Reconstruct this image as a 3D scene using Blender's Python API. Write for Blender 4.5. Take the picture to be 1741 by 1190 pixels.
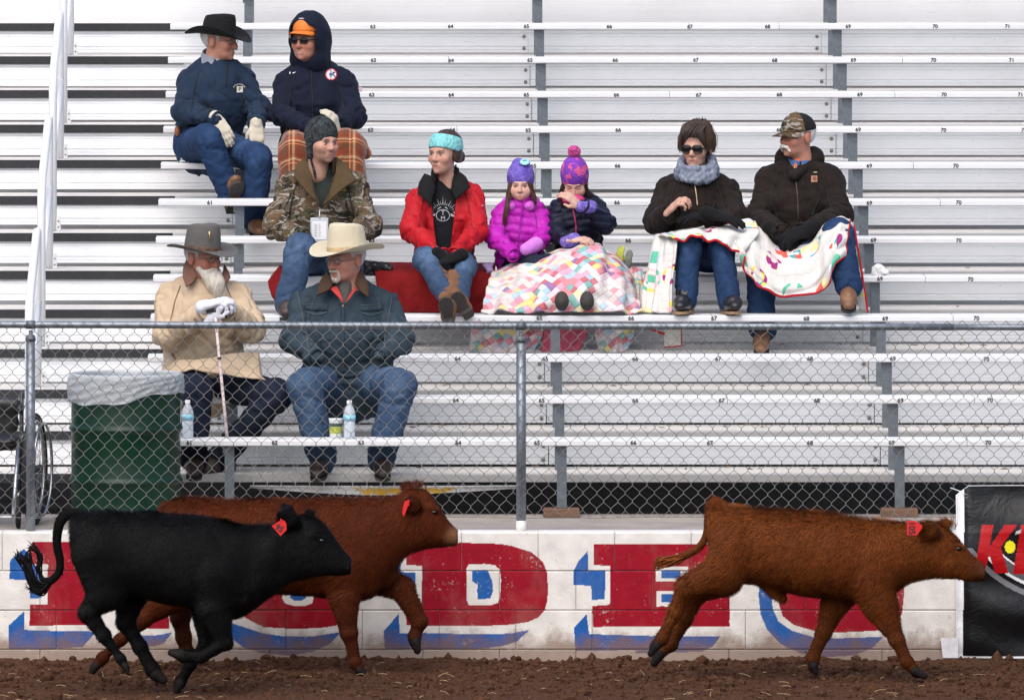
import bpy, bmesh, math, random, time
_T0 = time.time()
import numpy as np
from mathutils import Vector, Matrix
from mathutils.bvhtree import BVHTree

for o in list(bpy.data.objects): bpy.data.objects.remove(o, do_unlink=True)
scene = bpy.context.scene
COL = scene.collection
R = math.radians
random.seed(7); np.random.seed(7)

# ---------------------------------------------------------------- camera
FPX = 15600.0; CAMD = 48.3; PX0 = 642.0; PY0 = -300.0
CAMZ = (1118.0 - PY0) * CAMD / FPX
cam_d = bpy.data.cameras.new('camera'); cam = bpy.data.objects.new('camera', cam_d); COL.objects.link(cam)
cam.location = (0, -CAMD, CAMZ); cam.rotation_euler = (R(90), 0, 0)
cam_d.sensor_width = 36; cam_d.lens = FPX / 1741.0 * 36
cam_d.shift_x = (870.5 - PX0) / 1741.0; cam_d.shift_y = -(595 - PY0) / 1741.0
cam_d.clip_start = 1; cam_d.clip_end = 2000
cam_d.dof.use_dof = False
scene.camera = cam

# ---------------------------------------------------------------- daylight: overcast
SUN_EL, SUN_AZ = 53, 198      # azimuth from north (+Y), clockwise
world = bpy.data.worlds.new('World'); scene.world = world; world.use_nodes = True
nt = world.node_tree; bg = nt.nodes['Background']
sky = nt.nodes.new('ShaderNodeTexSky'); sky.sky_type = 'NISHITA'; sky.sun_disc = False
sky.sun_elevation = R(SUN_EL); sky.sun_rotation = R(SUN_AZ)
sky.air_density = 0.85; sky.dust_density = 3.5; sky.ozone_density = 1.0
nt.links.new(sky.outputs['Color'], bg.inputs['Color']); bg.inputs['Strength'].default_value = 0.15
sun_d = bpy.data.lights.new('sun', 'SUN'); sun_d.energy = 1.45; sun_d.angle = R(70); sun_d.color = (1.0, 0.975, 0.95)
sun = bpy.data.objects.new('sun', sun_d); COL.objects.link(sun)
sd = Vector((math.sin(R(SUN_AZ)) * math.cos(R(SUN_EL)), math.cos(R(SUN_AZ)) * math.cos(R(SUN_EL)), math.sin(R(SUN_EL))))
sun.rotation_euler = sd.to_track_quat('Z', 'Y').to_euler(); sun.location = (-6, -20, 18)
scene.view_settings.view_transform = 'Standard'; scene.view_settings.look = 'None'
scene.view_settings.exposure = 0.54; scene.view_settings.gamma = 1.0
try: scene.view_settings.use_curve_mapping = False
except Exception: pass

# ---------------------------------------------------------------- helpers
def S(Y): return FPX / (Y + CAMD)                 # pixels of the photograph per metre at depth Y
def W(px, py, Y): s = S(Y); return Vector(((px - PX0) / s, Y, CAMZ - (py - PY0) / s))
def XP(px, Y): return (px - PX0) / S(Y)
def ZP(py, Y): return CAMZ - (py - PY0) / S(Y)

def mesh_from(name, V, F, uv=None, smooth=False, col=None):
    me = bpy.data.meshes.new(name)
    if isinstance(V, np.ndarray) and isinstance(F, np.ndarray):      # fast path
        nv, (nf, k) = len(V), F.shape
        me.vertices.add(nv); me.vertices.foreach_set('co', np.ascontiguousarray(V, dtype=np.float32).ravel())
        me.loops.add(nf*k); me.loops.foreach_set('vertex_index', np.ascontiguousarray(F, dtype=np.int32).ravel())
        me.polygons.add(nf); me.polygons.foreach_set('loop_start', np.arange(0, nf*k, k, dtype=np.int32))
        me.update(calc_edges=True)
    else: me.from_pydata([tuple(v) for v in V], [], [tuple(f) for f in F])
    me.polygons.foreach_set('use_smooth', np.full(len(me.polygons), bool(smooth)))
    if uv is not None:
        ul = me.uv_layers.new(name='UVMap')
        li = np.empty(len(me.loops), dtype=np.int32); me.loops.foreach_get('vertex_index', li)
        ul.data.foreach_set('uv', np.asarray(uv, dtype=np.float32)[li].ravel())
    if col is not None:
        ca = me.color_attributes.new('Col', 'FLOAT_COLOR', 'POINT')
        c = np.ones((len(me.vertices), 4), dtype=np.float32); c[:, :3] = np.asarray(col)[:, :3]
        ca.data.foreach_set('color', c.ravel())
    me.update(); return me

def add(name, me, mat=None, parent=None, loc=None):
    o = bpy.data.objects.new(name, me); COL.objects.link(o)
    if mat is not None and me is not None and not me.materials:
        for m in (mat if isinstance(mat, (list, tuple)) else [mat]): me.materials.append(m)
    if parent is not None:
        o.parent = parent
        o.matrix_parent_inverse = Matrix.Translation(parent.location).inverted() if parent.parent is None else Matrix.Identity(4)
    if loc is not None: o.location = loc
    return o

def tag(o, label=None, cat=None, group=None, kind=None):
    if label: o['label'] = label
    if cat: o['category'] = cat
    if group: o['group'] = group
    if kind: o['kind'] = kind
    return o
def thing(name, label, cat, loc=(0, 0, 0), group=None):
    o = bpy.data.objects.new(name, None); COL.objects.link(o); o.location = loc
    o.empty_display_size = .1
    return tag(o, label, cat, group)

class MB:
    """collects boxes, tubes, lathes into one mesh"""
    def __init__(s): s.V = []; s.F = []
    def box(s, x0, x1, y0, y1, z0, z1):
        b = len(s.V)
        s.V += [(x0,y0,z0),(x1,y0,z0),(x1,y1,z0),(x0,y1,z0),(x0,y0,z1),(x1,y0,z1),(x1,y1,z1),(x0,y1,z1)]
        s.F += [(b,b+3,b+2,b+1),(b+4,b+5,b+6,b+7),(b,b+1,b+5,b+4),(b+1,b+2,b+6,b+5),(b+2,b+3,b+7,b+6),(b+3,b,b+4,b+7)]
        return s
    def prof(s, pts, x0, x1):
        """extrude closed (y,z) profile along x"""
        b = len(s.V); n = len(pts)
        s.V += [(x0, p[0], p[1]) for p in pts] + [(x1, p[0], p[1]) for p in pts]
        for i in range(n):
            j = (i + 1) % n; s.F.append((b+i, b+j, b+n+j, b+n+i))
        s.F.append(tuple(b + i for i in reversed(range(n)))); s.F.append(tuple(b + n + i for i in range(n)))
        return s
    def tube(s, pts, r, n=8, cap=True, closed=False):
        pts = [Vector(p) for p in pts]; m = len(pts)
        rr = r if isinstance(r, (list, tuple)) else [r] * m
        b = len(s.V); ref = None
        for i, p in enumerate(pts):
            if closed: t = pts[(i+1) % m] - pts[i-1]
            else: t = pts[min(i+1, m-1)] - pts[max(i-1, 0)]
            t.normalize()
            if ref is None:
                ref = Vector((0,0,1)) if abs(t.z) < .9 else Vector((1,0,0))
            u = t.cross(ref).normalized(); v = u.cross(t).normalized(); ref = v
            for k in range(n):
                a = 2*math.pi*k/n
                s.V.append(tuple(p + (u*math.cos(a) + v*math.sin(a))*rr[i]))
        for i in range(m if closed else m-1):
            i2 = (i+1) % m
            for k in range(n):
                k2 = (k+1) % n
                s.F.append((b+i*n+k, b+i*n+k2, b+i2*n+k2, b+i2*n+k))
        if cap and not closed:
            s.F.append(tuple(b+k for k in reversed(range(n)))); s.F.append(tuple(b+(m-1)*n+k for k in range(n)))
        return s
    def lathe(s, prof, c=(0,0,0), n=32, capb=True, capt=False):
        b = len(s.V); m = len(prof)
        for (r, z) in prof:
            for k in range(n):
                a = 2*math.pi*k/n; s.V.append((c[0]+r*math.cos(a), c[1]+r*math.sin(a), c[2]+z))
        for i in range(m-1):
            for k in range(n):
                k2 = (k+1) % n; s.F.append((b+i*n+k, b+i*n+k2, b+(i+1)*n+k2, b+(i+1)*n+k))
        if capb: s.F.append(tuple(b+k for k in reversed(range(n))))
        if capt: s.F.append(tuple(b+(m-1)*n+k for k in range(n)))
        return s
    def me(s, name, smooth=False): return mesh_from(name, s.V, s.F, smooth=smooth)
    def build(s, name, mat, parent=None, smooth=False, bevel=0, auto=None):
        o = add(name, s.me(name, smooth), mat, parent)
        if bevel:
            m = o.modifiers.new('bevel', 'BEVEL'); m.width = bevel; m.segments = 2; m.limit_method = 'ANGLE'; m.angle_limit = R(40)
        return o

def copy_obj(o, parent=None, loc=None):
    c = o.copy(); COL.objects.link(c)
    if parent is not None: c.parent = parent
    if loc is not None: c.location = loc
    return c

# ---------------------------------------------------------------- materials
MATS = {}
class NT:
    def __init__(s, name):
        m = bpy.data.materials.new(name); m.use_nodes = True; s.m = m; s.t = m.node_tree
        s.b = s.t.nodes['Principled BSDF']; s.co = None
    def n(s, typ, **kw):
        nd = s.t.nodes.new(typ)
        for k, v in kw.items():
            if k in nd.inputs.keys(): 
                inp = nd.inputs[k]
                if hasattr(v, 'is_linked') or isinstance(v, bpy.types.NodeSocket): s.t.links.new(v, inp)
                else: inp.default_value = v
            else: setattr(nd, k, v)
        return nd
    def link(s, a, b): s.t.links.new(a, b)
    def coord(s, kind='Object'):
        return s.n('ShaderNodeTexCoord').outputs[kind]
    def mapped(s, scale=(1,1,1), rot=(0,0,0), kind='Object', vec=None):
        mp = s.n('ShaderNodeMapping'); mp.inputs['Scale'].default_value = scale; mp.inputs['Rotation'].default_value = rot
        s.link(vec if vec is not None else s.coord(kind), mp.inputs['Vector']); return mp.outputs['Vector']
    def noise(s, scale, detail=4, rough=.55, vec=None, dist=0):
        nd = s.n('ShaderNodeTexNoise'); nd.inputs['Scale'].default_value = scale; nd.inputs['Detail'].default_value = detail
        nd.inputs['Roughness'].default_value = rough; nd.inputs['Distortion'].default_value = dist
        s.link(vec if vec is not None else s.coord(), nd.inputs['Vector']); return nd.outputs['Fac']
    def ramp(s, fac, stops, interp='LINEAR'):
        r = s.n('ShaderNodeValToRGB'); cr = r.color_ramp; cr.interpolation = interp
        while len(cr.elements) < len(stops): cr.elements.new(.5)
        for e, (p, c) in zip(cr.elements, stops):
            e.position = p; e.color = (c[0], c[1], c[2], 1) if not isinstance(c, (int, float)) else (c, c, c, 1)
        s.link(fac, r.inputs['Fac']); return r.outputs['Color']
    def mix(s, fac, a, b, typ='MIX'):
        m = s.n('ShaderNodeMix', data_type='RGBA', blend_type=typ)
        for v, i in ((fac, 0), (a, 6), (b, 7)):
            if isinstance(v, bpy.types.NodeSocket): s.link(v, m.inputs[i])
            elif i == 0: m.inputs[0].default_value = v
            else: m.inputs[i].default_value = (v[0], v[1], v[2], 1)
        return m.outputs[2]
    def math(s, op, a, b=0.0, c=0.0):
        m = s.n('ShaderNodeMath', operation=op)
        for i, v in enumerate((a, b, c)):
            if isinstance(v, bpy.types.NodeSocket): s.link(v, m.inputs[i])
            else: m.inputs[i].default_value = v
        return m.outputs[0]
    def sep(s, vec):
        x = s.n('ShaderNodeSeparateXYZ'); s.link(vec, x.inputs[0]); return x.outputs
    def comb(s, x, y, z=0.0):
        c = s.n('ShaderNodeCombineXYZ')
        for i, v in enumerate((x, y, z)):
            if isinstance(v, bpy.types.NodeSocket): s.link(v, c.inputs[i])
            else: c.inputs[i].default_value = v
        return c.outputs[0]
    def attr(s, name='Col'):
        a = s.n('ShaderNodeAttribute'); a.attribute_name = name; return a.outputs['Color']
    def bump(s, h, strength=.3, dist=.01):
        b = s.n('ShaderNodeBump'); b.inputs['Strength'].default_value = strength; b.inputs['Distance'].default_value = dist
        s.link(h, b.inputs['Height']); s.link(b.outputs['Normal'], s.b.inputs['Normal']); return b
    def base(s, c):
        if isinstance(c, bpy.types.NodeSocket): s.link(c, s.b.inputs['Base Color'])
        else: s.b.inputs['Base Color'].default_value = (c[0], c[1], c[2], 1)
    def rough(s, r):
        if isinstance(r, bpy.types.NodeSocket): s.link(r, s.b.inputs['Roughness'])
        else: s.b.inputs['Roughness'].default_value = r
    def set(s, **kw):
        for k, v in kw.items(): s.b.inputs[k.replace('_', ' ')].default_value = v

def simple(name, c, rough=.6, var=.15, scale=6, bump=0, bscale=60, metal=0, spec=.5, sheen=0, stretch=(1,1,1), bdist=.004):
    if name in MATS: return MATS[name]
    t = NT(name)
    f = t.noise(scale, 5, .6, vec=t.mapped(stretch))
    lo = [x * (1 - var) for x in c]; hi = [min(1, x * (1 + var)) for x in c]
    t.base(t.ramp(f, [(.3, lo), (.7, hi)])); t.rough(rough)
    t.set(Metallic=metal); t.b.inputs['Specular IOR Level'].default_value = spec
    if sheen: t.b.inputs['Sheen Weight'].default_value = sheen
    if bump: t.bump(t.noise(bscale, 3, .6), bump, bdist)
    MATS[name] = t.m; return t.m
# ================================================================ SETTING
ROWS = 14
RISE, RUN = 0.1904, 0.61
def seat_y(i): return 1.2 + RUN * (i - 1)           # front edge of seat i
def seat_z(i): return 1.066 + RISE * (i - 1)        # top of seat i
def deck_y(i): return seat_y(i) - 0.27              # nose of deck i
def deck_z(i): return seat_z(i) - 0.40
POSTS = (-2.62, -.80, .995, 2.82, 4.64)
XL, XR = -3.3, 4.9
AISLE = -1.27

def mat_alu(name, c=(.70, .71, .725), grime=.25, dust=0):
    t = NT(name)
    v = t.mapped((.35, 14, 14)); f = t.noise(3, 6, .6, vec=v)
    g = t.noise(2.2, 6, .65)
    base = t.ramp(f, [(.25, [x*.93 for x in c]), (.75, c)])
    base = t.mix(t.ramp(g, [(.45, 0.0), (.75, grime)]), base, (.42, .41, .39))
    if dust:
        d = t.noise(9, 6, .7); base = t.mix(t.ramp(d, [(.3, dust*.5), (.65, dust)]), base, (.36, .32, .27))
    sc = t.noise(5, 6, .75, vec=t.mapped((.6, 3, 9), (0, .15, 0))); base = t.mix(t.ramp(sc, [(.60, 0.0), (.66, .22)]), base, (.33, .32, .30))
    sp_ = t.noise(55, 3, .6); base = t.mix(t.ramp(sp_, [(.70, 0.0), (.73, .35)]), base, (.25, .22, .19))
    t.base(base); t.rough(t.ramp(f, [(.2, .38), (.8, .55)])); t.set(Metallic=.1)
    t.bump(t.noise(6, 4, .6, vec=t.mapped((.5, 60, 60))), .06, .003)
    return t.m
M_ALU = mat_alu('aluminium_plank'); M_RISER = mat_alu('aluminium_riser', (.90, .91, .92), .15)
M_DECK = mat_alu('aluminium_deck', (.70, .69, .67), .32, .32)
M_RAIL = mat_alu('aluminium_rail', (.82, .83, .84), .05)
def mat_galv(name, c=(.135, .155, .175), rough=.5):
    t = NT(name); v = t.n('ShaderNodeTexVoronoi'); v.inputs['Scale'].default_value = 55
    t.link(t.coord(), v.inputs['Vector'])
    f = t.noise(14, 5, .6)
    b = t.mix(t.ramp(v.outputs['Distance'], [(.1, .35), (.6, 0.0)]), t.ramp(f, [(.3, [x*.75 for x in c]), (.7, [x*1.2 for x in c])]), [x*1.5 for x in c])
    t.base(b); t.rough(rough); t.set(Metallic=.55); return t.m
M_GALV = mat_galv('galvanised_steel'); M_PIPE = mat_galv('galvanised_pipe', (.20, .225, .255), .42)
M_WIRE = mat_galv('fence_wire', (.16, .157, .15), .5)
M_NOSE = simple('black_grip', (.022, .023, .026), .75, .3, 30, .5, 300)
M_BLACK = simple('black_ink', (.015, .015, .017), .6, .1)
M_BOLT = simple('bolt_steel', (.25, .22, .19), .5, .4, 40, metal=.7)

# ---- ground: dirt arena floor (one big sheet with a fine clodded patch)
def fbm(X, Y, seed, octs=5, base=1.0, gain=.55):
    rs = np.random.RandomState(seed); out = np.zeros_like(X); amp = 1
    for o in range(octs):
        for k in range(5):
            a = rs.rand()*6.283; ph = rs.rand()*6.283; fr = base * 2**o * (.7 + .6*rs.rand())
            out += amp * np.sin((X*np.cos(a) + Y*np.sin(a))*fr*6.283 + ph + 1.3*np.sin((X*np.sin(a)-Y*np.cos(a))*fr*3.9 + ph*2))/5
        amp *= gain
    return out
def mat_dirt():
    t = NT('arena_dirt')
    a = t.noise(3.5, 7, .65); b = t.noise(38, 6, .7); 
    c = t.ramp(b, [(.25, (.022, .0088, .0040)), (.5, (.066, .028, .0135)), (.72, (.128, .062, .033)), (.85, (.21, .118, .070))])
    c = t.mix(t.ramp(a, [(.35, 0.0), (.7, .55)]), c, (.080, .037, .020))
    sp = t.n('ShaderNodeTexVoronoi'); sp.inputs['Scale'].default_value = 45; t.link(t.coord(), sp.inputs['Vector'])
    c = t.mix(t.ramp(sp.outputs['Distance'], [(.06, .35), (.1, 0.0)]), c, (.16, .12, .09))
    t.base(c); t.rough(.95); t.bump(b, .8, .02); t.b.inputs['Specular IOR Level'].default_value = .2
    return t.m
M_DIRT = mat_dirt()
def ground_height(X, Y):
    h = .012*fbm(X, Y, 3, 4, .9) + .010*np.maximum(0, fbm(X, Y, 5, 4, 4.5, .7)) + .006*fbm(X, Y, 9, 3, 14, .6)
    return h
def build_ground():
    # fine patch
    xs = np.arange(-3.0, 4.6, .016); ys = np.arange(-3.6, .06, .02)
    X, Y = np.meshgrid(xs, ys, indexing='ij')
    bank = .018*np.exp(-((Y-0.0)/.22)**2)*(1+.5*fbm(X, Y*0, 21, 3, .6))
    Z = ground_height(X, Y) + bank - .03
    edge = np.minimum.reduce([(X-xs[0])/.5, (xs[-1]-X)/.5, (Y-ys[0])/.5, np.ones_like(X)*9]); Z = np.where(edge < 1, Z*np.clip(edge, 0, 1), Z)
    nx, ny = X.shape; V = np.stack([X, Y, Z], -1).reshape(-1, 3); idx = np.arange(nx*ny).reshape(nx, ny)
    F = np.stack([idx[:-1,:-1], idx[1:,:-1], idx[1:,1:], idx[:-1,1:]], -1).reshape(-1, 4)
    # skirt rings out to the horizon
    V = V.tolist(); F = F.tolist(); b = len(V)
    x0, x1, y0, y1 = xs[0], xs[-1], ys[0], ys[-1]
    V += [(x0,y0,0),(x1,y0,0),(x1,y1,0),(x0,y1,0),(-400,-400,0),(400,-400,0),(400,400,-.05),(-400,400,-.05)]
    for k in range(4): F.append((b+4+k, b+4+(k+1)%4, b+(k+1)%4, b+k))
    g = add('ground', mesh_from('ground', V, F, smooth=True), M_DIRT); tag(g, kind='structure', label='churned brown dirt of the arena floor')
    # loose clods
    rs = np.random.RandomState(4)
    bm = bmesh.new(); bmesh.ops.create_icosphere(bm, subdivisions=1, radius=1); ico_v = np.array([v.co[:] for v in bm.verts]); ico_f = np.array([[v.index for v in f.verts] for f in bm.faces]); bm.free()
    n = 7500; x = rs.uniform(-2.3, 3.7, n); y = -np.abs(rs.normal(0, 1.2, n)) - .02; y = np.where(y < -3.3, rs.uniform(-3.3, -.02, n), y)
    r = np.minimum(.036, .004 + rs.exponential(.0056, n)); z = ground_height(x, y) - .03 + .018*np.exp(-(y/.22)**2) + r*.2
    k = len(ico_v); v = ico_v[None]*(r[:, None, None]*rs.uniform(.7, 1.3, (n, 1, 3)))*(1 + rs.uniform(-.28, .28, (n, k, 1)))
    a = rs.rand(n)*6.28; ca, sa = np.cos(a)[:, None], np.sin(a)[:, None]
    v = np.stack([v[..., 0]*ca - v[..., 1]*sa, v[..., 0]*sa + v[..., 1]*ca, v[..., 2]], -1) + np.stack([x, y, z], -1)[:, None]
    VV = [v.reshape(-1, 3)]; FF = [(ico_f[None] + (np.arange(n)*k)[:, None, None]).reshape(-1, 3)]
    o = add('dirt_clods', mesh_from('dirt_clods', np.concatenate(VV), np.concatenate(FF), smooth=False), M_DIRT)
    tag(o, 'loose clods of brown earth scattered over the arena floor', 'soil', kind='stuff')
    # straw bits
    mb = MB()
    for i in range(170):
        x = rs.uniform(-2.2, 3.6); y = rs.uniform(-2.6, -.05); a = rs.rand()*6.28; L = rs.uniform(.02, .07)
        z = float(ground_height(np.array([x]), np.array([y]))[0]) - .018 + .018*math.exp(-(y/.22)**2)
        d = Vector((math.cos(a), math.sin(a), rs.uniform(-.1, .35)))*L
        mb.tube([(x, y, z), Vector((x, y, z))+d*.5+Vector((0,0,.004)), Vector((x, y, z))+d], .0012, 3)
    tag(mb.build('straw', simple('straw', (.5, .38, .2), .8, .3, 50)), 'bits of dry straw strewn on the dirt', 'straw', kind='stuff')
build_ground()

# ---- wall of painted concrete blocks with the lettering
def inpoly(x, y, poly):
    p = np.asarray(poly, float); inside = np.zeros(x.shape, bool); n = len(p); j = n-1
    for i in range(n):
        xi, yi = p[i]; xj, yj = p[j]
        c = ((yi > y) != (yj > y)) & (x < (xj-xi)*(y-yi)/((yj-yi) if yj != yi else 1e-9) + xi)
        inside ^= c; j = i
    return inside
def z7(pts): return [(560+a/3.0017, 800+b/3.0017) for a, b in pts]
def z8(pts): return [(1080+a/2.634, 800+b/2.634) for a, b in pts]
def z6(pts): return [(a/2.638, 800+b/2.638) for a, b in pts]
RED = [
 z6([(140,320),(330,318),(480,325),(560,360),(590,420),(585,480),(550,520),(600,540),(640,600),(700,615),(755,620),(760,707),(640,707),(560,690),(520,600),(430,590),(430,693),(132,693),(135,600),(213,600),(215,420),(140,420)]),
 z6([(1100,660),(1060,600),(1040,540),(1040,440),(1070,370),(1140,330),(1240,318),(1400,318),(1520,340),(1590,400),(1610,470),(1610,560),(1590,640),(1530,690),(1440,705),(1300,708),(1180,700)]),
 z7([(395,395),(400,385),(480,378),(560,372),(690,368),(830,370),(930,382),(1030,415),(1090,465),(1112,520),(1116,600),(1114,660),(1100,710),(1070,745),(1010,772),(900,788),(700,792),(520,790),(392,788),(390,690),(470,683),(474,485),(392,480)]),
 z7([(1350,374),(1580,374),(2045,374),(2045,480),(2042,794),(1346,796),(1342,690),(1432,683),(1434,486),(1350,482)]),
 z8([(645,600),(640,440),(680,360),(760,325),(900,318),(1050,325),(1150,360),(1200,430),(1203,560),(1195,640),(1160,690),(1090,715),(900,724),(800,716),(710,690),(660,650)]),
]
HOLE = [z7([(712,478),(790,476),(845,482),(870,505),(876,560),(872,640),(860,672),(830,684),(760,688),(712,684),(702,660),(698,500)]),
        z6([(1265,570),(1290,480),(1350,460),(1390,480),(1408,560),(1400,595),(1370,606),(1320,606),(1280,595)]),
        z8([(92,430),(236,430),(236,495),(92,495)]), z8([(95,537),(236,537),(236,607),(95,607)]),
        z8([(840,470),(1000,470),(1000,590),(840,590)])]
BLUE = [z7([(727,512),(760,507),(808,509),(830,560),(836,610),(822,650),(790,655),(757,655),(755,580),(727,562)]),
 z6([(1300,568),(1330,500),(1360,505),(1372,570),(1350,584),(1320,583)]),
 z8([(118,447),(203,447),(203,481),(118,481)]), z8([(118,552),(203,552),(203,590),(118,590)]),
 # drop shadows
 z6([(45,400),(108,350),(132,372),(150,420),(185,440),(187,570),(135,572),(130,490),(43,487)]),
 z6([(38,695),(108,628),(110,712),(280,718),(432,720),(372,790),(200,800),(38,797)]),
 z6([(600,738),(690,738),(772,724),(735,772),(690,788),(600,795)]),
 z6([(1040,683),(1100,702),(1180,728),(1280,742),(1400,742),(1528,722),(1480,775),(1400,812),(1290,828),(1180,818),(1090,792),(1030,745)]),
 z7([(330,480),(363,440),(366,515),(440,520),(438,640),(395,645),(392,590),(332,560)]),
 z7([(278,815),(355,730),(358,828),(520,826),(700,832),(860,834),(930,828),(1022,812),(960,868),(900,890),(800,905),(520,912),(284,910)]),
 z7([(1245,510),(1270,462),(1318,408),(1322,508),(1408,512),(1406,656),(1340,660),(1336,585),(1244,582)]),
 z7([(1250,800),(1312,730),(1326,832),(1600,842),(2000,842),(1960,880),(1900,905),(1600,915),(1255,918)]),
 z8([(0,742),(200,742),(380,742),(350,785),(300,808),(120,816),(0,816)]),
 z8([(553,505),(600,505),(612,560),(616,620),(640,672),(700,714),(790,742),(900,750),(1112,742),(1060,795),(980,825),(860,834),(740,818),(650,775),(590,710),(560,640),(553,560)]),
]
def mat_wall():
    t = NT('painted_block')
    col = t.attr('Col')
    wear = t.noise(7, 7, .72); fine = t.noise(60, 5, .7)
    peel = t.math('MULTIPLY', wear, fine)
    base = t.mix(t.ramp(peel, [(.335, 0.0), (.39, .8)]), col, (.52, .47, .42))
    stain = t.noise(3, 7, .7, vec=t.mapped((1.4, 1, .9)))
    base = t.mix(t.ramp(stain, [(.48, 0.0), (.8, .22)]), base, (.44, .37, .30))
    # splashed earth near the ground (has its own blotchy outline)
    z = t.sep(t.coord())[2]
    sp = t.math('SUBTRACT', t.math('ADD', t.math('MULTIPLY', t.noise(9, 6, .7), .30), .0), z)
    base = t.mix(t.ramp(sp, [(.0, 0.0), (.09, .75)]), base, (.20, .11, .065))
    rust = t.noise(16, 6, .75)
    base = t.mix(t.ramp(t.math('MULTIPLY', rust, stain), [(.36, 0.0), (.44, .8)]), base, (.20, .10, .05))
    t.base(base); t.rough(.75); t.b.inputs['Specular IOR Level'].default_value = .15; t.bump(t.math('ADD', t.noise(70, 4, .7), t.math('MULTIPLY', peel, 1.5)), .35, .006)
    return t.m
M_WALL = mat_wall()
M_CAP = simple('wall_core', (.62, .59, .54), .9, .3, 12, .4, 60)
WH, RD, BL = (.72, .69, .645), (.29, .005, .017), (.016, .105, .36)
def build_wall():
    root = thing('block_wall', 'low white painted block wall with big red letters shaded in blue', 'wall', (0, 0, 0))
    courses = [(.459, .66, 785), (.252, .456, 719), (.046, .249, 917-40), (-.12, .043, 719)]
    pitch = .403; g = .002
    core = MB().box(XL, XR, .012, .19, -.15, .655).build('wall_core', M_CAP, root)
    rs = np.random.RandomState(11)
    for (z0, z1, pj) in courses:
        xj = XP(pj, 0); k0 = math.floor((XL - xj)/pitch); 
        k = k0
        while xj + k*pitch < XR:
            x0 = xj + k*pitch + g/2; x1 = x0 + pitch - g; k += 1
            inframe = x1 > -2.3 and x0 < 3.7
            n = 112 if inframe else 2; m = max(2, int((z1-z0)/.0038)) if inframe else 2
            u = np.linspace(0, 1, n); v = np.linspace(0, 1, m); U, Vv = np.meshgrid(u, v, indexing='ij')
            bx, bz = (x1-x0), (z1-z0); dy = rs.uniform(-.0015, .0015)
            X = x0 + U*bx; Z = z0 + Vv*bz
            e = np.minimum(np.minimum(U, 1-U)*bx, np.minimum(Vv, 1-Vv)*bz)
            Y = dy + .004*np.clip(1 - e/.005, 0, 1)**2
            Y = Y + .0008*fbm(X, Z, 31, 3, 3.0)
            # painted colours, hand-brushed edges
            PX = PX0 + X*S(0); PY = PY0 + (CAMZ - Z)*S(0)
            wx = .45*fbm(X, Z, 41, 3, 4.0) if inframe else 0*X; wy = .45*fbm(X, Z, 43, 3, 4.0) if inframe else 0*X
            qx, qy = (PX+wx).ravel(), (PY+wy).ravel()
            C = np.tile(np.array(WH), (qx.size, 1))
            def paint(p, c):
                q_ = np.asarray(p); 
                if q_[:,0].min() > qx.max()+2 or q_[:,0].max() < qx.min()-2 or q_[:,1].min() > qy.max()+2 or q_[:,1].max() < qy.min()-2: return
                C[inpoly(qx, qy, p)] = c
            for p in BLUE[4:]: paint(p, BL)
            for p in RED: paint(p, RD)
            for p in HOLE: paint(p, WH)
            for p in BLUE[:4]: paint(p, BL)
            sh = (1 + .12*fbm(X, Z, 51, 3, 5.0)).ravel()[:, None]
            C = np.clip(C*sh, 0, .78)
            P = np.stack([X, Y, Z], -1).reshape(-1, 3); idx = np.arange(n*m).reshape(n, m)
            F = np.stack([idx[:-1,:-1], idx[1:,:-1], idx[1:,1:], idx[:-1,1:]], -1).reshape(-1, 4).tolist()
            # returns
            b = len(P); back = np.array([(x0,.19,z0),(x1,.19,z0),(x1,.19,z1),(x0,.19,z1)])
            P = np.concatenate([P, back]); C = np.concatenate([C, np.tile([.74,.72,.69], (4, 1))])
            F.append([int(i) for i in idx[:, -1]] + [b+2, b+3]); F.append([b, b+1] + [int(i) for i in idx[::-1, 0]])
            F.append([b, *[int(i) for i in idx[0, :]], b+3]); F.append([b+1, b+2, *[int(i) for i in idx[-1, ::-1]]])
            F.append([b+1, b, b+3, b+2])
            o = add('block', mesh_from('block', P, F, smooth=False, col=C), M_WALL, root)
    return root
build_wall()

# ---- concrete slab behind the wall, under the stand
def mat_slab():
    t = NT('concrete_slab'); a = t.noise(4, 7, .7); b = t.noise(120, 4, .7)
    c = t.ramp(a, [(.3, (.27, .24, .21)), (.7, (.42, .38, .34))]); c = t.mix(t.ramp(b, [(.35, .5), (.6, 0.0)]), c, (.25, .21, .18))
    t.base(c); t.rough(.9); t.bump(b, .5, .004); return t.m
slab = MB().box(XL-.5, XR+.5, .193, 1.44, .50, .648).build('slab', mat_slab()); slab.name = 'pavement'
tag(slab, kind='structure', label='pale concrete slab behind the block wall')

soil = MB().box(XL-.5, XR+.5, 1.445, 12.5, .45, .625).build('soil', simple('dark_soil', (.045, .030, .021), .95, .4, 5, .6, 30)); tag(soil, kind='structure', label='dark bare soil under the bleachers')
# ================================================================ BLEACHERS
TXT = {}
def text_mesh(s, size, font=None, ext=0.0, shear=0, bold=0):
    key = (s, size, ext, shear, bold)
    if key in TXT: return TXT[key]
    cu = bpy.data.curves.new('txt', 'FONT'); cu.body = s; cu.size = size; cu.align_x = 'CENTER'; cu.align_y = 'CENTER'
    cu.extrude = ext; cu.shear = shear; cu.offset = bold; cu.resolution_u = 3
    o = bpy.data.objects.new('txt', cu); COL.objects.link(o)
    me = bpy.data.meshes.new_from_object(o.evaluated_get(bpy.context.evaluated_depsgraph_get()))
    bpy.data.objects.remove(o, do_unlink=True)
    # lay upright facing -Y
    for v in me.vertices: v.co = Vector((v.co.x, -v.co.z, v.co.y))
    me.name = 'number'; TXT[key] = me; return me

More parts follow.
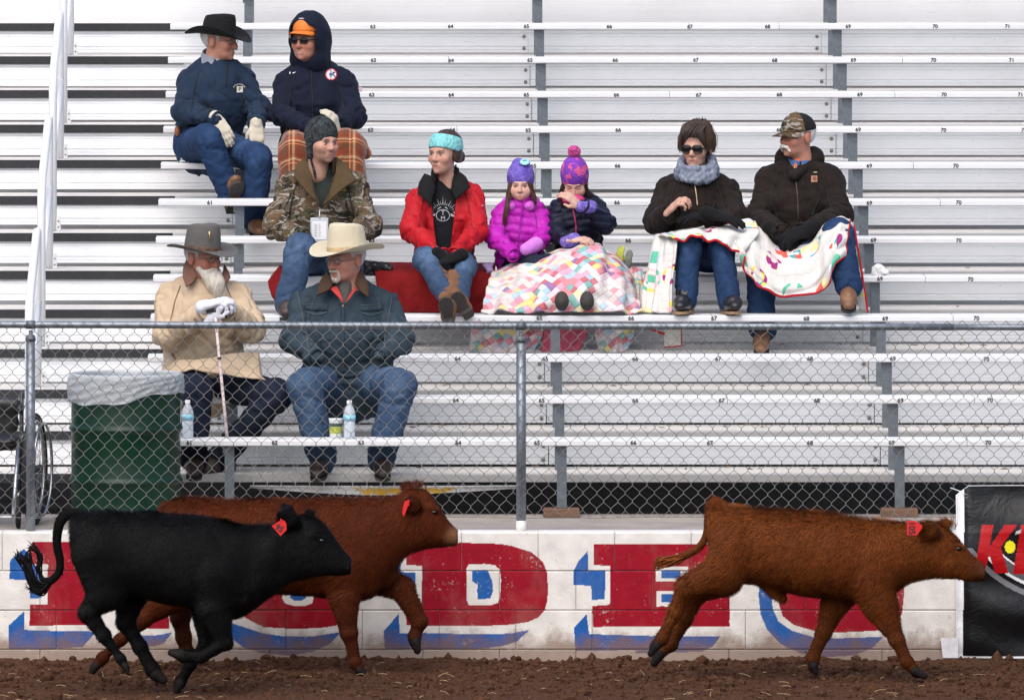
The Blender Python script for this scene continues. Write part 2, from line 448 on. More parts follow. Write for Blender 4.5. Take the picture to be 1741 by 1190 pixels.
NUMS = {12: '63@634 64@766 65@895 66@1036 67@1173 68@1305 69@1442 70@1590 71@1713',
 11: '63@635 64@767 65@901 66@1046 67@1183 68@1317 69@1451 70@1587 71@1720',
 10: '63@632 64@767 65@895 66@1048 67@1188 68@1325 69@1462 70@1605 71@1735',
 9: '63@630 64@769 65@898 66@1051 67@1188 68@1325 69@1459 70@1604 71@1741',
 8: '64@772 65@907 66@1050 69@1478 70@1625', 7: '61@357 66@1049 69@1478 70@1630',
 6: '63@632 66@1068 69@1485 70@1630', 5: '69@1496 70@1650',
 4: '65@917 66@1073 67@1214 68@1371 69@1505 70@1660', 3: '64@778 65@927 66@1080 67@1221 68@1377 69@1518 70@1677',
 2: '64@775 65@921 66@1080 67@1227 68@1389 69@1531 70@1683',
 1: '61@322 62@467 63@614 64@779 65@913 66@1077 67@1207 68@1377 69@1516 70@1680'}
stand = thing('bleachers', 'silver aluminium bleachers with numbered plank seats behind the fence', 'bleachers', (0, 1, .648))

def prof_me(name, pts, x0, x1, bevel=0): return MB().prof(pts, x0, x1).me(name)
# seat plank: hollow-looking extrusion with a rounded front lip and fine top grooves
st = [(0, -.030), (0, -.006), (.002, -.002), (.006, 0)]
for k in range(6):
    y = .03 + k*.037; st += [(y, 0), (y+.003, -.003), (y+.008, -.003), (y+.011, 0)]
st += [(.25, 0), (.254, -.006), (.254, -.034), (.248, -.036), (.02, -.036), (.006, -.034)]
SEAT_ME = prof_me('seat_plank', st[::-1], AISLE, XR)
SEAT_L = prof_me('seat_plank', st[::-1], XL, -2.55)
# deck: two planks side by side
def deck_prof(y0, y1):
    p = [(y0, -.042), (y0, -.004), (y0+.004, 0)]
    n = 7
    for k in range(n):
        y = y0 + .02 + k*(y1-y0-.04)/n; p += [(y, 0), (y+.003, -.003), (y+.01, -.003), (y+.013, 0)]
    return (p + [(y1-.004, 0), (y1, -.004), (y1, -.042)])[::-1]
DECK_A = prof_me('deck_plank', deck_prof(0, .292), XL, XR); DECK_B = prof_me('deck_plank', deck_prof(.297, .588), XL, XR)
# riser panel (top bead, grooves) height h
H = RISE - .045 - .011
def riser_prof():
    t = H
    f = [(0, t), (0, t-.012), (.012, t-.014), (.012, t-.020), (.003, t-.022), (.003, t-.034), (.007, t-.036), (.004, t-.039), (.0045, t-.094), (.013, t-.097), (.013, t-.102), (.003, t-.104),
         (.003, t-.116), (.007, t-.118), (.003, t-.120), (.003, 0)]
    return [(y, z) for y, z in f] + [(.034, 0), (.034, t)]
EDGES = [XL] + [p - .055 for p in POSTS[:-1]] + [XR]
bays = []
for a, b in zip(EDGES[:-1], EDGES[1:]): bays.append(prof_me('riser_panel', riser_prof(), a + .0025, b - .0025))
bolt = MB().lathe([(.011, 0), (.011, .006), (.006, .010), (0.001, .011)], n=8).me('bolt')
for v in bolt.vertices: v.co = Vector((v.co.x, -v.co.z, v.co.y))
bolt.materials.append(M_BOLT)
for o_, m_ in ((SEAT_ME, M_ALU), (SEAT_L, M_ALU), (DECK_A, M_DECK), (DECK_B, M_DECK)): o_.materials.append(m_)
for b in bays: b.materials.append(M_RISER)
NOSE_ME = MB().prof([(-.003, -.046), (.02, -.046), (.02, .0025), (-.003, .0025)][::-1], XL, AISLE + .075).me('step_nosing'); NOSE_ME.materials.append(M_NOSE)
# seat support post: angle steel with a bracket plate at the top
def post_me(h):
    mb = MB()
    mb.box(-.026, .026, 0, .005, -h, -.037); mb.box(-.026, -.021, .0052, .05, -h, -.037)
    mb.box(-.034, .040, -.004, .20, -.0375, -.0365)      # seat bracket
    mb.box(-.036, -.026, -.006, .012, -.075, -.0375)     # gusset
    return mb.me('seat_post')
PM = post_me(.40); PM1 = post_me(.37); PM.materials.append(M_GALV); PM1.materials.append(M_GALV)
def put(me, name, loc, parent):
    o = bpy.data.objects.new(name, me); COL.objects.link(o); o.parent = parent
    o.matrix_parent_inverse = Matrix.Translation(parent.matrix_basis.translation).inverted() if parent.parent is None else Matrix.Identity(4)
    o.location = loc; return o
rs = np.random.RandomState(2)
for i in range(1, ROWS + 1):
    ys, zs, yd, zd = seat_y(i), seat_z(i), deck_y(i), deck_z(i)
    sp = put(SEAT_ME, 'seat_plank', (0, ys, zs), stand); put(SEAT_L, 'seat_plank', (0, ys, zs), stand)
    for tok in NUMS.get(i, '').split():
        s, px = tok.split('@'); me = text_mesh(s, .033, bold=.0011)
        if not me.materials: me.materials.append(M_BLACK)
        n_ = bpy.data.objects.new('number', me); COL.objects.link(n_); n_.parent = sp
        n_.location = (XP(float(px), ys), -.0015, -.0165 + rs.uniform(-.0015, .0015)); n_.rotation_euler = (0, rs.uniform(-.04, .04), 0)
    for x in POSTS:
        if x < -2: continue
        put(PM1 if i == 1 else PM, 'seat_post', (x, ys + .05, zs), stand)
    if i >= 2:
        put(DECK_A, 'deck_plank', (0, yd, zd), stand); put(DECK_B, 'deck_plank', (0, yd, zd), stand)
        put(NOSE_ME, 'step_nosing', (0, yd, zd), stand)
    if i >= 2 and i < ROWS:
        gap = {6: .022, 7: .02, 8: .024, 9: .018}.get(i, .010)
        for b_i, b in enumerate(bays):
            rp = put(b, 'riser_panel', (0, yd + RUN + .012, zd + gap + rs.uniform(-.002, .002)), stand)
            if b_i < len(EDGES) - 2 and b_i > 0:
                for zb in (H - .035, H - .108):
                    bo = bpy.data.objects.new('bolt', bolt); COL.objects.link(bo); bo.parent = rp; bo.location = (EDGES[b_i+1] - .028, .003, zb)
back = MB().box(XL, XR, seat_y(ROWS) + .6, seat_y(ROWS) + .64, .65, seat_z(ROWS) + .6).build('light_block_panel', M_RISER, stand)  # unseen panel added to keep sky light out from under the stand
for xe in (XL, XR - .02):
    pass
# plank joints: a thin dark gap line with a splice plate below, where two lengths meet
J = MB(); J.box(-.0012, .0012, -.0008, .2545, -.0345, .0006); JM = J.me('plank_joint'); JM.materials.append(M_NOSE)
for i in range(1, ROWS + 1):
    for x in ((.35 if i % 2 else 1.75), (3.1 if i % 3 else 2.3)):
        put(JM, 'plank_joint', (x + .04*((i*7) % 5), seat_y(i), seat_z(i)), stand)
# dry leaves and grit blown onto the decks
rs = np.random.RandomState(77); lv = MB()
for k in range(150):
    i = rs.choice([2, 3, 4, 5, 6, 7], p=[.25, .25, .2, .15, .1, .05]); x = rs.uniform(-1.2, 3.6); y = deck_y(i) + rs.uniform(.3, .58); z = deck_z(i) + .002; a = rs.rand()*6.28; L = rs.uniform(.012, .032); w_ = L*rs.uniform(.25, .5)
    ca, sa = math.cos(a), math.sin(a); b = len(lv.V)
    for (u, v, h) in ((-L, 0, 0), (0, -w_, .006), (L, 0, .003), (0, w_, .008)): lv.V.append((x + u*ca - v*sa, y + u*sa + v*ca, z + h*rs.uniform(.4, 1.6)))
    lv.F.append((b, b+1, b+2, b+3))
tag(lv.build('dry_leaves', simple('dry_leaf', (.20, .12, .055), .9, .5, 40)), 'scattered dry brown leaves on the lower bleacher decks', 'leaves', kind='stuff')
# ---- wooden pads under the front posts
M_WOOD = simple('old_wood', (.15, .08, .048), .85, .4, 9, .5, 40, stretch=(1, 8, 8))
for k, x in enumerate((-.80, .995, 2.82)):
    lab = ['rough wooden block under the left bleacher post, behind the brown calf', 'rough wooden block under the middle bleacher post beside the fence post', 'rough wooden block under the right bleacher post near the banner'][k]
    o = MB().box(x-.10, x+.095, seat_y(1)-.02, seat_y(1)+.13, .648, .694).build('wood_block', M_WOOD, bevel=.004); tag(o, lab, 'wood block', 'wood blocks under the posts')

# ---- aisle handrails
def handrail(d0, d1, label):
    X = -1.905
    yf, yr = deck_y(d0) + .32, deck_y(d1) + .32; zf, zr = deck_z(d0), deck_z(d1)
    root = thing('handrail', label, 'handrail', (X, yf, zf), 'aisle handrails')
    def bend(a, b, c, r=.13, n=7):
        a, b, c = Vector(a), Vector(b), Vector(c); p = b + (a-b).normalized()*r; q = b + (c-b).normalized()*r
        return [p*(1-t)**2 + b*2*t*(1-t) + q*t*t for t in [k/(n-1) for k in range(n)]]
    h = .90
    pts = [Vector((X, yf, zf - .05))] + bend((X, yf, zf), (X, yf, zf+h), (X, yr, zr+h)) + bend((X, yf, zf+h), (X, yr, zr+h), (X, yr, zr)) + [Vector((X, yr, zr-.05))]
    MB().tube(pts, .024, 14).build('pipe', M_RAIL, root, smooth=True)
    MB().tube([(X+.008, yf, zf+.47), (X+.008, yr, zr+.47)], .017, 12).build('mid_rail', M_RAIL, root, smooth=True)
    for (y, z) in ((yf, zf), (yr, zr)):
        m = MB().box(X-.012, X+.045, y+.026, y+.034, z+.002, z+.085); m.box(X+.020, X+.045, y-.01, y+.0262, z+.002, z+.085)
        br = m.build('bracket', M_ALU, root)
        for zz in (.025, .06):
            mm = bpy.data.objects.new('bolt', bolt); COL.objects.link(mm); mm.parent = br; mm.scale = (.5, .5, .5)
            mm.location = (X + .033, y - .0105, z + zz)
for d0, d1, lab in ((2, 4, 'white aisle handrail lowest on the steps, behind the wheelchair'), (5, 7, 'white aisle handrail in the middle of the steps, level with the bearded man'),
                    (8, 10, 'white aisle handrail beside the man in the black hat'), (11, 13, 'white aisle handrail highest on the steps at the picture top')):
    handrail(d0, d1, lab)

# ================================================================ CHAIN-LINK FENCE
def build_fence():
    root = thing('chain_link_fence', 'grey chain link fence with steel top rail along the block wall', 'fence', (0, .1, .655))
    yR = .105; zl, zr = ZP(552, yR), ZP(556.5, yR); xl, xr = XL, XR
    zr_at = lambda x: zl + (zr - zl)*(x - XP(0, yR))/(XP(1741, yR) - XP(0, yR))
    MB().tube([(x, yR, zr_at(x)) for x in np.linspace(xl, XP(1622, yR), 12)], .0185, 14).build('top_rail', M_PIPE, root, smooth=True)
    MB().tube([(x, yR, zr_at(x)) for x in np.linspace(XP(1622, yR)-.02, xr, 6)], .0168, 14).build('top_rail', M_PIPE, root, smooth=True)
    for px in (52, 886):
        x = XP(px, yR); z = zr_at(x)
        r = .026 if px > 500 else .024
        po = MB().tube([(x, yR+.0, .60), (x, yR, z-.055)], r, 18).build('post', M_PIPE, root, smooth=True)
        m = MB().lathe([(r+.003, 0), (r+.003, .018), (r-.006, .028), (.010, .034), (.010, .055)], (x, yR, z-.085), 18)
        m.tube([(x-.024, yR, z), (x+.024, yR, z)], .0225, 14); m.build('post_cap', M_GALV, po, smooth=True)
        if px > 500:   # pale paint at the foot
            MB().tube([(x, yR, .655), (x, yR, .715)], r+.0015, 18).build('painted_foot', simple('white_paint', (.70, .68, .64), .6, .2, 20), po, smooth=True)
    MB().tube([(x, yR-.028, ZP(879, yR) + .004*math.sin(x*5)) for x in np.linspace(xl, xr, 60)], .002, 5).build('tension_wire', M_WIRE, root, smooth=True)
    p, h, r = .0372, .0858, .00165
    rs = np.random.RandomState(8); V = []; F = []; off = 0
    zt = 1.765
    n_half = 24
    nsd = 5
    def warp(x, z):
        xs = (x - XP(870, 0)); right = np.clip((x - XP(1250, 0))/1.6, 0, 1.2)
        dx = .006*math.sin(x*2.3 + z*3) + .004*math.sin(x*7.1 - z*5) + right*.030*math.sin(z*4.2+.3)*(1 if True else 0)
        dz = .007*math.sin(x*1.7 + 1) + .004*math.sin(x*5.3 + z*6) - right*.02*(1.76 - z)
        return dx, dz
    cs = [(math.cos(2*math.pi*k/nsd), math.sin(2*math.pi*k/nsd)) for k in range(nsd)]
    k = 0; x = XL
    while x < XR:
        pts = []
        for j in range(n_half + 1):
            z = zt - j*h/2; left = (j + k) % 2
            side = -1 if left else 1
            xp = x + (0 if left else p)
            e = .0035
            for dzz in ((-.0,) if j in (0, n_half) else (.0045, -.0045)):
                dx, dz = warp(xp, z)
                pts.append(Vector((xp + side*e*.3 + dx, yR - .030 + (.0032 if dzz > 0 else -.0032), z + dzz + dz + (rs.uniform(-.004, .004) if j == 0 else 0))))
        m = len(pts)
        P = np.array(pts); T = np.gradient(P, axis=0); T /= np.linalg.norm(T, axis=1)[:, None]
        ref = np.array([0, 1, 0]); U = np.cross(T, ref); U /= np.linalg.norm(U, axis=1)[:, None]; Wv = np.cross(U, T)
        ring = np.stack([P + (U*c + Wv*s)*r for c, s in cs], 1).reshape(-1, 3)
        idx = np.arange(m*nsd).reshape(m, nsd) + off
        F.append(np.stack([idx[:-1], np.roll(idx, -1, 1)[:-1], np.roll(idx, -1, 1)[1:], idx[1:]], -1).reshape(-1, 4)); V.append(ring); off += m*nsd
        x += p; k += 1
    o = add('chain_mesh', mesh_from('chain_mesh', np.concatenate(V), np.concatenate(F), smooth=True), M_WIRE, root); tag(o, kind='stuff', label='woven diamond wire mesh of the fence')
build_fence()

# ================================================================ BARREL
def build_barrel():
    Yc = .72; x = XP(214, Yc); R0 = .292; zb = .648; zt = ZP(637, Yc)
    root = thing('trash_barrel', 'dark green steel drum trash barrel with a white plastic liner', 'trash barrel', (x, Yc, zb))
    h = zt - zb; pr = [(R0-.01, 0), (R0, .006), (R0+.004, .012), (R0, .02)]
    def ring(z): return [(R0, z-.028), (R0+.004, z-.016), (R0+.012, z-.005), (R0+.013, z), (R0+.012, z+.005), (R0+.004, z+.016), (R0, z+.028)]
    z1, z2 = ZP(822, Yc-R0) - zb, ZP(733, Yc-R0) - zb
    pr += ring(z1) + ring(z2) + [(R0, h-.03), (R0+.002, h-.012), (R0+.007, h-.004), (R0+.007, h+.003), (R0, h+.006), (R0-.006, h), (R0-.008, h-.3)]
    t = NT('drum_paint'); f = t.noise(5, 6, .65)
    t.base(t.ramp(f, [(.3, (.002, .020, .010)), (.7, (.004, .036, .018))])); t.rough(t.ramp(t.noise(9, 5), [(.3, .25), (.7, .45)])); t.b.inputs['Specular IOR Level'].default_value = .3; t.bump(t.noise(4, 4), .15, .01)
    MB().lathe(pr, (x, Yc, zb), 56).build('drum', t.m, root, smooth=True)
    # liner turned over the rim
    n, m = 120, 30; V = []; F = []; rs = np.random.RandomState(5)
    A = np.linspace(0, 2*np.pi, n, endpoint=False)
    # a=0:+x(right) ; front = -y = 3pi/2
    low = .085 + .052*(.5 - .5*np.cos(A)) + .012*np.sin(3*A+1) + .006*np.sin(7*A)
    for j in range(m):
        tt = j/(m-1)
        for i, a in enumerate(A):
            if tt < .3:  # inside going up
                u = tt/.3; r = R0 - .012 - .004*math.sin(5*a); z = h - .12 + u*.125
            elif tt < .42:
                u = (tt-.3)/.12; r = R0 - .012 + u*.024; z = h + .005 + .007*math.sin(u*math.pi)
            else:
                u = (tt-.42)/.58; w = .004*math.sin(a*23 + 9*u + 2*math.sin(3*a)) + .003*math.sin(a*41 - 14*u) + .0035*math.sin(a*9+22*u)
                puff = .004*math.sin(u*math.pi)*(1+.6*math.sin(2*a+1)); r = R0 + .0125 + puff*.8 + w*(.3+u*.7) + .002; z = h + .005 - u*low[i]*1.15
                r = max(r, R0 + .0095)
            V.append((x + r*math.cos(a), Yc + r*math.sin(a), zb + z))
    for j in range(m-1):
        for i in range(n):
            F.append((j*n+i, j*n+(i+1) % n, (j+1)*n+(i+1) % n, (j+1)*n+i))
    t = NT('bag_plastic'); w = t.noise(7, 5, .6, vec=t.mapped((1, 1, 3), (0, .5, 0)), dist=1.5)
    t.base((.66, .70, .73)); t.rough(.3); t.set(Alpha=.62); t.bump(w, .6, .02)
    t.b.inputs['Transmission Weight'].default_value = 0.0
    o = add('liner', mesh_from('liner', V, F, smooth=True), t.m, root)
build_barrel()

# ================================================================ WATER BOTTLES, SNACK CUP
def bottle(px, py_base, Y, label, h=.205):
    b = W(px, py_base, Y); b.z = seat_z(1) + .0005
    root = thing('water_bottle', label, 'bottle', b, 'water bottles on the front plank')
    t = MATS.get('pet')
    if t is None:
        q = NT('pet'); q.base((.85, .92, .97)); q.rough(.06); q.set(Alpha=.42); q.b.inputs['Specular IOR Level'].default_value = .8; MATS['pet'] = q.m; t = q.m
        q = NT('bottle_water'); q.base((.62, .72, .80)); q.rough(.02); q.set(Alpha=.5); MATS['water'] = q.m
    pr = [(.028, 0), (.0315, .006), (.0315, .03)]
    for k in range(5): pr += [(.0325, .034+k*.012), (.0300, .040+k*.012)]
    pr += [(.0325, .10), (.0325, .135), (.031, .145), (.024, .165), (.0125, .185), (.0125, h-.012)]
    o = MB().lathe(pr, b, 20).build('body', t, root, smooth=True)
    MB().lathe([(.0295, .004), (.0295, .118)], b, 18, True, True).build('water', MATS['water'], root, smooth=True)
    MB().lathe([(.0328, .098), (.0332, .098), (.0332, .128), (.0328, .128)], b, 20, False).build('label_band', simple('bottle_label', (.25, .55, .78), .4, .5, 35), root, smooth=True)
    MB().lathe([(.0142, h-.016), (.0142, h), (.012, h+.001)], b, 14, True, True).build('cap', simple('cap_white', (.82, .82, .82), .4, .05), root, smooth=False)
bottle(319, 742, 1.33, 'clear plastic water bottle beside the green barrel and seat number 61')
bottle(594, 744, 1.30, 'clear plastic water bottle between the denim jacket man\'s shins')
def cup():
    b = W(571, 742, 1.38); b.z = seat_z(1) + .001
    root = thing('snack_cup', 'small white snack cup with yellow green print beside the water bottle', 'cup', b)
    MB().lathe([(.030, 0), (.033, .004), (.037, .095), (.039, .098), (.039, .104), (.036, .104)], b, 22).build('cup_body', simple('cup_white', (.74, .76, .74), .5, .05), root, smooth=True)
    MB().lathe([(.0347, .022), (.0362, .058)], b, 22, False).build('yellow_print', simple('cup_yellow', (.36, .40, .06), .5, .35, 60), root, smooth=True)
    MB().lathe([(.0364, .060), (.0375, .078)], b, 22, False).build('dark_print', simple('cup_dark', (.05, .08, .05), .5, .5, 70), root, smooth=True)
cup()

# ================================================================ PAINTED BOARD UNDER THE STAND
def board():
    Y = 1.50; x0, x1 = XP(425, Y), XP(880, Y); zt = ZP(826.5, Y)
    n = 60; V = []; F = []; C = []
    m = 10
    for j in range(m):
        for i in range(n):
            u = i/(n-1); x = x0 + u*(x1-x0); dep = .052*math.sin(min(1, u*1.6+.12)*math.pi*.5)*(1 - .75*max(0, (u-.45)/.55)**1.5)
            v = j/(m-1); V.append((x, Y + .02*math.sin(v*1.5), zt - v*dep))
            px = 425 + u*455; yel = abs(px - 690) < 95*(1-.3*v) and .25 < v + .1*math.sin(px*.2) < .95
            C.append((.70, .42, .06) if yel else (.72, .72, .70))
    for j in range(m-1):
        for i in range(n-1): F.append((j*n+i, j*n+i+1, (j+1)*n+i+1, (j+1)*n+i))
    t = NT('painted_board'); c = t.attr(); sp = t.noise(45, 4, .7)
    t.base(t.mix(t.ramp(sp, [(.60, 0.0), (.64, .9)]), c, (.03, .03, .03))); t.rough(.35)
    o = add('sign_board', mesh_from('sign_board', V, F, smooth=True, col=C), t.m)
    s = o.modifiers.new('thick', 'SOLIDIFY'); s.thickness = .006; s.offset = 1
    tag(o, 'curved white and yellow painted board under the front deck', 'board')
board()

# ================================================================ BANNER
def banner():
    Y = -.035; x0, x1 = XP(1626, Y), XP(1626, Y) + 1.35; zt, zb = ZP(826, Y), ZP(1119, Y)
    nx, nz = 330, 190
    u = np.linspace(0, 1, nx); v = np.linspace(0, 1, nz); U, Vv = np.meshgrid(u, v, indexing='ij')
    X = x0 + U*(x1-x0); Z = zt + Vv*(zb-zt)
    PX = PX0 + X*S(Y); PY = PY0 + (CAMZ-Z)*S(Y)
    # cut the folded upper-left corner
    cutc = np.clip((1648 - PX)/22, 0, 1)*np.clip((870 - PY)/44, 0, 1)
    Z = Z - cutc*.05*(1-Vv)**2
    lean = np.where(Z > .66, .10*np.clip((Z-.66)/.25, 0, 1), 0)
    Yw = Y + .012*np.sin(X*9 + Z*3) + .008*np.sin(X*4 - Z*15 + 1) + .006*np.sin(Z*26 + X*7) + .02*np.exp(-((PX-1634)/9)**2) - .004 + lean*.5
    Yw = np.minimum(Yw, np.where(Z > .675, .055, -.012))
    C = np.tile(np.array([.006, .006, .007]), (X.size, 1)); px, py = PX.ravel(), PY.ravel()
    def poly(pts, c): C[inpoly(px, py, pts)] = c
    zz = lambda pts: [(1540+a/3.4, 800+b/3.4) for a, b in pts]
    # swoosh
    def arc(r0, r1, c):
        cx, cy = 1815, 820; d = np.hypot((px-cx)/1.0, (py-cy)*1.0); C[(d > r0) & (d < r1) & (py > 930) & (px < 1850)] = c
    arc(196, 205, (.16, .16, .17)); arc(183, 188, (.75, .75, .75)); arc(168, 183, (.10, .10, .11)); arc(164, 167, (.75, .75, .75))
    poly(zz([(440,312),(507,312),(482,440),(572,312),(645,312),(548,440),(594,594),(515,594),(482,480),(460,566),(405,520)]), (.40, .006, .009))
    poly(zz([(668,312),(760,312),(800,420),(845,312),(920,312),(860,596),(790,596),(815,470),(770,560),(730,470),(705,596),(618,596)]), (.40, .006, .009))
    poly(zz([(640,350),(668,340),(662,360),(630,370)]), (.5, .5, .5))
    e = ((px-1717.3)/9.2)**2 + ((py-929.5)/10.6)**2; C[e < 1] = (.78, .70, .02)
    edge = (px < 1640 - .01*(py-830)) | (py > 1114.5) | (py < 827.5); C[edge] = (.74, .74, .75)
    V = np.stack([X, Yw, Z], -1).reshape(-1, 3); idx = np.arange(nx*nz).reshape(nx, nz)
    F = np.stack([idx[:-1,:-1], idx[:-1,1:], idx[1:,1:], idx[1:,:-1]], -1).reshape(-1, 4)
    t = NT('vinyl'); t.base(t.attr()); t.rough(.3); t.b.inputs['Specular IOR Level'].default_value = .25; t.bump(t.noise(5, 5, .6, dist=1.0), .35, .03)
    root = add('banner', mesh_from('banner', V, F, smooth=True, col=C), t.m)
    s = root.modifiers.new('thick', 'SOLIDIFY'); s.thickness = .0015
    tag(root, 'glossy black vinyl banner with red letter K, yellow dot and white edge', 'banner')
    a = W(1640, 838, -.02)
    MB().tube([a, W(1630, 834, .04), W(1616, 829, .07)], .0022, 6).build('zip_tie', simple('cap_white', (.8,.8,.8)), root, smooth=True)
    # grommet + lower flap
    g = MB(); c = W(1643, 843, -.045); g.tube([(c.x + .010*math.cos(a_), c.y, c.z + .010*math.sin(a_)) for a_ in np.linspace(0, 6.28, 14)[:-1]], .0035, 6, closed=True).build('grommet', M_GALV, root, smooth=True)
    f = MB(); P0 = W(1599, 1084, -.02); P1 = W(1629, 1084, -.035); zb_ = ZP(1118, -.03)
    f.V += [tuple(P0), tuple(P1), (P1.x, P1.y, zb_), (P0.x+.012, P0.y, zb_), (P0.x+.05, P0.y-.008, (P0.z+zb_)/2)]; f.F += [(0,4,1),(1,4,2),(2,4,3),(3,4,0)]
    fo = f.build('flap', simple('flap_white', (.66, .66, .68), .45, .15, 20), root); s = fo.modifiers.new('thick', 'SOLIDIFY'); s.thickness = .002
banner()
# ================================================================ IMPLICIT-SURFACE KIT (continuous organic shapes)
def _n(v): v = np.asarray(v, float); return v/np.linalg.norm(v)
class rc:      # tapered capsule; sq=(dir, factor) squashes the section along dir; fold=(amp, wavelength, seed) adds cloth folds round the limb
    def __init__(s, a, b, ra, rb, sq=None, fold=None, k=.02, op='u', tag=0):
        s.a = np.asarray(a, float); s.b = np.asarray(b, float); s.ra, s.rb, s.sq, s.fold, s.k, s.op, s.tag = ra, rb, sq, fold, k, op, tag
    def box(s): r = max(s.ra, s.rb)*(max(1, s.sq[1]) if s.sq else 1) + (s.fold[0] if s.fold else 0); return np.minimum(s.a, s.b)-r, np.maximum(s.a, s.b)+r
    def d(s, P):
        Q = P - s.a; ba = s.b - s.a; L2 = float(ba@ba) + 1e-12
        t = np.clip((Q@ba)/L2, 0, 1); D = Q - t[..., None]*ba
        if s.sq is not None:
            dv = _n(s.sq[0]); f = s.sq[1]; c = D@dv; D = D + (c*(1/f-1))[..., None]*dv
        l = np.sqrt((D*D).sum(-1)); r = s.ra + (s.rb-s.ra)*t
        out = l - r
        if s.sq is not None and s.sq[1] < 1: 
            pass
        if s.fold is not None:
            amp, wl, seed = s.fold[:3]; L = math.sqrt(L2); ax = ba/L
            e1 = _n(np.cross(ax, [.31, .77, .55])); e2 = np.cross(ax, e1)
            u = (Q@e1)/max(s.ra, .02); v = (Q@e2)/max(s.ra, .02); tt = t*L
            aa = tt/wl*.75; p1 = 6.283*(aa + .30*np.sin(u*1.2 + seed)) + 1.1*v; n1 = np.sin(p1 + 1.5*np.sin(.45*p1 + 1.9*u + seed*3))
            p2 = 6.283*aa*.5 - 1.7*u + 1.2*v + seed*2; n = .65*n1 + .55*np.sin(p2 + .8*np.sin(2.3*v + seed))
            wdw = .35 + .65*np.abs(2*t - 1)**1.2
            out = out + amp*(np.exp(-(n/.30)**2)*1.1 - .35 - .35*n)*wdw
        return out
class el:      # ellipsoid with optional rotation matrix (columns are its axes)
    def __init__(s, c, r, rot=None, k=.02, op='u', tag=0):
        s.c = np.asarray(c, float); s.r = np.asarray(r, float) if not np.isscalar(r) else np.array([r, r, r], float); s.rot = None if rot is None else np.asarray(rot, float); s.k, s.op, s.tag = k, op, tag
    def box(s): m = s.r.max() if s.rot is not None else s.r; return s.c-m, s.c+m
    def d(s, P):
        Q = P - s.c
        if s.rot is not None: Q = Q@s.rot
        q = Q/s.r; k0 = np.sqrt((q*q).sum(-1)) + 1e-9; q2 = q/s.r; k1 = np.sqrt((q2*q2).sum(-1)) + 1e-9
        return k0*(k0-1)/k1
def chain(pts, rad, **kw): return [rc(pts[i], pts[i+1], rad[i], rad[i+1], **kw) for i in range(len(pts)-1)]
def wnoise(P, seed, freq, octs=3):
    rs = np.random.RandomState(seed); out = 0; amp = 1; tot = 0
    for o in range(octs):
        for k in range(4):
            d = rs.normal(size=3); d /= np.linalg.norm(d); e = rs.normal(size=3); e /= np.linalg.norm(e); f = freq*2**o*(.7+.6*rs.rand())*6.283; ph = rs.rand(2)*6.28
            out = out + amp*np.sin(P@(d*f) + ph[0] + 1.4*np.sin(P@(e*f*.6) + ph[1])); tot += amp
        amp *= .55
    return out/tot*1.6
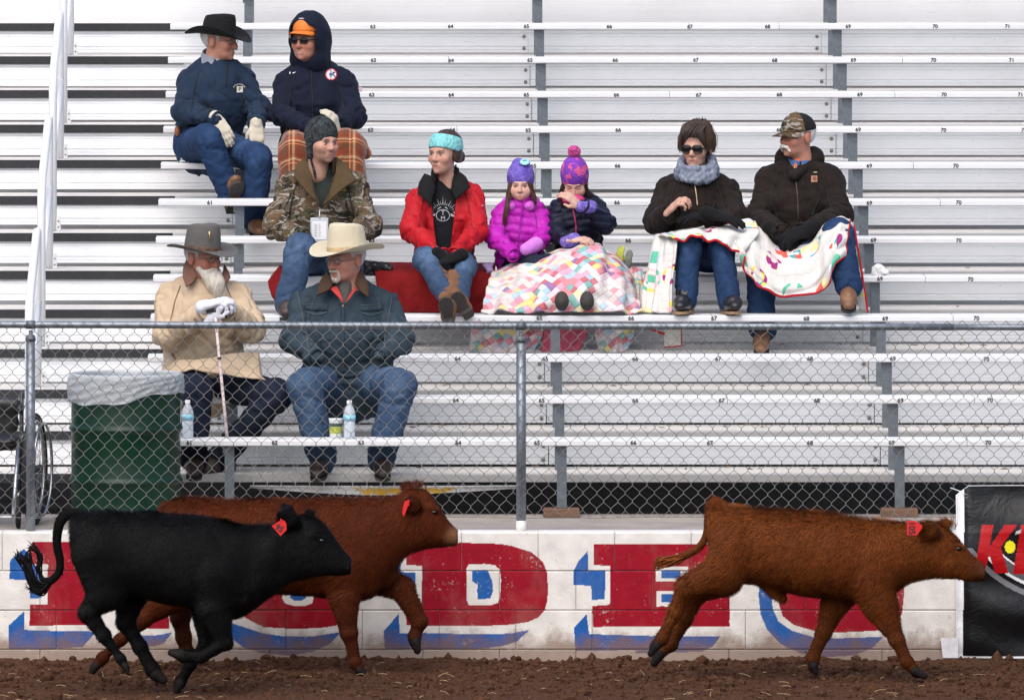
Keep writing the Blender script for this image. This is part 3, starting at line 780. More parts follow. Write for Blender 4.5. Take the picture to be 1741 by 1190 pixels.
def sdf(prims, vox, pad=.03, noise=None, cut=None):
    lo = np.min([p.box()[0] for p in prims if p.op == 'u'], 0) - pad; hi = np.max([p.box()[1] for p in prims if p.op == 'u'], 0) + pad
    n = np.ceil((hi-lo)/vox).astype(int) + 2
    ax = [lo[i] + np.arange(n[i])*vox for i in range(3)]
    Fd = np.full(n, .08, dtype=np.float32)
    for p in prims:
        a, b = p.box(); m = .03 + 2*p.k
        i0 = np.clip(((a-m-lo)/vox).astype(int), 0, n-1); i1 = np.clip(((b+m-lo)/vox).astype(int)+2, 1, n)
        if (i1 <= i0).any(): continue
        G = np.stack(np.meshgrid(*[ax[i][i0[i]:i1[i]] for i in range(3)], indexing='ij'), -1)
        d = p.d(G); sl = tuple(slice(i0[i], i1[i]) for i in range(3)); f = Fd[sl]; k = p.k
        if p.op == 'u':
            h = np.clip(.5 + .5*(f-d)/k, 0, 1); Fd[sl] = f*(1-h) + d*h - k*h*(1-h)
        else:
            h = np.clip(.5 - .5*(f+d)/k, 0, 1); Fd[sl] = f*(1-h) - d*h + k*h*(1-h)
    if noise is not None or cut is not None:
        G = np.stack(np.meshgrid(*ax, indexing='ij'), -1)
        if noise is not None:
            msk = np.abs(Fd) < .035; q = G[msk]; Fd[msk] += noise(q).astype(np.float32)
        if cut is not None: Fd = np.maximum(Fd, cut(G)).astype(np.float32)
    # surface nets
    ins = Fd < 0
    c8 = [ins[a:n[0]-1+a, b:n[1]-1+b, c:n[2]-1+c] for a in (0,1) for b in (0,1) for c in (0,1)]
    sm = sum(c.astype(np.int8) for c in c8); act = (sm > 0) & (sm < 8)
    ids = np.full(act.shape, -1, dtype=np.int64); cells = np.argwhere(act); ids[act] = np.arange(len(cells))
    acc = np.zeros((len(cells), 3)); cnt = np.zeros(len(cells))
    I = cells
    for axi in range(3):
        o1, o2 = [i for i in range(3) if i != axi]
        for a in (0, 1):
            for b in (0, 1):
                p0 = I.copy(); p0[:, o1] += a; p0[:, o2] += b; p1 = p0.copy(); p1[:, axi] += 1
                f0 = Fd[p0[:,0], p0[:,1], p0[:,2]]; f1 = Fd[p1[:,0], p1[:,1], p1[:,2]]
                m = (f0 < 0) != (f1 < 0); t = np.where(m, f0/np.where(m, f0-f1, 1), 0)
                pos = p0.astype(float); pos[:, axi] += t
                acc[m] += pos[m]; cnt[m] += 1
    V = lo + acc/cnt[:, None]*vox
    Fs = []
    for axi in range(3):
        o1, o2 = [(1,2),(2,0),(0,1)][axi]
        s0 = [slice(None)]*3; s1 = [slice(None)]*3; s0[axi] = slice(0, -1); s1[axi] = slice(1, None)
        A, B = ins[tuple(s0)], ins[tuple(s1)]
        e = np.argwhere(A != B); flip = B[e[:,0], e[:,1], e[:,2]]
        ok = (e[:, o1] > 0) & (e[:, o2] > 0) & (e[:, o1] < n[o1]-1) & (e[:, o2] < n[o2]-1); e = e[ok]; flip = flip[ok]
        q = []
        for da, db in ((-1,-1),(0,-1),(0,0),(-1,0)):
            c = e.copy(); c[:, o1] += da; c[:, o2] += db; q.append(ids[c[:,0], c[:,1], c[:,2]])
        q = np.stack(q, 1); q[flip] = q[flip][:, ::-1]; Fs.append(q)
    F = np.concatenate(Fs); F = F[(F >= 0).all(1)]
    return V, F
def nearest_tag(prims, V):
    best = np.full(len(V), 1e9); tg = np.zeros(len(V), int)
    for p in prims:
        if p.op != 'u': continue
        d = p.d(V); m = d < best; best[m] = d[m]; tg[m] = p.tag
    return tg
def vnormals(V, F):
    T = V[F]; nrm = np.cross(T[:,2]-T[:,0], T[:,3]-T[:,1]) if F.shape[1] == 4 else np.cross(T[:,1]-T[:,0], T[:,2]-T[:,0])
    N = np.zeros_like(V)
    for k in range(F.shape[1]): np.add.at(N, F[:, k], nrm)
    return N/(np.linalg.norm(N, axis=1)[:, None]+1e-12)
def cmix(a, b, t): t = np.asarray(t)[..., None]; return a*(1-t) + b*t
def sstep(a, b, x): t = np.clip((x-a)/(b-a), 0, 1); return t*t*(3-2*t)
# ================================================================ CALVES
class loftx:   # body lofted along x from stations (x, z_top, z_bot, half_width)
    def __init__(s, st, y0, k=.04, tag=0, bulge=2.05):
        st = np.asarray(st, float); s.x = st[:,0]; s.zt = st[:,1]; s.zb = st[:,2]; s.w = st[:,3]; s.y0 = y0; s.k = k; s.op = 'u'; s.tag = tag; s.p = bulge
    def box(s): return np.array([s.x.min()-.03, s.y0-s.w.max()-.01, s.zb.min()-.01]), np.array([s.x.max()+.03, s.y0+s.w.max()+.01, s.zt.max()+.01])
    def d(s, P):
        x = P[..., 0]; xc = np.clip(x, s.x[0], s.x[-1])
        zt = np.interp(xc, s.x, s.zt); zb = np.interp(xc, s.x, s.zb); w = np.interp(xc, s.x, s.w)
        h = (zt-zb)/2; c = (zt+zb)/2
        q = (np.abs((P[..., 2]-c)/h)**s.p + np.abs((P[..., 1]-s.y0)/w)**s.p + 1e-9)**(1/s.p)
        d = (q-1)*np.minimum(h, w)
        return np.maximum(d, np.abs(x-xc) - .0) if False else np.where(x == xc, d, np.sqrt(np.maximum(d, 0)**2 + (x-xc)**2) + np.minimum(d, 0)*0)
def smooth_st(st, n=60):
    st = np.asarray(st, float); t = np.linspace(st[0,0], st[-1,0], n); out = [t]
    for c in (1, 2, 3):
        v = np.interp(t, st[:,0], st[:,c]); 
        for _ in range(2): v = np.convolve(np.pad(v, 2, mode='edge'), [.1,.2,.4,.2,.1], mode='valid')
        out.append(v)
    return np.stack(out, 1)
def mat_coat(name, rough=.6, spec=.25):
    t = NT(name); c = t.attr(); f = t.noise(26, 5, .7, vec=t.mapped((1, 1, .45)))
    t.base(t.mix(t.ramp(f, [(.3, .0), (.75, .55)]), c, t.mix(.5, c, (.0, .0, .0)))); t.rough(rough); t.b.inputs['Specular IOR Level'].default_value = .06
    t.bump(t.noise(70, 4, .7, vec=t.mapped((1, 1, .4))), .5, .01); return t.m
def build_calf(name, label, Yc, stations, legs, tail, ears, eye, nostril, cols, tagspec, tuft, hairN, hairL, extra=()):
    s = S(Yc)
    P = lambda px, py, dy=0: np.array(W(px, py, Yc)) + np.array([0, dy, 0])
    root = thing(name, label, 'calf', (XP(np.mean([q[0] for q in stations]), Yc), Yc, 0), 'calves running along the wall')
    st = [(XP(x, Yc), ZP(t, Yc), ZP(b, Yc), w) for x, t, b, w in stations]
    pr = [loftx(smooth_st(st), Yc, k=.03)]
    for leg in legs:
        pts = [P(a, b, dy) for a, b, dy, r in leg['p']]; rad = [r*(1 if i_ < 2 else .86) for i_, (*_, r) in enumerate(leg['p'])]
        n = len(pts)
        for i in range(n-1):
            pr.append(rc(pts[i], pts[i+1], rad[i], rad[i+1], sq=((0,1,0), .72 if i < leg.get('flat', 1) else .9), k=.035 if i < 1 else .018, tag=0 if i < n-2 else (0 if i < n-1 else 1)))
        for i in range(2, n-1): pr.append(el(pts[i], rad[i]*1.10, k=.015))
        # hoof: two-toed wedge
        a, b = pts[-2], pts[-1]; d = _n(b-a); hp = b
        for sy in (-.014, .014):
            pr.append(rc(hp + np.array([0, sy, 0]) - d*.012, hp + np.array(leg.get('toe', (.03, 0, -.012))) + np.array([0, sy, 0]), .024, .015, k=.008, tag=2))
    for e in ears:
        b, t, dy0, dy1, w = e; A, B = P(*b, dy0), P(*t, dy1)
        pr.append(rc(A, (A+B)/2, .020, w, sq=((.25, 1, 0), .42), k=.015, tag=3)); pr.append(rc((A+B)/2, B, w, .010, sq=((.25, 1, 0), .38), k=.01, tag=3))
    for q in extra: pr.append(q(P))
    nse = lambda q: .007*wnoise(q*np.array([1, 1, .7]), 23, 2.4, 2) + .0035*wnoise(q*np.array([1, 1, .6]), 17, 7, 3)
    V, F = sdf(pr, .0075, noise=nse)
    N = vnormals(V, F); tg = nearest_tag(pr, V)
    base, dark, light = [np.array(c) for c in cols[:3]]
    z0, z1 = V[:,2].min(), V[:,2].max()
    back = sstep(.55, 1.0, N[:,2]); C = np.tile(base, (len(V), 1))
    n1 = wnoise(V*np.array([1,1,.6]), 5, 2.2, 3)
    C = cmix(C, light, np.clip(.35 + .5*n1, 0, 1)*.5)
    # natural darker points (lower legs, belly seam) and paler muzzle
    low = sstep(.36, .12, V[:,2]); C = cmix(C, dark, low*.45)
    nz = np.array(P(*nostril)); dm = np.linalg.norm((V-nz)*np.array([1, .6, 1]), axis=1)
    C = cmix(C, np.array(cols[3] if len(cols) > 3 else dark), sstep(.075, .03, dm)*.8)
    C[tg == 2] = (.016, .014, .013)
    C[tg == 3] = C[tg == 3]*.62
    C = C*(1 + .12*wnoise(V, 9, 14, 2))[:, None]
    body = add('body', mesh_from('body', V, F, smooth=True, col=np.clip(C, .002, 1)), MATS[name+'_coat'], root)
    # coat hair: tapered strands lying along the lie of the coat
    rs = np.random.RandomState(3); T = V[F]; area = np.linalg.norm(np.cross(T[:,2]-T[:,0], T[:,3]-T[:,1]), axis=1)
    eye3 = np.array(P(*eye)); fc = T.mean(1); de = np.hypot(fc[:,0]-eye3[0], fc[:,2]-eye3[2]); dn_ = np.hypot(fc[:,0]-nz[0], fc[:,2]-nz[2])
    w = area*np.where((tg[F[:,0]] == 2), 0, 1)*sstep(.018, .04, de)*sstep(.02, .07, dn_); fi = rs.choice(len(F), hairN, p=w/w.sum())
    uv = rs.rand(hairN, 2); q = T[fi]; Pp = (q[:,0]*(1-uv[:,:1]) + q[:,1]*uv[:,:1])*(1-uv[:,1:]) + (q[:,3]*(1-uv[:,:1]) + q[:,2]*uv[:,:1])*uv[:,1:]
    nn = N[F[fi, 0]]; flow = np.tile(np.array([-.75, 0, -.65]), (hairN, 1)) + .5*np.stack([wnoise(Pp, 61, 3, 2), wnoise(Pp, 62, 3, 2), wnoise(Pp, 63, 3, 2)], 1) + rs.normal(0, .22, (hairN, 3))
    flow -= nn*(flow*nn).sum(1)[:, None]; flow /= np.linalg.norm(flow, axis=1)[:, None]
    L = hairL*rs.uniform(.5, 1.3, hairN)*np.clip(.45 + 1.2*sstep(.15, .5, Pp[:,2]), 0, 1.25)
    headm = sstep(XP(stations[-1][0]-75, Yc), XP(stations[-1][0]-20, Yc), Pp[:,0]); L *= (1-.6*headm)
    top = sstep(.6, .95, nn[:,2]); lift = (.30 + .35*top)[:, None]
    tip = Pp + (flow*(1-lift*.3) + nn*lift)*L[:, None]; mid = Pp + (flow*.6 + nn*(lift+.25)*.8)*L[:, None]*.5
    side = np.cross(flow, nn); side /= np.linalg.norm(side, axis=1)[:, None]; wd = .0013
    HV = np.stack([Pp - side*wd, Pp + side*wd, mid + side*wd*.8, mid - side*wd*.8, tip], 1).reshape(-1, 3); o = np.arange(hairN)[:, None]*5
    HF = np.concatenate([o + np.array([[0,1,2]]), o + np.array([[0,2,3]]), o + np.array([[3,2,4]])], 0)
    hc = C[F[fi, 0]]*rs.uniform(.65, 1.5, (hairN, 1)); hc = np.stack([hc*.55, hc*.55, hc*1.0, hc*1.0, hc*1.7], 1).reshape(-1, 3)
    h = add('coat_hair', mesh_from('coat_hair', HV, HF, smooth=False, col=np.clip(hc, .001, 1)), MATS[name+'_hair'], root); tag(h, kind='stuff')
    # tail
    tp = [P(*p_) if len(p_) == 2 else P(*p_) for p_ in tail['p']]; tr = tail['r']
    def cat(pts, rad, n=6):
        pts = [Vector(p) for p in pts]; out = []; ro = []
        for i in range(len(pts)-1):
            p0, p1, p2, p3 = pts[max(i-1,0)], pts[i], pts[i+1], pts[min(i+2, len(pts)-1)]
            for k in range(n):
                t = k/n; out.append(.5*((2*p1) + (p2-p0)*t + (2*p0-5*p1+4*p2-p3)*t*t + (3*p1-p0-3*p2+p3)*t**3)); ro.append(rad[i]*(1-t)+rad[i+1]*t)
        out.append(pts[-1]); ro.append(rad[-1]); return out, ro
    o_, r_ = cat(tp, tr); tl = MB().tube(o_, r_, 10).build('tail', simple(name+'_tailskin', [base[i]*.9 for i in range(3)], .8, .35, 60, .5, 120, spec=.08), root, smooth=True)
    th = MB(); rs = np.random.RandomState(12)
    for p_ in range(tail.get('fuzz', 260)):      # hairs along the tail
        i = rs.randint(1, len(o_)-1); d = (o_[i]-o_[i-1]).normalized(); e = Vector(rs.normal(0, 1, 3)).normalized(); b = o_[i] + e*r_[i]*.8
        th.tube([b, b + d*.016 + e*.004, b + d*.034 + e*.007], [.0016, .0013, .0003], 3, cap=False)
    for tf in tail['tufts']:
        pts = [P(*q_) for q_ in tf]
        for k in range(tail.get('n', 14)):
            j = [Vector(p) + Vector(rs.normal(0, .006 + .008*ii/len(pts), 3)) for ii, p in enumerate(pts)]
            oo, rr = cat(j, [.005, .004, .003, .0008][:len(j)] if len(j) <= 4 else [.004]*(len(j)-1) + [.0008], 4); th.tube(oo, rr, 4, cap=False)
    th.build('switch', MATS[name+'_plainhair'], tl, smooth=True)
    # eye, nostril
    ex = P(*eye); ex[1] = Yc - .0;
    bv = BVHTree.FromPolygons([tuple(v) for v in V], [tuple(f) for f in F])
    def onskin(px, py):
        p = Vector(P(px, py)); hit = bv.ray_cast(Vector((p.x, -6, p.z)), Vector((0, 1, 0))); return hit[0] if hit[0] is not None else p
    e = onskin(*eye); ME = MB(); bm = bmesh.new(); bmesh.ops.create_uvsphere(bm, u_segments=12, v_segments=8, radius=.016); ME.V = [tuple(v.co*1.0) for v in bm.verts]; ME.F = [tuple(v.index for v in f.verts) for f in bm.faces]; bm.free()
    eo = ME.build('eye', simple('calf_eye', (.006, .004, .004), .08, .1), root, smooth=True); eo.location = e + Vector((0, .006, 0)); eo.scale = (1.25, .7, .8); eo.parent = root; eo.matrix_parent_inverse = Matrix.Translation(root.location).inverted()
    # soft lids
    lid = MB(); lid.tube([e + Vector((.019*math.cos(a), .002 - .004*math.sin(a), .012*math.sin(a) + .0015)) for a in np.linspace(-.2, 3.34, 9)], [.002]+[.0045]*7+[.002], 6); lid.build('eyelid', simple(name+'_lid', [base[i]*.6 for i in range(3)], .9, .2, spec=.05), root, smooth=True)
    n_ = onskin(nostril[0]-3, nostril[1]); bm = bmesh.new(); bmesh.ops.create_uvsphere(bm, u_segments=10, v_segments=7, radius=.008); ME = MB(); ME.V = [tuple(v.co) for v in bm.verts]; ME.F = [tuple(v.index for v in f.verts) for f in bm.faces]; bm.free()
    no = ME.build('nostril', simple('nostril', (.01, .006, .005), .3, .1), root, smooth=True); no.matrix_parent_inverse = Matrix.Translation(root.location).inverted(); no.location = n_ + Vector((.0, .004, 0)); no.scale = (1.1, .6, .8)
    # poll tuft
    if tuft:
        tb = MB(); rs = np.random.RandomState(6)
        for k in range(90):
            b = Vector(P(tuft[0] + rs.normal(0, 5), tuft[1] + rs.normal(0, 3) + 5, rs.normal(0, .03))); d = Vector((rs.normal(-.2, .5), rs.normal(0, .5), 1)).normalized()
            tb.tube([b, b + d*.018, b + d*.034 + Vector((-.008, 0, -.004))], [.002, .0018, .0004], 3, cap=False)
        tb.build('poll_tuft', MATS[name+'_plainhair'], root, smooth=True)
    # ear tag
    tx, tpoly, txt, trot, tpos, tsz, ty = tagspec
    y = ty if ty is not None else (onskin(*tx).y - .008)
    tv = [(XP(a, y), y, ZP(b, y)) for a, b in tpoly]; m = MB(); n = len(tv)
    m.V = tv + [(a, y+.003, c) for a, _, c in tv]; m.F = [tuple(range(n))[::-1], tuple(range(n, 2*n))] + [(i, (i+1) % n, n+(i+1) % n, n+i) for i in range(n)]
    me_ = m.build('ear_tag', simple('tag_red', (.62, .012, .012), .4, .1), root)
    if txt:
        tm = text_mesh(txt, tsz, bold=.0012); to = bpy.data.objects.new('number', tm); COL.objects.link(to); to.parent = me_
        if not tm.materials: tm.materials.append(M_BLACK)
        # place in world: parent chain root translation cancels
        to.matrix_parent_inverse = Matrix.Identity(4); to.location = (XP(tpos[0], y), y - .0025, ZP(tpos[1], y)); to.rotation_euler = (0, R(trot), 0)
    stud = MB().tube([(XP(*[tx[0], y]), y-.004, ZP(tx[1], y)), (XP(tx[0], y), y+.012, ZP(tx[1], y))], .006, 8).build('tag_stud', simple('tag_red', (.62, .012, .012)), me_)
    return root
for nm, rgh in (('red_calf', .55), ('brown_calf', .55), ('black_calf', .5)):
    MATS[nm+'_coat'] = mat_coat(nm+'_coat', rgh); t = NT(nm+'_hair'); t.base(t.attr()); t.rough(.6); t.b.inputs['Specular IOR Level'].default_value = .10; t.b.inputs['Specular IOR Level'].default_value = .15 if nm == 'black_calf' else .10; MATS[nm+'_hair'] = t.m
simple('red_calf_plainhair', (.15, .042, .009), .6, .4, 40, spec=.1); simple('brown_calf_plainhair', (.085, .02, .006), .55, .4, 40); simple('black_calf_plainhair', (.005, .0046, .0046), .6, .4, 40, spec=.15)

n_, f_ = -.095, .095     # near / far side offsets
build_calf('red_calf', 'shaggy red calf with ear tag 105 galloping with hind legs stretched back', -1.0,
  [(1208,870,905,.05),(1212,863,935,.10),(1220,859,962,.135),(1234,858,985,.16),(1258,864,992,.17),(1292,868,990,.172),(1330,868,1002,.178),(1375,872,1013,.182),(1420,876,1016,.178),(1462,880,1024,.168),(1495,885,1030,.155),(1515,888,1016,.135),(1532,889,996,.115),(1556,888,984,.095),(1578,887,981,.088),(1598,890,982,.085),(1612,893,983,.080),(1626,909,984,.070),(1640,926,986,.060),(1652,942,989,.054),(1662,954,991,.052),(1669,961,989,.046),(1673,967,984,.032)],
  [{'p': [(1250,928,n_,.125),(1228,972,n_-.02,.098),(1168,992,n_-.015,.062),(1148,1035,n_,.040),(1126,1082,n_,.034),(1111,1096,n_,.030)], 'flat': 2, 'toe': (-.018, 0, -.035)},
   {'p': [(1252,940,f_,.115),(1236,985,f_,.085),(1186,1008,f_,.055),(1166,1055,f_,.036),(1143,1097,f_,.033),(1120,1118,f_,.028)], 'flat': 2, 'toe': (-.022, 0, -.035)},
   {'p': [(1478,985,n_+.01,.115),(1496,1026,n_,.085),(1523,1084,n_,.043),(1541,1122,n_,.033),(1556,1140,n_,.030)], 'flat': 2, 'toe': (.035, 0, -.015)},
   {'p': [(1450,985,f_,.10),(1424,1022,f_,.072),(1402,1078,f_,.042),(1384,1120,f_,.031),(1384,1138,f_,.030)], 'flat': 2, 'toe': (.012, 0, -.026)}],
  {'p': [(1232,862),(1216,854,0),(1206,872,-.01),(1201,908,-.02),(1187,930,-.02),(1161,945,-.02),(1135,956,-.02)], 'r': [.030,.030,.024,.020,.019,.021,.014], 'tufts': [[(1168,943,-.02),(1150,952,-.02),(1130,960,-.02),(1113,964,-.02)],[(1160,945,-.02),(1140,951,-.03),(1124,951,-.02),(1115,957,-.02)]], 'fuzz': 900, 'n': 34},
  [((1592,907),(1563,884),-.080,-.165,.048), ((1600,900),(1614,888),.07,.11,.03)], (1628,931), (1667,972),
  [(.095,.024,.005), (.035,.010,.004), (.22,.064,.012), (.055,.020,.010)],
  ((1566,896), [(1542,885),(1556,885),(1568,893),(1568,898),(1558,910),(1542,909)], '105', 90, (1550,897), .046, -1.205), (1612,888), 85000, .029,
  extra=[lambda P: rc(P(1618,924,-.06), P(1636,928,-.045), .018, .014, k=.02), lambda P: rc(P(1300,985,0), P(1332,1018,0), .035, .02, k=.03)])
build_calf('brown_calf', 'dark red calf with folded ear tag trotting with one foreleg raised', -.6,
  [(277,862,900,.06),(282,852,935,.11),(296,846,965,.15),(320,848,990,.17),(370,850,1005,.185),(430,852,1008,.185),(500,850,1012,.185),(560,848,1017,.178),(605,846,1020,.160),(635,846,1020,.145),(655,847,1000,.125),(672,843,968,.105),(686,836,946,.095),(700,829,937,.088),(714,826,934,.084),(728,833,932,.077),(741,847,930,.067),(752,866,931,.060),(762,887,933,.055),(769,898,932,.051),(774,904,928,.044),(777,909,922,.030)],
  [{'p': [(320,930,n_,.15),(300,1000,n_,.11),(243,1048,n_,.055),(205,1085,n_,.036),(176,1115,n_,.033),(160,1132,n_,.028)], 'flat': 2, 'toe': (-.012, 0, -.03)},
   {'p': [(330,940,f_,.14),(325,1005,f_,.09),(306,1052,f_,.050),(312,1085,f_,.036),(318,1112,f_,.032),(318,1124,f_,.028)], 'flat': 2, 'toe': (.02, 0, -.025)},
   {'p': [(585,960,n_,.125),(586,1012,n_,.075),(594,1074,n_,.044),(604,1122,n_,.034),(614,1140,n_,.030)], 'flat': 1, 'toe': (.032, 0, -.016)},
   {'p': [(618,975,f_,.11),(684,1002,f_-.02,.060),(714,1058,f_-.02,.040),(705,1084,f_-.02,.030),(706,1096,f_-.02,.026)], 'flat': 1, 'toe': (.012, 0, -.035)}],
  {'p': [(284,856),(274,870,0),(270,900,.03),(276,940,.05)], 'r': [.03,.022,.016,.012], 'tufts': [[(276,930,.05),(274,960,.05),(270,985,.05)]]},
  [((712,862),(690,846),-.085,-.15,.046), ((700,836),(686,826),.07,.12,.035)], (738,869), (771,911),
  [(.066,.014,.004), (.026,.0065,.003), (.125,.028,.007), (.18,.085,.042)],
  ((694,858), [(688,852),(697,849),(693,862),(687,877),(684,874),(685,862)], '', 0, (690,862), .03, -.775), (711,822), 75000, .022,
  extra=[lambda P: rc(P(726,860,-.055), P(744,866,-.045), .018, .014, k=.02), lambda P: rc(P(655,985,0), P(668,975,0), .05, .03, k=.03)])
build_calf('black_calf', 'black calf with red ear tag 95 running nearest the camera', -1.75,
  [(123,880,905,.05),(128,873,945,.10),(140,870,975,.14),(160,869,1000,.16),(190,870,1016,.175),(225,872,1012,.172),(260,875,1021,.178),(300,877,1031,.182),(340,879,1040,.180),(372,884,1050,.170),(398,890,1055,.155),(420,893,1045,.14),(445,893,1027,.12),(468,890,1008,.105),(488,884,993,.095),(505,877,985,.09),(520,873,980,.086),(534,874,977,.080),(548,884,976,.070),(562,901,976,.058),(574,920,978,.056),(585,940,980,.053),(592,951,979,.047),(597,957,974,.032)],
  [{'p': [(172,940,n_,.14),(182,1002,n_,.10),(151,1037,n_,.050),(178,1078,n_,.036),(206,1116,n_,.033),(215,1132,n_,.027)], 'flat': 2, 'toe': (.012, 0, -.03)},
   {'p': [(205,950,f_,.13),(222,1008,f_,.09),(213,1060,f_,.046),(236,1102,f_,.035),(258,1140,f_,.032),(266,1152,f_,.027)], 'flat': 2, 'toe': (.034, 0, -.02)},
   {'p': [(372,975,n_,.125),(366,1032,n_,.085),(384,1090,n_,.043),(344,1112,n_,.031),(312,1111,n_,.029),(302,1108,n_,.026)], 'flat': 1, 'toe': (-.034, 0, .006)},
   {'p': [(360,980,f_,.11),(352,1036,f_,.075),(350,1096,f_,.042),(324,1132,f_,.031),(306,1162,f_,.029),(302,1168,f_,.026)], 'flat': 1, 'toe': (-.008, 0, -.025)}],
  {'p': [(140,876),(116,874,-.01),(102,888,-.03),(97,920,-.03),(102,950,-.03),(100,972,-.03),(84,988,-.03),(66,996,-.03)], 'r': [.036,.030,.026,.022,.020,.020,.019,.012],
   'tufts': [[(80,990,-.03),(64,998,-.03),(50,980,-.03),(38,950,-.03),(30,938,-.03)],[(82,988,-.03),(66,992,-.04),(52,970,-.04),(48,945,-.04),(54,934,-.04)],[(84,986,-.03),(72,985,-.03),(66,965,-.02),(68,945,-.02),(60,930,-.02),(50,928,-.02)],[(90,984,-.03),(72,1004,-.03),(58,1003,-.03),(48,990,-.03)]], 'fuzz': 420, 'n': 15},
  [((506,889),(474,868),-.075,-.16,.046), ((500,880),(482,862),.06,.11,.032)], (547,917), (593,964),
  [(.0036,.0034,.0035), (.006,.005,.0045), (.0065,.0062,.0065), (.005,.0045,.0045)],
  ((478,884), [(462,894),(474,886),(483,884),(487,890),(487,901),(477,911)], '95', 32, (475,898), .042, -1.95), (528,872), 70000, .022,
  extra=[lambda P: rc(P(534,906,-.06), P(554,914,-.045), .018, .014, k=.02)])
# ================================================================ PEOPLE KIT
def cloth(name, c, rough=.85, var=.22, scale=9, weave=420, sheen=.25, worn=None, bump=.25):
    if name in MATS: return MATS[name]
    t = NT(name); f = t.noise(scale, 6, .65); g = t.noise(60, 4, .6)
    b = t.ramp(f, [(.25, [x*(1-var) for x in c]), (.75, [min(1, x*(1+var)) for x in c])])
    if worn: b = t.mix(t.ramp(t.math('MULTIPLY', f, g), [(.25, 0.0), (.42, .6)]), b, worn)
    t.base(b); t.rough(rough); t.b.inputs['Specular IOR Level'].default_value = .2; t.b.inputs['Sheen Weight'].default_value = min(sheen, .03)
    rg = t.math('ABSOLUTE', t.math('SUBTRACT', t.noise(5, 4, .5, dist=1.2, vec=t.mapped((1, 1, .8), (.3, .5, .2))), .5))
    t.bump(t.math('ADD', t.math('ADD', t.noise(weave, 2, .5), t.math('MULTIPLY', t.noise(35, 4, .6), 1.6)), t.math('MULTIPLY', t.math('SUBTRACT', .12, t.math('MINIMUM', rg, .12)), -16.0)), bump*1.0, .006)
    MATS[name] = t.m; return t.m
def denim(name, c, fade):
    if name in MATS: return MATS[name]
    t = NT(name); f = t.noise(7, 6, .7); w = t.noise(260, 3, .6, vec=t.mapped((1, 1, .25))); g = t.noise(22, 5, .65)
    b = t.ramp(f, [(.25, [x*.7 for x in c]), (.7, [x*1.15 for x in c])])
    b = t.mix(t.ramp(g, [(.45, 0.0), (.72, .40)]), b, fade); b = t.mix(t.math('MULTIPLY', t.sep(t.attr('Col'))[0], t.ramp(g, [(.3, .55), (.7, 1.0)])), b, [x*1.5 for x in fade]); b = t.mix(t.ramp(w, [(.35, .35), (.65, 0.0)]), b, [x*1.6 for x in c])
    t.base(b); t.rough(.85); t.b.inputs['Specular IOR Level'].default_value = .2; rg = t.math('ABSOLUTE', t.math('SUBTRACT', t.noise(5.5, 4, .5, dist=1.2, vec=t.mapped((1, 1, 1), (.3, .5, .2))), .5))
    t.bump(t.math('ADD', t.math('ADD', w, g), t.math('MULTIPLY', t.math('SUBTRACT', .12, t.math('MINIMUM', rg, .12)), -14.0)), .3, .006); MATS[name] = t.m; return t.m
def skinmat(name='skin'):
    if name in MATS: return MATS[name]
    t = NT(name); c = t.attr(); f = t.noise(90, 4, .6)
    g = t.noise(24, 5, .7); t.base(t.mix(t.ramp(g, [(.45, 0.0), (.72, .30)]), t.mix(t.ramp(f, [(.3, .0), (.7, .18)]), c, (.45, .16, .10)), (.40, .12, .08))); t.rough(.5); t.b.inputs['Specular IOR Level'].default_value = .35
    t.b.inputs['Subsurface Weight'].default_value = .0; t.bump(f, .12, .003); MATS[name] = t.m; return t.m
def knit(name, c1, c2, scale=60, rib=True):
    if name in MATS: return MATS[name]
    t = NT(name); v = t.n('ShaderNodeTexVoronoi'); v.inputs['Scale'].default_value = scale; t.link(t.mapped((1, 1, .55)), v.inputs['Vector'])
    f = t.noise(scale*.35, 4, .7)
    t.base(t.mix(t.ramp(f, [(.35, 0.0), (.65, 1.0)]), c1, c2)); t.rough(.95); t.b.inputs['Specular IOR Level'].default_value = .1
    t.bump(v.outputs['Distance'], .8, .008); MATS[name] = t.m; return t.m
def mat_camo():
    t = NT('camo'); co = t.coord()
    a = t.noise(6.5, 4, .6, dist=1.2); b = t.noise(11, 5, .65, dist=1.6, vec=t.mapped((1.3, 1, .6), (0, .6, 0))); c = t.noise(15, 4, .6, dist=2.2, vec=t.mapped((.5, 1, 1.3), (0, -.5, 0)))
    base = t.ramp(a, [(.3, (.018, .016, .012)), (.42, (.055, .045, .03)), (.5, (.115, .09, .06)), (.58, (.05, .055, .03)), (.68, (.20, .17, .13))], 'CONSTANT')
    base = t.mix(t.ramp(b, [(.53, 0.0), (.55, 1.0)], 'LINEAR'), base, (.105, .062, .030))
    base = t.mix(t.ramp(c, [(.56, 0.0), (.575, 1.0)]), base, (.27, .245, .21)); base = t.mix(t.ramp(b, [(.36, 1.0), (.38, 0.0)]), base, (.015, .014, .012))
    t.base(base); t.rough(.85); t.b.inputs['Specular IOR Level'].default_value = .2; t.bump(t.noise(50, 4), .25, .006); return t.m
M_CAMO = mat_camo()

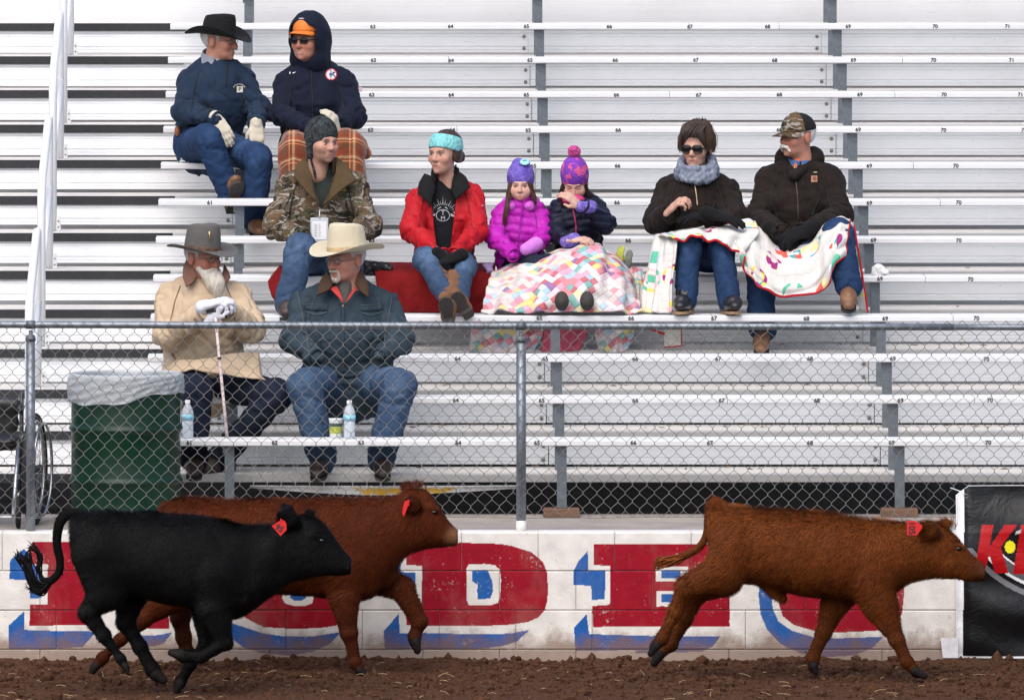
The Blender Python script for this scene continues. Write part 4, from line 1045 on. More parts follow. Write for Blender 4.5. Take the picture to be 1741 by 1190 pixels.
# ---------------------------------------------------------------- ruled cloth sheets
def resample(pts, n):
    P = np.array([tuple(W(*p)) if len(p) == 3 else p for p in pts], float); d = np.r_[0, np.cumsum(np.linalg.norm(np.diff(P, axis=0), axis=1))]
    t = np.linspace(0, d[-1], n); Q = np.stack([np.interp(t, d, P[:, i]) for i in range(3)], 1)
    for _ in range(3): Q[1:-1] = .25*Q[:-2] + .5*Q[1:-1] + .25*Q[2:]
    return Q
def sheet(name, rows, mat, parent=None, n=60, m=30, fold=.008, ffreq=9, seed=1, sag=0, thick=.006, rough_edge=.0, uvs=(1, 1)):
    """rows: list of polylines [(px,py,Y)...] from top to bottom, surface interpolates through them"""
    A = np.stack([resample(r, n) for r in rows], 0); k = len(rows)
    t = np.linspace(0, k-1, m); G = np.zeros((m, n, 3))
    for i in range(3):
        for j in range(n):
            G[:, j, i] = np.interp(t, np.arange(k), A[:, j, i])
    for _ in range(3): G[1:-1] = .25*G[:-2] + .5*G[1:-1] + .25*G[2:]
    u = np.linspace(0, 1, n)[None, :]; v = np.linspace(0, 1, m)[:, None]
    du = np.r_[0, np.cumsum(np.linalg.norm(np.diff(G[m//2], axis=0), axis=1))]; dv = np.r_[0, np.cumsum(np.linalg.norm(np.diff(G[:, n//2], axis=0), axis=1))]
    N = np.cross(np.gradient(G, axis=1), np.gradient(G, axis=0)); N /= np.linalg.norm(N, axis=2)[..., None] + 1e-9
    rs = np.random.RandomState(seed); ph = rs.rand(6)*6.28
    f = (np.sin(u*ffreq*6.28*.5 + ph[0] + 1.2*np.sin(v*4+ph[1])) + .6*np.sin(u*ffreq*6.28*.93 + ph[2] - 2*v) + .5*np.sin(v*ffreq*3 + ph[3] + 2*np.sin(u*7+ph[4])))*fold*(.25 + .75*v)
    P = G + N*f[..., None]; P[..., 2] += wnoise(P.reshape(-1, 3), seed+5, 9, 2).reshape(m, n)*rough_edge*(v**3)
    V = P.reshape(-1, 3); idx = np.arange(m*n).reshape(m, n)
    F = np.stack([idx[:-1,:-1], idx[1:,:-1], idx[1:,1:], idx[:-1,1:]], -1).reshape(-1, 4)
    UV = np.stack([np.tile(du*uvs[0], (m, 1)), np.tile(dv[:, None]*uvs[1], (1, n))], -1).reshape(-1, 2)
    o = add(name, mesh_from(name, V, F, uv=UV, smooth=True), mat, parent)
    if thick: s = o.modifiers.new('thick', 'SOLIDIFY'); s.thickness = thick; s.offset = 0
    return o, P
def edge_tube(name, pts, r, mat, parent): return MB().tube([Vector(p) for p in pts], r, 6).build(name, mat, parent, smooth=True)

# ---------------------------------------------------------------- heads
def build_head(skin, brow=(.10,.06,.04), lip=(.45,.17,.15), stubble=None, female=False, child=False, nose=1.0, jaw=1.0, ruddy=.5, smile=False, eyes='open', vox=.0042):
    j = jaw*(.9 if female else 1.0)
    pr = [el((0,.018,.030), (.076,.096,.088), k=.02), el((0,-.028,-.03), (.063*j,.062,.082), k=.03), el((0,-.040,-.080), (.046*j,.046,.036), k=.025),
          el((0,-.076,-.100), (.018,.014,.014), k=.015),
          rc((-.034,-.079,.014), (.034,-.079,.014), .013, .013, k=.015), rc((0,-.084,.006), (0,-.103,-.032), .009*nose, .0125*nose, k=.01),
          el((-.011*nose,-.095,-.036), .009*nose, k=.006), el((.011*nose,-.095,-.036), .009*nose, k=.006),
          el((-.040,-.058,-.030), .026, k=.02), el((.040,-.058,-.030), .026, k=.02),
          rc((-.017,-.083,-.064), (.017,-.083,-.064), .0085, .0085, k=.008), rc((-.015,-.082,-.075), (.015,-.082,-.075), .009, .009, k=.007),
          el((-.079,.018,-.012), (.009,.020,.033), k=.008, tag=3), el((.079,.018,-.012), (.009,.020,.033), k=.008, tag=3),
          rc((0,.022,-.075), (0,.040,-.19), .052*(.80 if female or child else 1.06), .058*(.80 if female or child else 1.08), k=.03),
          el((-.031,-.094,-.001), (.019,.018,.011), k=.010, op='s'), el((.031,-.094,-.001), (.019,.018,.011), k=.010, op='s'),
          rc((-.018,-.098,-.0695), (.018,-.098,-.0695), .004, .004, k=.006, op='s'),
          el((-.031,-.074,-.003), .0135, k=.003, tag=1), el((.031,-.074,-.003), .0135, k=.003, tag=1)]
    if child:      # rounder, shorter face
        pr[1] = el((0,-.026,-.022), (.066,.062,.072), k=.03); pr[2] = el((0,-.036,-.064), (.048,.046,.034), k=.03); pr[3] = el((0,-.074,-.084), (.013,.011,.011), k=.018)
        pr[8] = el((-.040,-.056,-.034), .029, k=.03); pr[9] = el((.040,-.056,-.034), .029, k=.03); pr[4] = rc((-.030,-.078,.016), (.030,-.078,.016), .009, .009, k=.02)
    if not (female or child):
        for sx in (-1, 1): pr += [rc((sx*.019,-.099,-.040), (sx*.030,-.086,-.072), .003, .003, k=.008, op='s'), rc((sx*.020,-.090,-.016), (sx*.042,-.078,-.018), .002, .002, k=.006, op='s')]
        pr += [rc((-.03,-.088,.045), (.03,-.088,.045), .0015, .0015, k=.006, op='s')]
    V, F = sdf(pr, vox, pad=.02)
    x, y, z = V[:,0], V[:,1], V[:,2]; sk = np.array(skin, float); C = np.tile(sk, (len(V), 1))
    ax = np.abs(x); face = sstep(-.035, -.06, y)
    red = np.array([sk[0]*1.02, sk[1]*.62, sk[2]*.58])
    C = cmix(C, red, face*np.clip(np.exp(-((ax-.042)/.02)**2 - ((z+.03)/.022)**2) + np.exp(-(ax/.014)**2 - ((z+.033)/.016)**2), 0, 1)*ruddy)
    C = cmix(C, red, (nearest_tag(pr, V) == 3)*ruddy*.6)
    if stubble is not None:
        m = face*sstep(-.035, -.06, z)*sstep(-.175, -.10, z)*(1 - np.exp(-(ax/.018)**2 - ((z+.069)/.009)**2)); m = np.maximum(m, sstep(.045,.06,ax)*sstep(-.02,-.05,z)*sstep(.02,-.01,y)*.9*sstep(-.14,-.11,z))
        C = cmix(C, np.array(stubble), np.clip(m, 0, 1)*.62)
    C = cmix(C, np.array(lip), face*np.exp(-(ax/.020)**4 - ((z+.0695)/.0095)**4)*sstep(-.075, -.084, y)*.85)
    C = cmix(C, np.array(lip)*.22, np.exp(-(ax/.018)**4 - ((z+.0695)/.0028)**2)*face*.9)
    if smile: C = cmix(C, np.array([.75,.72,.66]), face*np.exp(-(ax/.012)**4 - ((z+.0685)/.003)**4)*.9)
    bw = np.exp(-((ax-.031)/.019)**4 - ((z-.0155-.006*(1-((ax-.03)/.02)**2)*.5)/(.0064 if not (female or child) else .0042))**2)*sstep(-.06, -.075, y)
    C = cmix(C, np.array(brow), np.clip(bw*.9, 0, 1))
    ex = (ax-.031)/.0145; ez = (z+.002)/.0068; em = np.exp(-(ex**2+ez**2)**2)*face
    if eyes == 'open':
        C = cmix(C, np.array([.50,.47,.44]), np.clip(em*1.1, 0, 1)*.75)
        C = cmix(C, np.array([.03,.022,.018]), np.exp(-((ax-.031)/(.0092 if child else .0076))**4 - ((z+.002)/(.0084 if child else .0070))**4)*face)
    C = cmix(C, np.array([.05,.03,.025]), np.exp(-((ax-.031)/.016)**4 - ((z-.0045+.002*ex**2*1.5 if eyes == 'open' else z+.004)/.0034)**2)*face*.95)
    return V, F, np.clip(C, .003, .9)
def head_matrix(pos, yaw, pitch=0, roll=0, scale=1.0):
    """yaw>0 turns the face towards image right; pitch>0 looks up"""
    return Matrix.Translation(Vector(pos)) @ Matrix.Rotation(R(yaw), 4, 'Z') @ Matrix.Rotation(R(-pitch), 4, 'X') @ Matrix.Rotation(R(roll), 4, 'Y') @ Matrix.Scale(scale, 4)
def xf(V, M): A = np.array(M); return V@A[:3,:3].T + A[:3,3]
def join(parts):
    Vs, Fs, Cs = [], [], []; o = 0
    for V, F, C in parts: Vs.append(V); Fs.append(F+o); Cs.append(C); o += len(V)
    return np.concatenate(Vs), np.concatenate(Fs), np.concatenate(Cs)
def hand_prims(wrist, d, n, thumb=1, curl=(.35,.5,.4), sc=1.0, fat=1.0, spread=.0):
    """wrist point, d finger direction, n palm-facing normal, thumb=+1/-1 side (d x n)"""
    w = np.array(wrist, float); d = _n(d); n = np.array(n, float); n = _n(n - d*(n@d)); s = np.cross(d, n)
    pr = [rc(w - d*.02*sc, w + d*.03*sc, .030*sc*fat, .033*sc*fat, sq=(n, .62), k=.012), rc(w + d*.03*sc + s*.010*sc, w + d*.082*sc + s*.016*sc, .027*sc*fat, .025*sc*fat, sq=(n, .55), k=.015), rc(w + d*.03*sc - s*.010*sc, w + d*.078*sc - s*.018*sc, .027*sc*fat, .024*sc*fat, sq=(n, .55), k=.015)]
    for i, L in enumerate((.92, 1.04, 1.0, .8)):
        off = (1.5-i)*.0205*thumb; b = w + d*(.085 - (.008 if i == 3 else .0))*sc + s*off*sc
        dd = _n(d + s*off*(spread*14)); nn = n; a = 0
        for q, l in enumerate((.045, .029, .023)):
            a = curl[q]*(1 + .08*(i-1.5)); d2 = dd*math.cos(a) + nn*math.sin(a); n2 = nn*math.cos(a) - dd*math.sin(a)
            e = b + d2*l*L*sc; pr.append(rc(b, e, (.0105-.0012*q)*sc*fat, (.0097-.0012*q)*sc*fat, k=.004)); b, dd, nn = e, d2, n2
    tb = w + d*.022*sc + s*.026*sc*thumb + n*.006; t1 = tb + _n(d*.72 + s*.62*thumb + n*.35)*.042*sc; t2 = t1 + _n(d*.95 + s*.15*thumb + n*.35)*.032*sc
    pr += [rc(tb, t1, .015*sc*fat, .012*sc*fat, k=.012), rc(t1, t2, .0115*sc*fat, .009*sc*fat, k=.004)]
    return pr
def glove(parent, mat, wrist, d, n, thumb=1, name='glove', cuff=.0, vox=.0048, **kw):
    pr = hand_prims(wrist, d, n, thumb, **kw)
    dd = _n(d); w = np.array(wrist, float)
    if cuff: pr.append(rc(w - dd*cuff, w - dd*.005, .040, .036, k=.012))
    V, F = sdf(pr, vox, pad=.015); return add(name, mesh_from(name, V, F, smooth=True), mat, parent)

SEAMC = {'tan_canvas': (.30,.20,.12), 'red_shell': (.30,.005,.01), 'magenta_shell': (.3,.01,.27), 'denim_jacket': (.10,.13,.15), 'navy_jacket': (.01,.02,.04)}
def person(label, J, mats, ys, girth=1.0, headcfg=None, yaw=0, pitch=0, roll=0, hscale=1.0, bare=(), jk=None, seed=1, legs=True, jacket_name='jacket', arm=1.0, cutfn=None, jvox=.009, extra_j=(), leg_r=1.0, foot=True, wr=1.0):
    """J: joints as (px,py,Y). keys pel che nek sl sr el er wl wr hl hr kl kr al ar tl tr(toes) head"""
    j = {k: np.array(W(*v)) for k, v in J.items()}
    for k_ in ('sl', 'sr'): j[k_] = j[k_]*.90 + np.array([j['nek'][0], j[k_][1], j[k_][2]])*.10 - np.array([0, 0, .018])
    base = Vector((j['pel'][0], ys + .1, j['pel'][2] - .1))
    root = thing('person', label, 'person', base, 'spectators on the bleachers')
    g = girth; fwd = np.array([0, -1, 0.0])
    out = {'root': root, 'j': j}
    # body: head, neck, core limbs (one mesh)
    M = head_matrix(j['head'], yaw, pitch, roll, hscale); out['M'] = M
    hV, hF, hC = build_head(**headcfg); hV = xf(hV, M); sk = np.array(headcfg['skin'])
    core = [rc(j['pel'], j['che'], .10*g, .11*g, k=.03), rc(j['che'], j['nek'], .10*g, .05, k=.03), rc(j['sl'], j['sr'], .05, .05, k=.03), rc(j['nek'], np.array(xf(np.array([[0,.03,-.12]]), M))[0], .045, .045, k=.03)]
    for a, b, c in (('sl','el','wl'), ('sr','er','wr')): core += [rc(j[a], j[b], .04, .034, k=.02), rc(j[b], j[c], .034, .026, k=.02)]
    if legs:
        for a, b, c in (('hl','kl','al'), ('hr','kr','ar')): core += [rc(j[a], j[b], .04, .03, k=.03), rc(j[b], j[c], .03, .024, k=.02)]
    cV, cF = sdf(core, .018); parts = [(hV, hF, hC), (cV, cF, np.tile(sk, (len(cV), 1)))]
    for b in bare:
        V, F = sdf(b, .0045, pad=.015); cc = np.tile(sk, (len(V), 1))*(1 + .1*wnoise(V, 4, 20, 2))[:, None]; parts.append((V, F, cc))
    V, F, C = join(parts); add('body', mesh_from('body', V, F, smooth=True, col=C), skinmat(), root)
    # jacket
    fo = lambda a, w, s_: (a, w, s_ + seed)
    if jk is None: jk = {}
    rw, rch = jk.get('waist', .165)*g, jk.get('chest', .185)*g; dep = jk.get('depth', .70); ar = jk.get('arm', .062)*arm; fa = jk.get('fold', .014)
    hipp = j['pel'] + np.array([0, -.01, jk.get('hem', .0)])
    pr = [rc(hipp, j['che'], rw, rch, sq=(fwd, dep), k=.05, fold=fo(fa*.8, .10, .3)), rc(j['che'], j['che']*.35 + j['nek']*.65, rch, rch*.60, sq=(fwd, dep), k=.06, fold=fo(fa*.5, .13, 1.3)),
          rc(j['sl'], j['nek'] - np.array([0,0,.015]), ar*1.0, .060, k=.06), rc(j['sr'], j['nek'] - np.array([0,0,.015]), ar*1.0, .060, k=.06)]
    for q, (a, b, c) in enumerate((('sl','el','wl'), ('sr','er','wr'))):
        pr += [rc(j[a], j[b], ar*1.0, ar*.98, k=.045, fold=fo(fa, .10, 2.1+q)), rc(j[b], j[c], ar*.98, ar*.68*wr, k=.028, fold=fo(fa, .085, 4.2+q))]
    if jk.get('collar', True): pr.append(rc(j['nek'] - np.array([0, 0, .03]), j['nek'] + np.array(jk.get('coldir', (0, .0, .035))), .078, .070*jk.get('colr', 1), k=.025))
    pr += list(extra_j)
    nz = lambda q: jk.get('noise', .005)*wnoise(q*np.array([1, 1, 1.15]), seed+20, jk.get('nf', 4.5), 3) + .0022*wnoise(q, seed+31, 16, 2) + jk.get('crease', .010)*np.exp(-(wnoise(q*np.array([1.1, 1, .7]), seed+50, 4.2, 2)/.16)**2)
    V, F = sdf(pr, jvox, noise=nz, cut=cutfn(j) if cutfn else None)
    out['jacket'] = add(jacket_name, mesh_from(jacket_name, V, F, smooth=True), mats['jacket'], root); out['bvh'] = BVHTree.FromPolygons([tuple(v) for v in V], [tuple(f) for f in F])
    out['jprims'] = pr
    # tailoring: armhole seams and cuffs
    seam_m = simple('seam_' + mats['jacket'].name, [x*.45 for x in SEAMC.get(mats['jacket'].name, (.02, .02, .02))], .85, .1)
    for s_, k_ in (('sl', -1), ('sr', 1)):
        (xa, ya, Ya), (xn, yn, Yn) = J[s_], J['nek']; xc = J['che'][0]
        strip_on('seam', [(xa*.62 + xn*.38, ya*.55 + yn*.45 - 4), (xa*.80 + xc*.20, ya + 14), (xa*.86 + xc*.14, ya + 34), (xa*.92 + xc*.08, ya + 52)], .0045, out['bvh'], seam_m, root, Y=Ya - .1, off=.0025, n=14)
    for e_, w_ in (('el', 'wl'), ('er', 'wr')):
        d_ = _n(j[w_] - j[e_]); u_ = _n(np.cross(d_, [.3, .5, .8])); v_ = np.cross(d_, u_); rr = ar*.70*wr
        MB().tube([Vector(j[w_] + d_*.012 + (u_*math.cos(a) + v_*math.sin(a))*rr) for a in np.linspace(0, 6.283, 16, endpoint=False)], .0085, 6, closed=True).build('cuff', mats['jacket'], root, smooth=True)
    if legs:
        lr = leg_r*g**.5
        pr = [rc(j['hl'], j['hr'], .115*lr, .115*lr, k=.05)]
        for q, (a, b, c) in enumerate((('hl','kl','al'), ('hr','kr','ar'))):
            pr += [rc(j[a], j[b], .100*lr, .078*lr, k=.04, fold=fo(.011, .11, 6.1+q)), rc(j[b], j[c] + np.array([0,0,-.01]), .076*lr, .070*lr, k=.03, fold=fo(.010, .085, 7.3+q))]
        nz2 = lambda q: .003*wnoise(q, seed+41, 5, 3) + .005*np.exp(-(wnoise(q*np.array([1,1,.8]), seed+52, 4.5, 2)/.14)**2)
        V, F = sdf(pr, .009, noise=nz2); N_ = vnormals(V, F); fd = np.zeros(len(V))
        for a, b, c in (('hl','kl','al'), ('hr','kr','ar')):      # worn, paler fronts of thighs and knees
            for p0, p1, c0, wd in ((j[a], j[b], .62, .34), (j[b], j[c], .12, .25)):
                ba = p1-p0; t_ = ((V-p0)@ba)/(ba@ba); dist = np.linalg.norm(V - p0 - np.clip(t_, 0, 1)[:, None]*ba, axis=1); fd = np.maximum(fd, np.exp(-((t_-c0)/wd)**2)*(dist < .13*lr)*np.clip(N_@np.array([0, -.78, .62]), 0, 1)**2)
        fd = np.clip(fd*(1 + .35*wnoise(V, 7, 9, 2)), 0, 1)*.85
        out['trousers'] = add('jeans', mesh_from('jeans', V, F, smooth=True, col=np.repeat(fd[:, None], 3, 1)), mats['trousers'], root)
        if foot:
            for a, t_ in (('al','tl'), ('ar','tr')):
                boot(root, j[a], j[t_], mats['boots'], mats.get('sole', M_SOLE))
    return out
M_SOLE = simple('boot_sole', (.035, .03, .027), .8, .3, 60, .5, 90)
def boot(root, ankle, toe, mat, sole, sc=1.0, name='boot'):
    a, t = np.array(ankle, float), np.array(toe, float); f = _n(t-a); 
    # sole normal: perpendicular to the foot direction, pointing away from the shin (roughly down)
    dn = np.array([0, 0, -1.0]); dn = _n(dn - f*(dn@f)) if abs(f@dn) < .98 else np.array([0, -1.0, 0])
    heel = a - f*.03 + dn*.05*sc
    ball = t - f*.05
    pr = [rc(a + np.array([0,0,.02]), a, .046*sc, .046*sc, k=.02), rc(a, heel, .050*sc, .042*sc, k=.02), rc(heel, ball, .043*sc, .046*sc, k=.02, fold=(.006, .05, 1)), rc(ball, t, .046*sc, .036*sc, sq=(dn, .75), k=.02)]
    V, F = sdf(pr, .0075, noise=lambda q: .002*wnoise(q, 3, 14, 2)); b = add(name, mesh_from(name, V, F, smooth=True), mat, root)
    # sole slab following heel -> toe
    c0 = heel + dn*.036*sc; c1 = t + dn*.026*sc; sd = _n(np.cross(f, dn)); n = 14; VV = []; prof = [(0,.028),(.06,.036),(.25,.036),(.45,.032),(.7,.044),(.88,.042),(.97,.028),(1.0,.010)]
    L = [p[0] for p in prof]; wv = [p[1] for p in prof]; ts = np.linspace(0, 1, n); up = [];
    for dz in (0, .016):
        for sgn in (-1, 1):
            for tt in ts:
                c = c0 - f*.035 + (c1 + f*.03 - c0 + f*.035)*tt; heelx = .012 if (tt < .33 and dz) else 0
                VV.append(c + sd*sgn*np.interp(tt, L, wv)*sc + dn*(dz*sc + heelx))
    Fq = []
    for i in range(n-1):
        Fq += [(i, i+1, n+i+1, n+i), (2*n+i, 3*n+i, 3*n+i+1, 2*n+i+1), (i, 2*n+i, 2*n+i+1, i+1), (n+i, n+i+1, 3*n+i+1, 3*n+i)]
    Fq += [(0, n, 3*n, 2*n), (n-1, 3*n-1, 4*n-1, 2*n-1)]
    so = add('sole', mesh_from('sole', np.array(VV), Fq), sole, b)
    so.matrix_parent_inverse = Matrix.Identity(4)
    return b

# ---------------------------------------------------------------- things worn on the head (built in head space, then placed)
def place(name, V, F, mat, root, M, smooth=True, thick=0, col=None):
    o = add(name, mesh_from(name, xf(np.asarray(V, float), M), F, smooth=smooth, col=col), mat, root)
    if thick: s = o.modifiers.new('thick', 'SOLIDIFY'); s.thickness = thick; s.offset = 0
    return o
def cowboy_hat(root, M, mat, band, crown_h=.115, brim=.115, curl=.045, z0=.055, dip=.018, tilt=6, cw=.083, cd=.102, crease=.024, back=0, flat=False, open_=1.0):
    n = 72; A = np.linspace(0, 2*np.pi, n, endpoint=False); rings = []
    sx, cy = np.cos(A), np.sin(A)            # x side, y back(+)/front(-)
    for t in (0, .35, .7, .9, 1.0):           # crown outwards-up
        taper = 1 - .10*t - .14*max(0, t-.7)/.3*.6
        z = crown_h*(t if t < .7 else .7 + (t-.7)*.98); zz = z + (.012*cy*(-1)*t if not flat else 0)
        pinch = 1 - .13*t*np.exp(-((np.abs(sx)-.6)/.3)**2)*(cy < 0)
        rings.append(np.stack([sx*cw*taper*pinch, cy*cd*taper, np.zeros(n) + zz], 1))
    top = rings[-1]
    for r_ in (.72, .42, .15):
        q = top.copy(); q[:,0] *= r_; q[:,1] *= r_; dent = crease*(1 - .3*r_)*np.exp(-(q[:,0]/.030)**2); q[:,2] = top[:,2].mean() + .006 - dent + (top[:,2]-top[:,2].mean())*r_ + .006*(1-r_); rings.append(q)
    brim_r = []
    for t in (0, .12, .3, .5, .7, .85, 1.0):
        rx, ry = cw + brim*t*(1.0*open_), cd + brim*1.02*t
        z = curl*(t**2.2)*np.abs(sx)**2.2 - dip*t*(np.abs(cy)**2)*1.0
        rx2 = rx - .25*curl*t**3
        brim_r.append(np.stack([sx*rx2, cy*ry, z], 1))
    def mk(rs_): 
        V = np.concatenate(rs_); m = len(rs_); F = []
        for i in range(m-1):
            for k in range(n): F.append((i*n+k, i*n+(k+1) % n, (i+1)*n+(k+1) % n, (i+1)*n+k))
        return V, F, m
    H = M @ Matrix.Translation((0, .012+back, z0)) @ Matrix.Rotation(R(tilt), 4, 'X')
    V, F, m = mk(rings); F.append(tuple((m-1)*n+k for k in range(n)))
    hat = place('hat', V, F, mat, root, H, thick=.003)
    s = hat.modifiers.new('sub', 'SUBSURF'); s.levels = s.render_levels = 1
    V, F, m = mk(brim_r); br = place('brim', V, F, mat, hat, H, thick=.0045); br.matrix_parent_inverse = Matrix.Identity(4)
    s = br.modifiers.new('sub', 'SUBSURF'); s.levels = s.render_levels = 1
    b = []
    for t, z in ((1.018, .002), (1.022, .012), (1.012, .024), (1.0, .026)):
        b.append(np.stack([sx*cw*t*(1-.05*z/.02*.3), cy*cd*t*(1-.05*z/.02*.3), np.zeros(n)+z], 1))
    V, F, m = mk(b); bo = place('hat_band', V, F, band, hat, H); bo.matrix_parent_inverse = Matrix.Identity(4)
    return hat
def ball_cap(root, M, mat, billmat, z0=.035, s=1.0, tilt=4, backmat=None):
    n, m = 40, 12; V = []; F = []
    for i in range(m):
        t = i/(m-1)*math.pi/2
        for k in range(n):
            a = 2*math.pi*k/n; V.append((math.cos(a)*.084*s*math.cos(t), math.sin(a)*.105*s*math.cos(t), .098*s*math.sin(t)*(1 + .04*math.sin(a)*-1)))
    for i in range(m-1):
        for k in range(n): F.append((i*n+k, i*n+(k+1) % n, (i+1)*n+(k+1) % n, (i+1)*n+k))
    H = M @ Matrix.Translation((0, .012, z0)) @ Matrix.Rotation(R(tilt), 4, 'X')
    me = place('cap', V, F, mat, root, H, thick=.003)
    if backmat:
        me.data.materials.append(backmat)
        for p in me.data.polygons:
            k = p.vertices[0] % n; a = 2*math.pi*(k+.5)/n
            if math.sin(a) > -.1: p.material_index = 1
    # bill
    V = []; F = []; nu, nv = 21, 7
    for j in range(nv):
        t = j/(nv-1)
        for i in range(nu):
            u = i/(nu-1)*2-1; a = u*1.12
            x0, y0 = math.sin(a)*.083*s, -math.cos(a)*.104*s
            L = .070*s*(math.cos(u*1.45)**.6 if abs(u) < 1 else 0); V.append((x0*(1+.06*t), y0 - L*t, .004 - .010*t - .022*(u*u)*(.4+.6*t)))
    for j in range(nv-1):
        for i in range(nu-1): F.append((j*nu+i, j*nu+i+1, (j+1)*nu+i+1, (j+1)*nu+i))
    b = place('bill', V, F, billmat, me, H, thick=.004); b.matrix_parent_inverse = Matrix.Identity(4)
    bt = MB().lathe([(.006, 0), (.005, .004), (.0, .005)], (0, 0, .097*s), 10); q = place('button', bt.V, bt.F, mat, me, H); q.matrix_parent_inverse = Matrix.Identity(4)
    return me
def worn_sdf(name, prims, mat, root, M, vox=.005, noise=None, cut=None, parent=None):
    V, F = sdf(prims, vox, pad=.015, noise=noise, cut=cut); o = place(name, V, F, mat, parent or root, M)
    if parent: o.matrix_parent_inverse = Matrix.Identity(4)
    return o
def glasses(root, M, frame, lens, rim=.0016, w=.021, h=.0145, y=-.099, z=-.002, name='glasses', dark=False, thick=.0):
    mb = MB()
    def ring(cx):
        return [(cx + w*math.copysign(abs(math.cos(a))**.75, math.cos(a)), y + .004 + .35*abs(cx + w*math.cos(a))**2*10*.3, z + h*math.copysign(abs(math.sin(a))**.75, math.sin(a))) for a in np.linspace(0, 2*math.pi, 20, endpoint=False)]
    for cx in (-.032, .032):
        mb.tube([Vector(p) for p in ring(cx)], rim, 5, closed=True)
    mb.tube([(-.012, y+.003, z+.004), (0, y, z+.006), (.012, y+.003, z+.004)], rim, 5)
    for sx in (-1, 1): mb.tube([(sx*.053, y+.010, z+.004), (sx*.074, y+.035, z+.006), (sx*.082, .005, z+.004), (sx*.081, .022, z-.012)], rim + thick, 5)
    o = place(name, mb.V, mb.F, frame, root, M)
    for cx in (-.032, .032):
        p = ring(cx); V = [(cx, y-.001, z)] + p; F = [(0, i+1, (i+1) % 20 + 1) for i in range(20)]
        l = place('lens', V, F, lens, o, M); l.matrix_parent_inverse = Matrix.Identity(4)
    return o
M_LENS = NT('clear_lens'); M_LENS.base((.7,.75,.78)); M_LENS.rough(.05); M_LENS.set(Alpha=.16); M_LENS = M_LENS.m
M_DARKLENS = simple('dark_lens', (.008, .007, .008), .08, .1); M_FRAME = simple('wire_frame', (.25, .22, .18), .3, .1, metal=.8); M_BLKFRAME = simple('black_frame', (.012,.010,.010), .25, .1)

def strands(name, paths, mat, parent, n=30, spread=.006, r=.0022, seed=1, M=None, jit=.0015):
    """locks of hair along guide paths"""
    mb = MB(); rs = np.random.RandomState(seed)
    for path in paths:
        P = [Vector(p) for p in path]
        for k in range(n):
            o = rs.normal(0, 1, 3); q = [p + Vector(o)*spread*(.5 + .8*i/len(P)) + Vector(rs.normal(0, jit, 3)) for i, p in enumerate(P)]
            mb.tube(q, [r]*(len(q)-1) + [r*.25], 4, cap=False)
    V = np.array(mb.V); 
    if M is not None: V = xf(V, M)
    o = add(name, mesh_from(name, V, mb.F, smooth=True), mat, parent); return o
def decal(name, V2, F, bvh, mat, parent, off=.003, cx=0, cz=0, y0=-4, grand=False):
    """flat print (x,z) draped on a garment by casting along the view depth"""
    out = []
    ly = None
    for x, z in V2:
        h = bvh.ray_cast(Vector((cx+x, y0, cz+z)), Vector((0, 1, 0)))
        if h[0] is not None: ly = h[0].y
        out.append((cx+x, (ly if ly is not None else 0) - off, cz+z))
    o = add(name, mesh_from(name, out, F), mat, parent); return o
def text_decal(name, s, size, px, py, Y, bvh, mat, parent, rot=0, **kw):
    me = text_mesh(s, size); c = W(px, py, Y); ca, sa = math.cos(rot), math.sin(rot)
    V2 = [(v.co.x*ca - v.co.z*sa, v.co.x*sa + v.co.z*ca) for v in me.vertices]; F = [tuple(p.vertices) for p in me.polygons]
    return decal(name, V2, F, bvh, mat, parent, cx=c.x, cz=c.z, **kw)
def disc2(r0, r1, n=24, sx=1, sz=1):
    V = [(sx*r*math.cos(2*math.pi*k/n), sz*r*math.sin(2*math.pi*k/n)) for r in (r0, r1) for k in range(n)]
    return V, [(k, (k+1) % n, n+(k+1) % n, n+k) for k in range(n)]
def grid2(w, h, n=6):
    V = [(w*(i/(n-1)-.5), h*(j/(n-1)-.5)) for j in range(n) for i in range(n)]; return V, [(j*n+i, j*n+i+1, (j+1)*n+i+1, (j+1)*n+i) for j in range(n-1) for i in range(n-1)]
def strip_on(name, pts, w, bvh, mat, parent, off=.003, Y=4, n=24):
    """a narrow strip (zip, seam, stitch) laid on a garment along pixel points"""
    P = resample([(a, b, Y) for a, b in pts], n); mb = MB(); V = []; ly = None
    for i in range(n):
        t = P[min(i+1, n-1)] - P[max(i-1, 0)]; t = t/np.linalg.norm(t); sd = np.array([-t[2], 0, t[0]])
        for sg in (-.5, .5):
            q = P[i] + sd*w*sg; h = bvh.ray_cast(Vector((q[0], -4, q[2])), Vector((0, 1, 0)))
            if h[0] is not None: ly = h[0].y
            V.append((q[0], (ly or Y) - off, q[2]))
    F = [(2*i, 2*i+1, 2*i+3, 2*i+2) for i in range(n-1)]; o = add(name, mesh_from(name, V, F, smooth=True), mat, parent)
    s = o.modifiers.new('thick', 'SOLIDIFY'); s.thickness = .002; return o
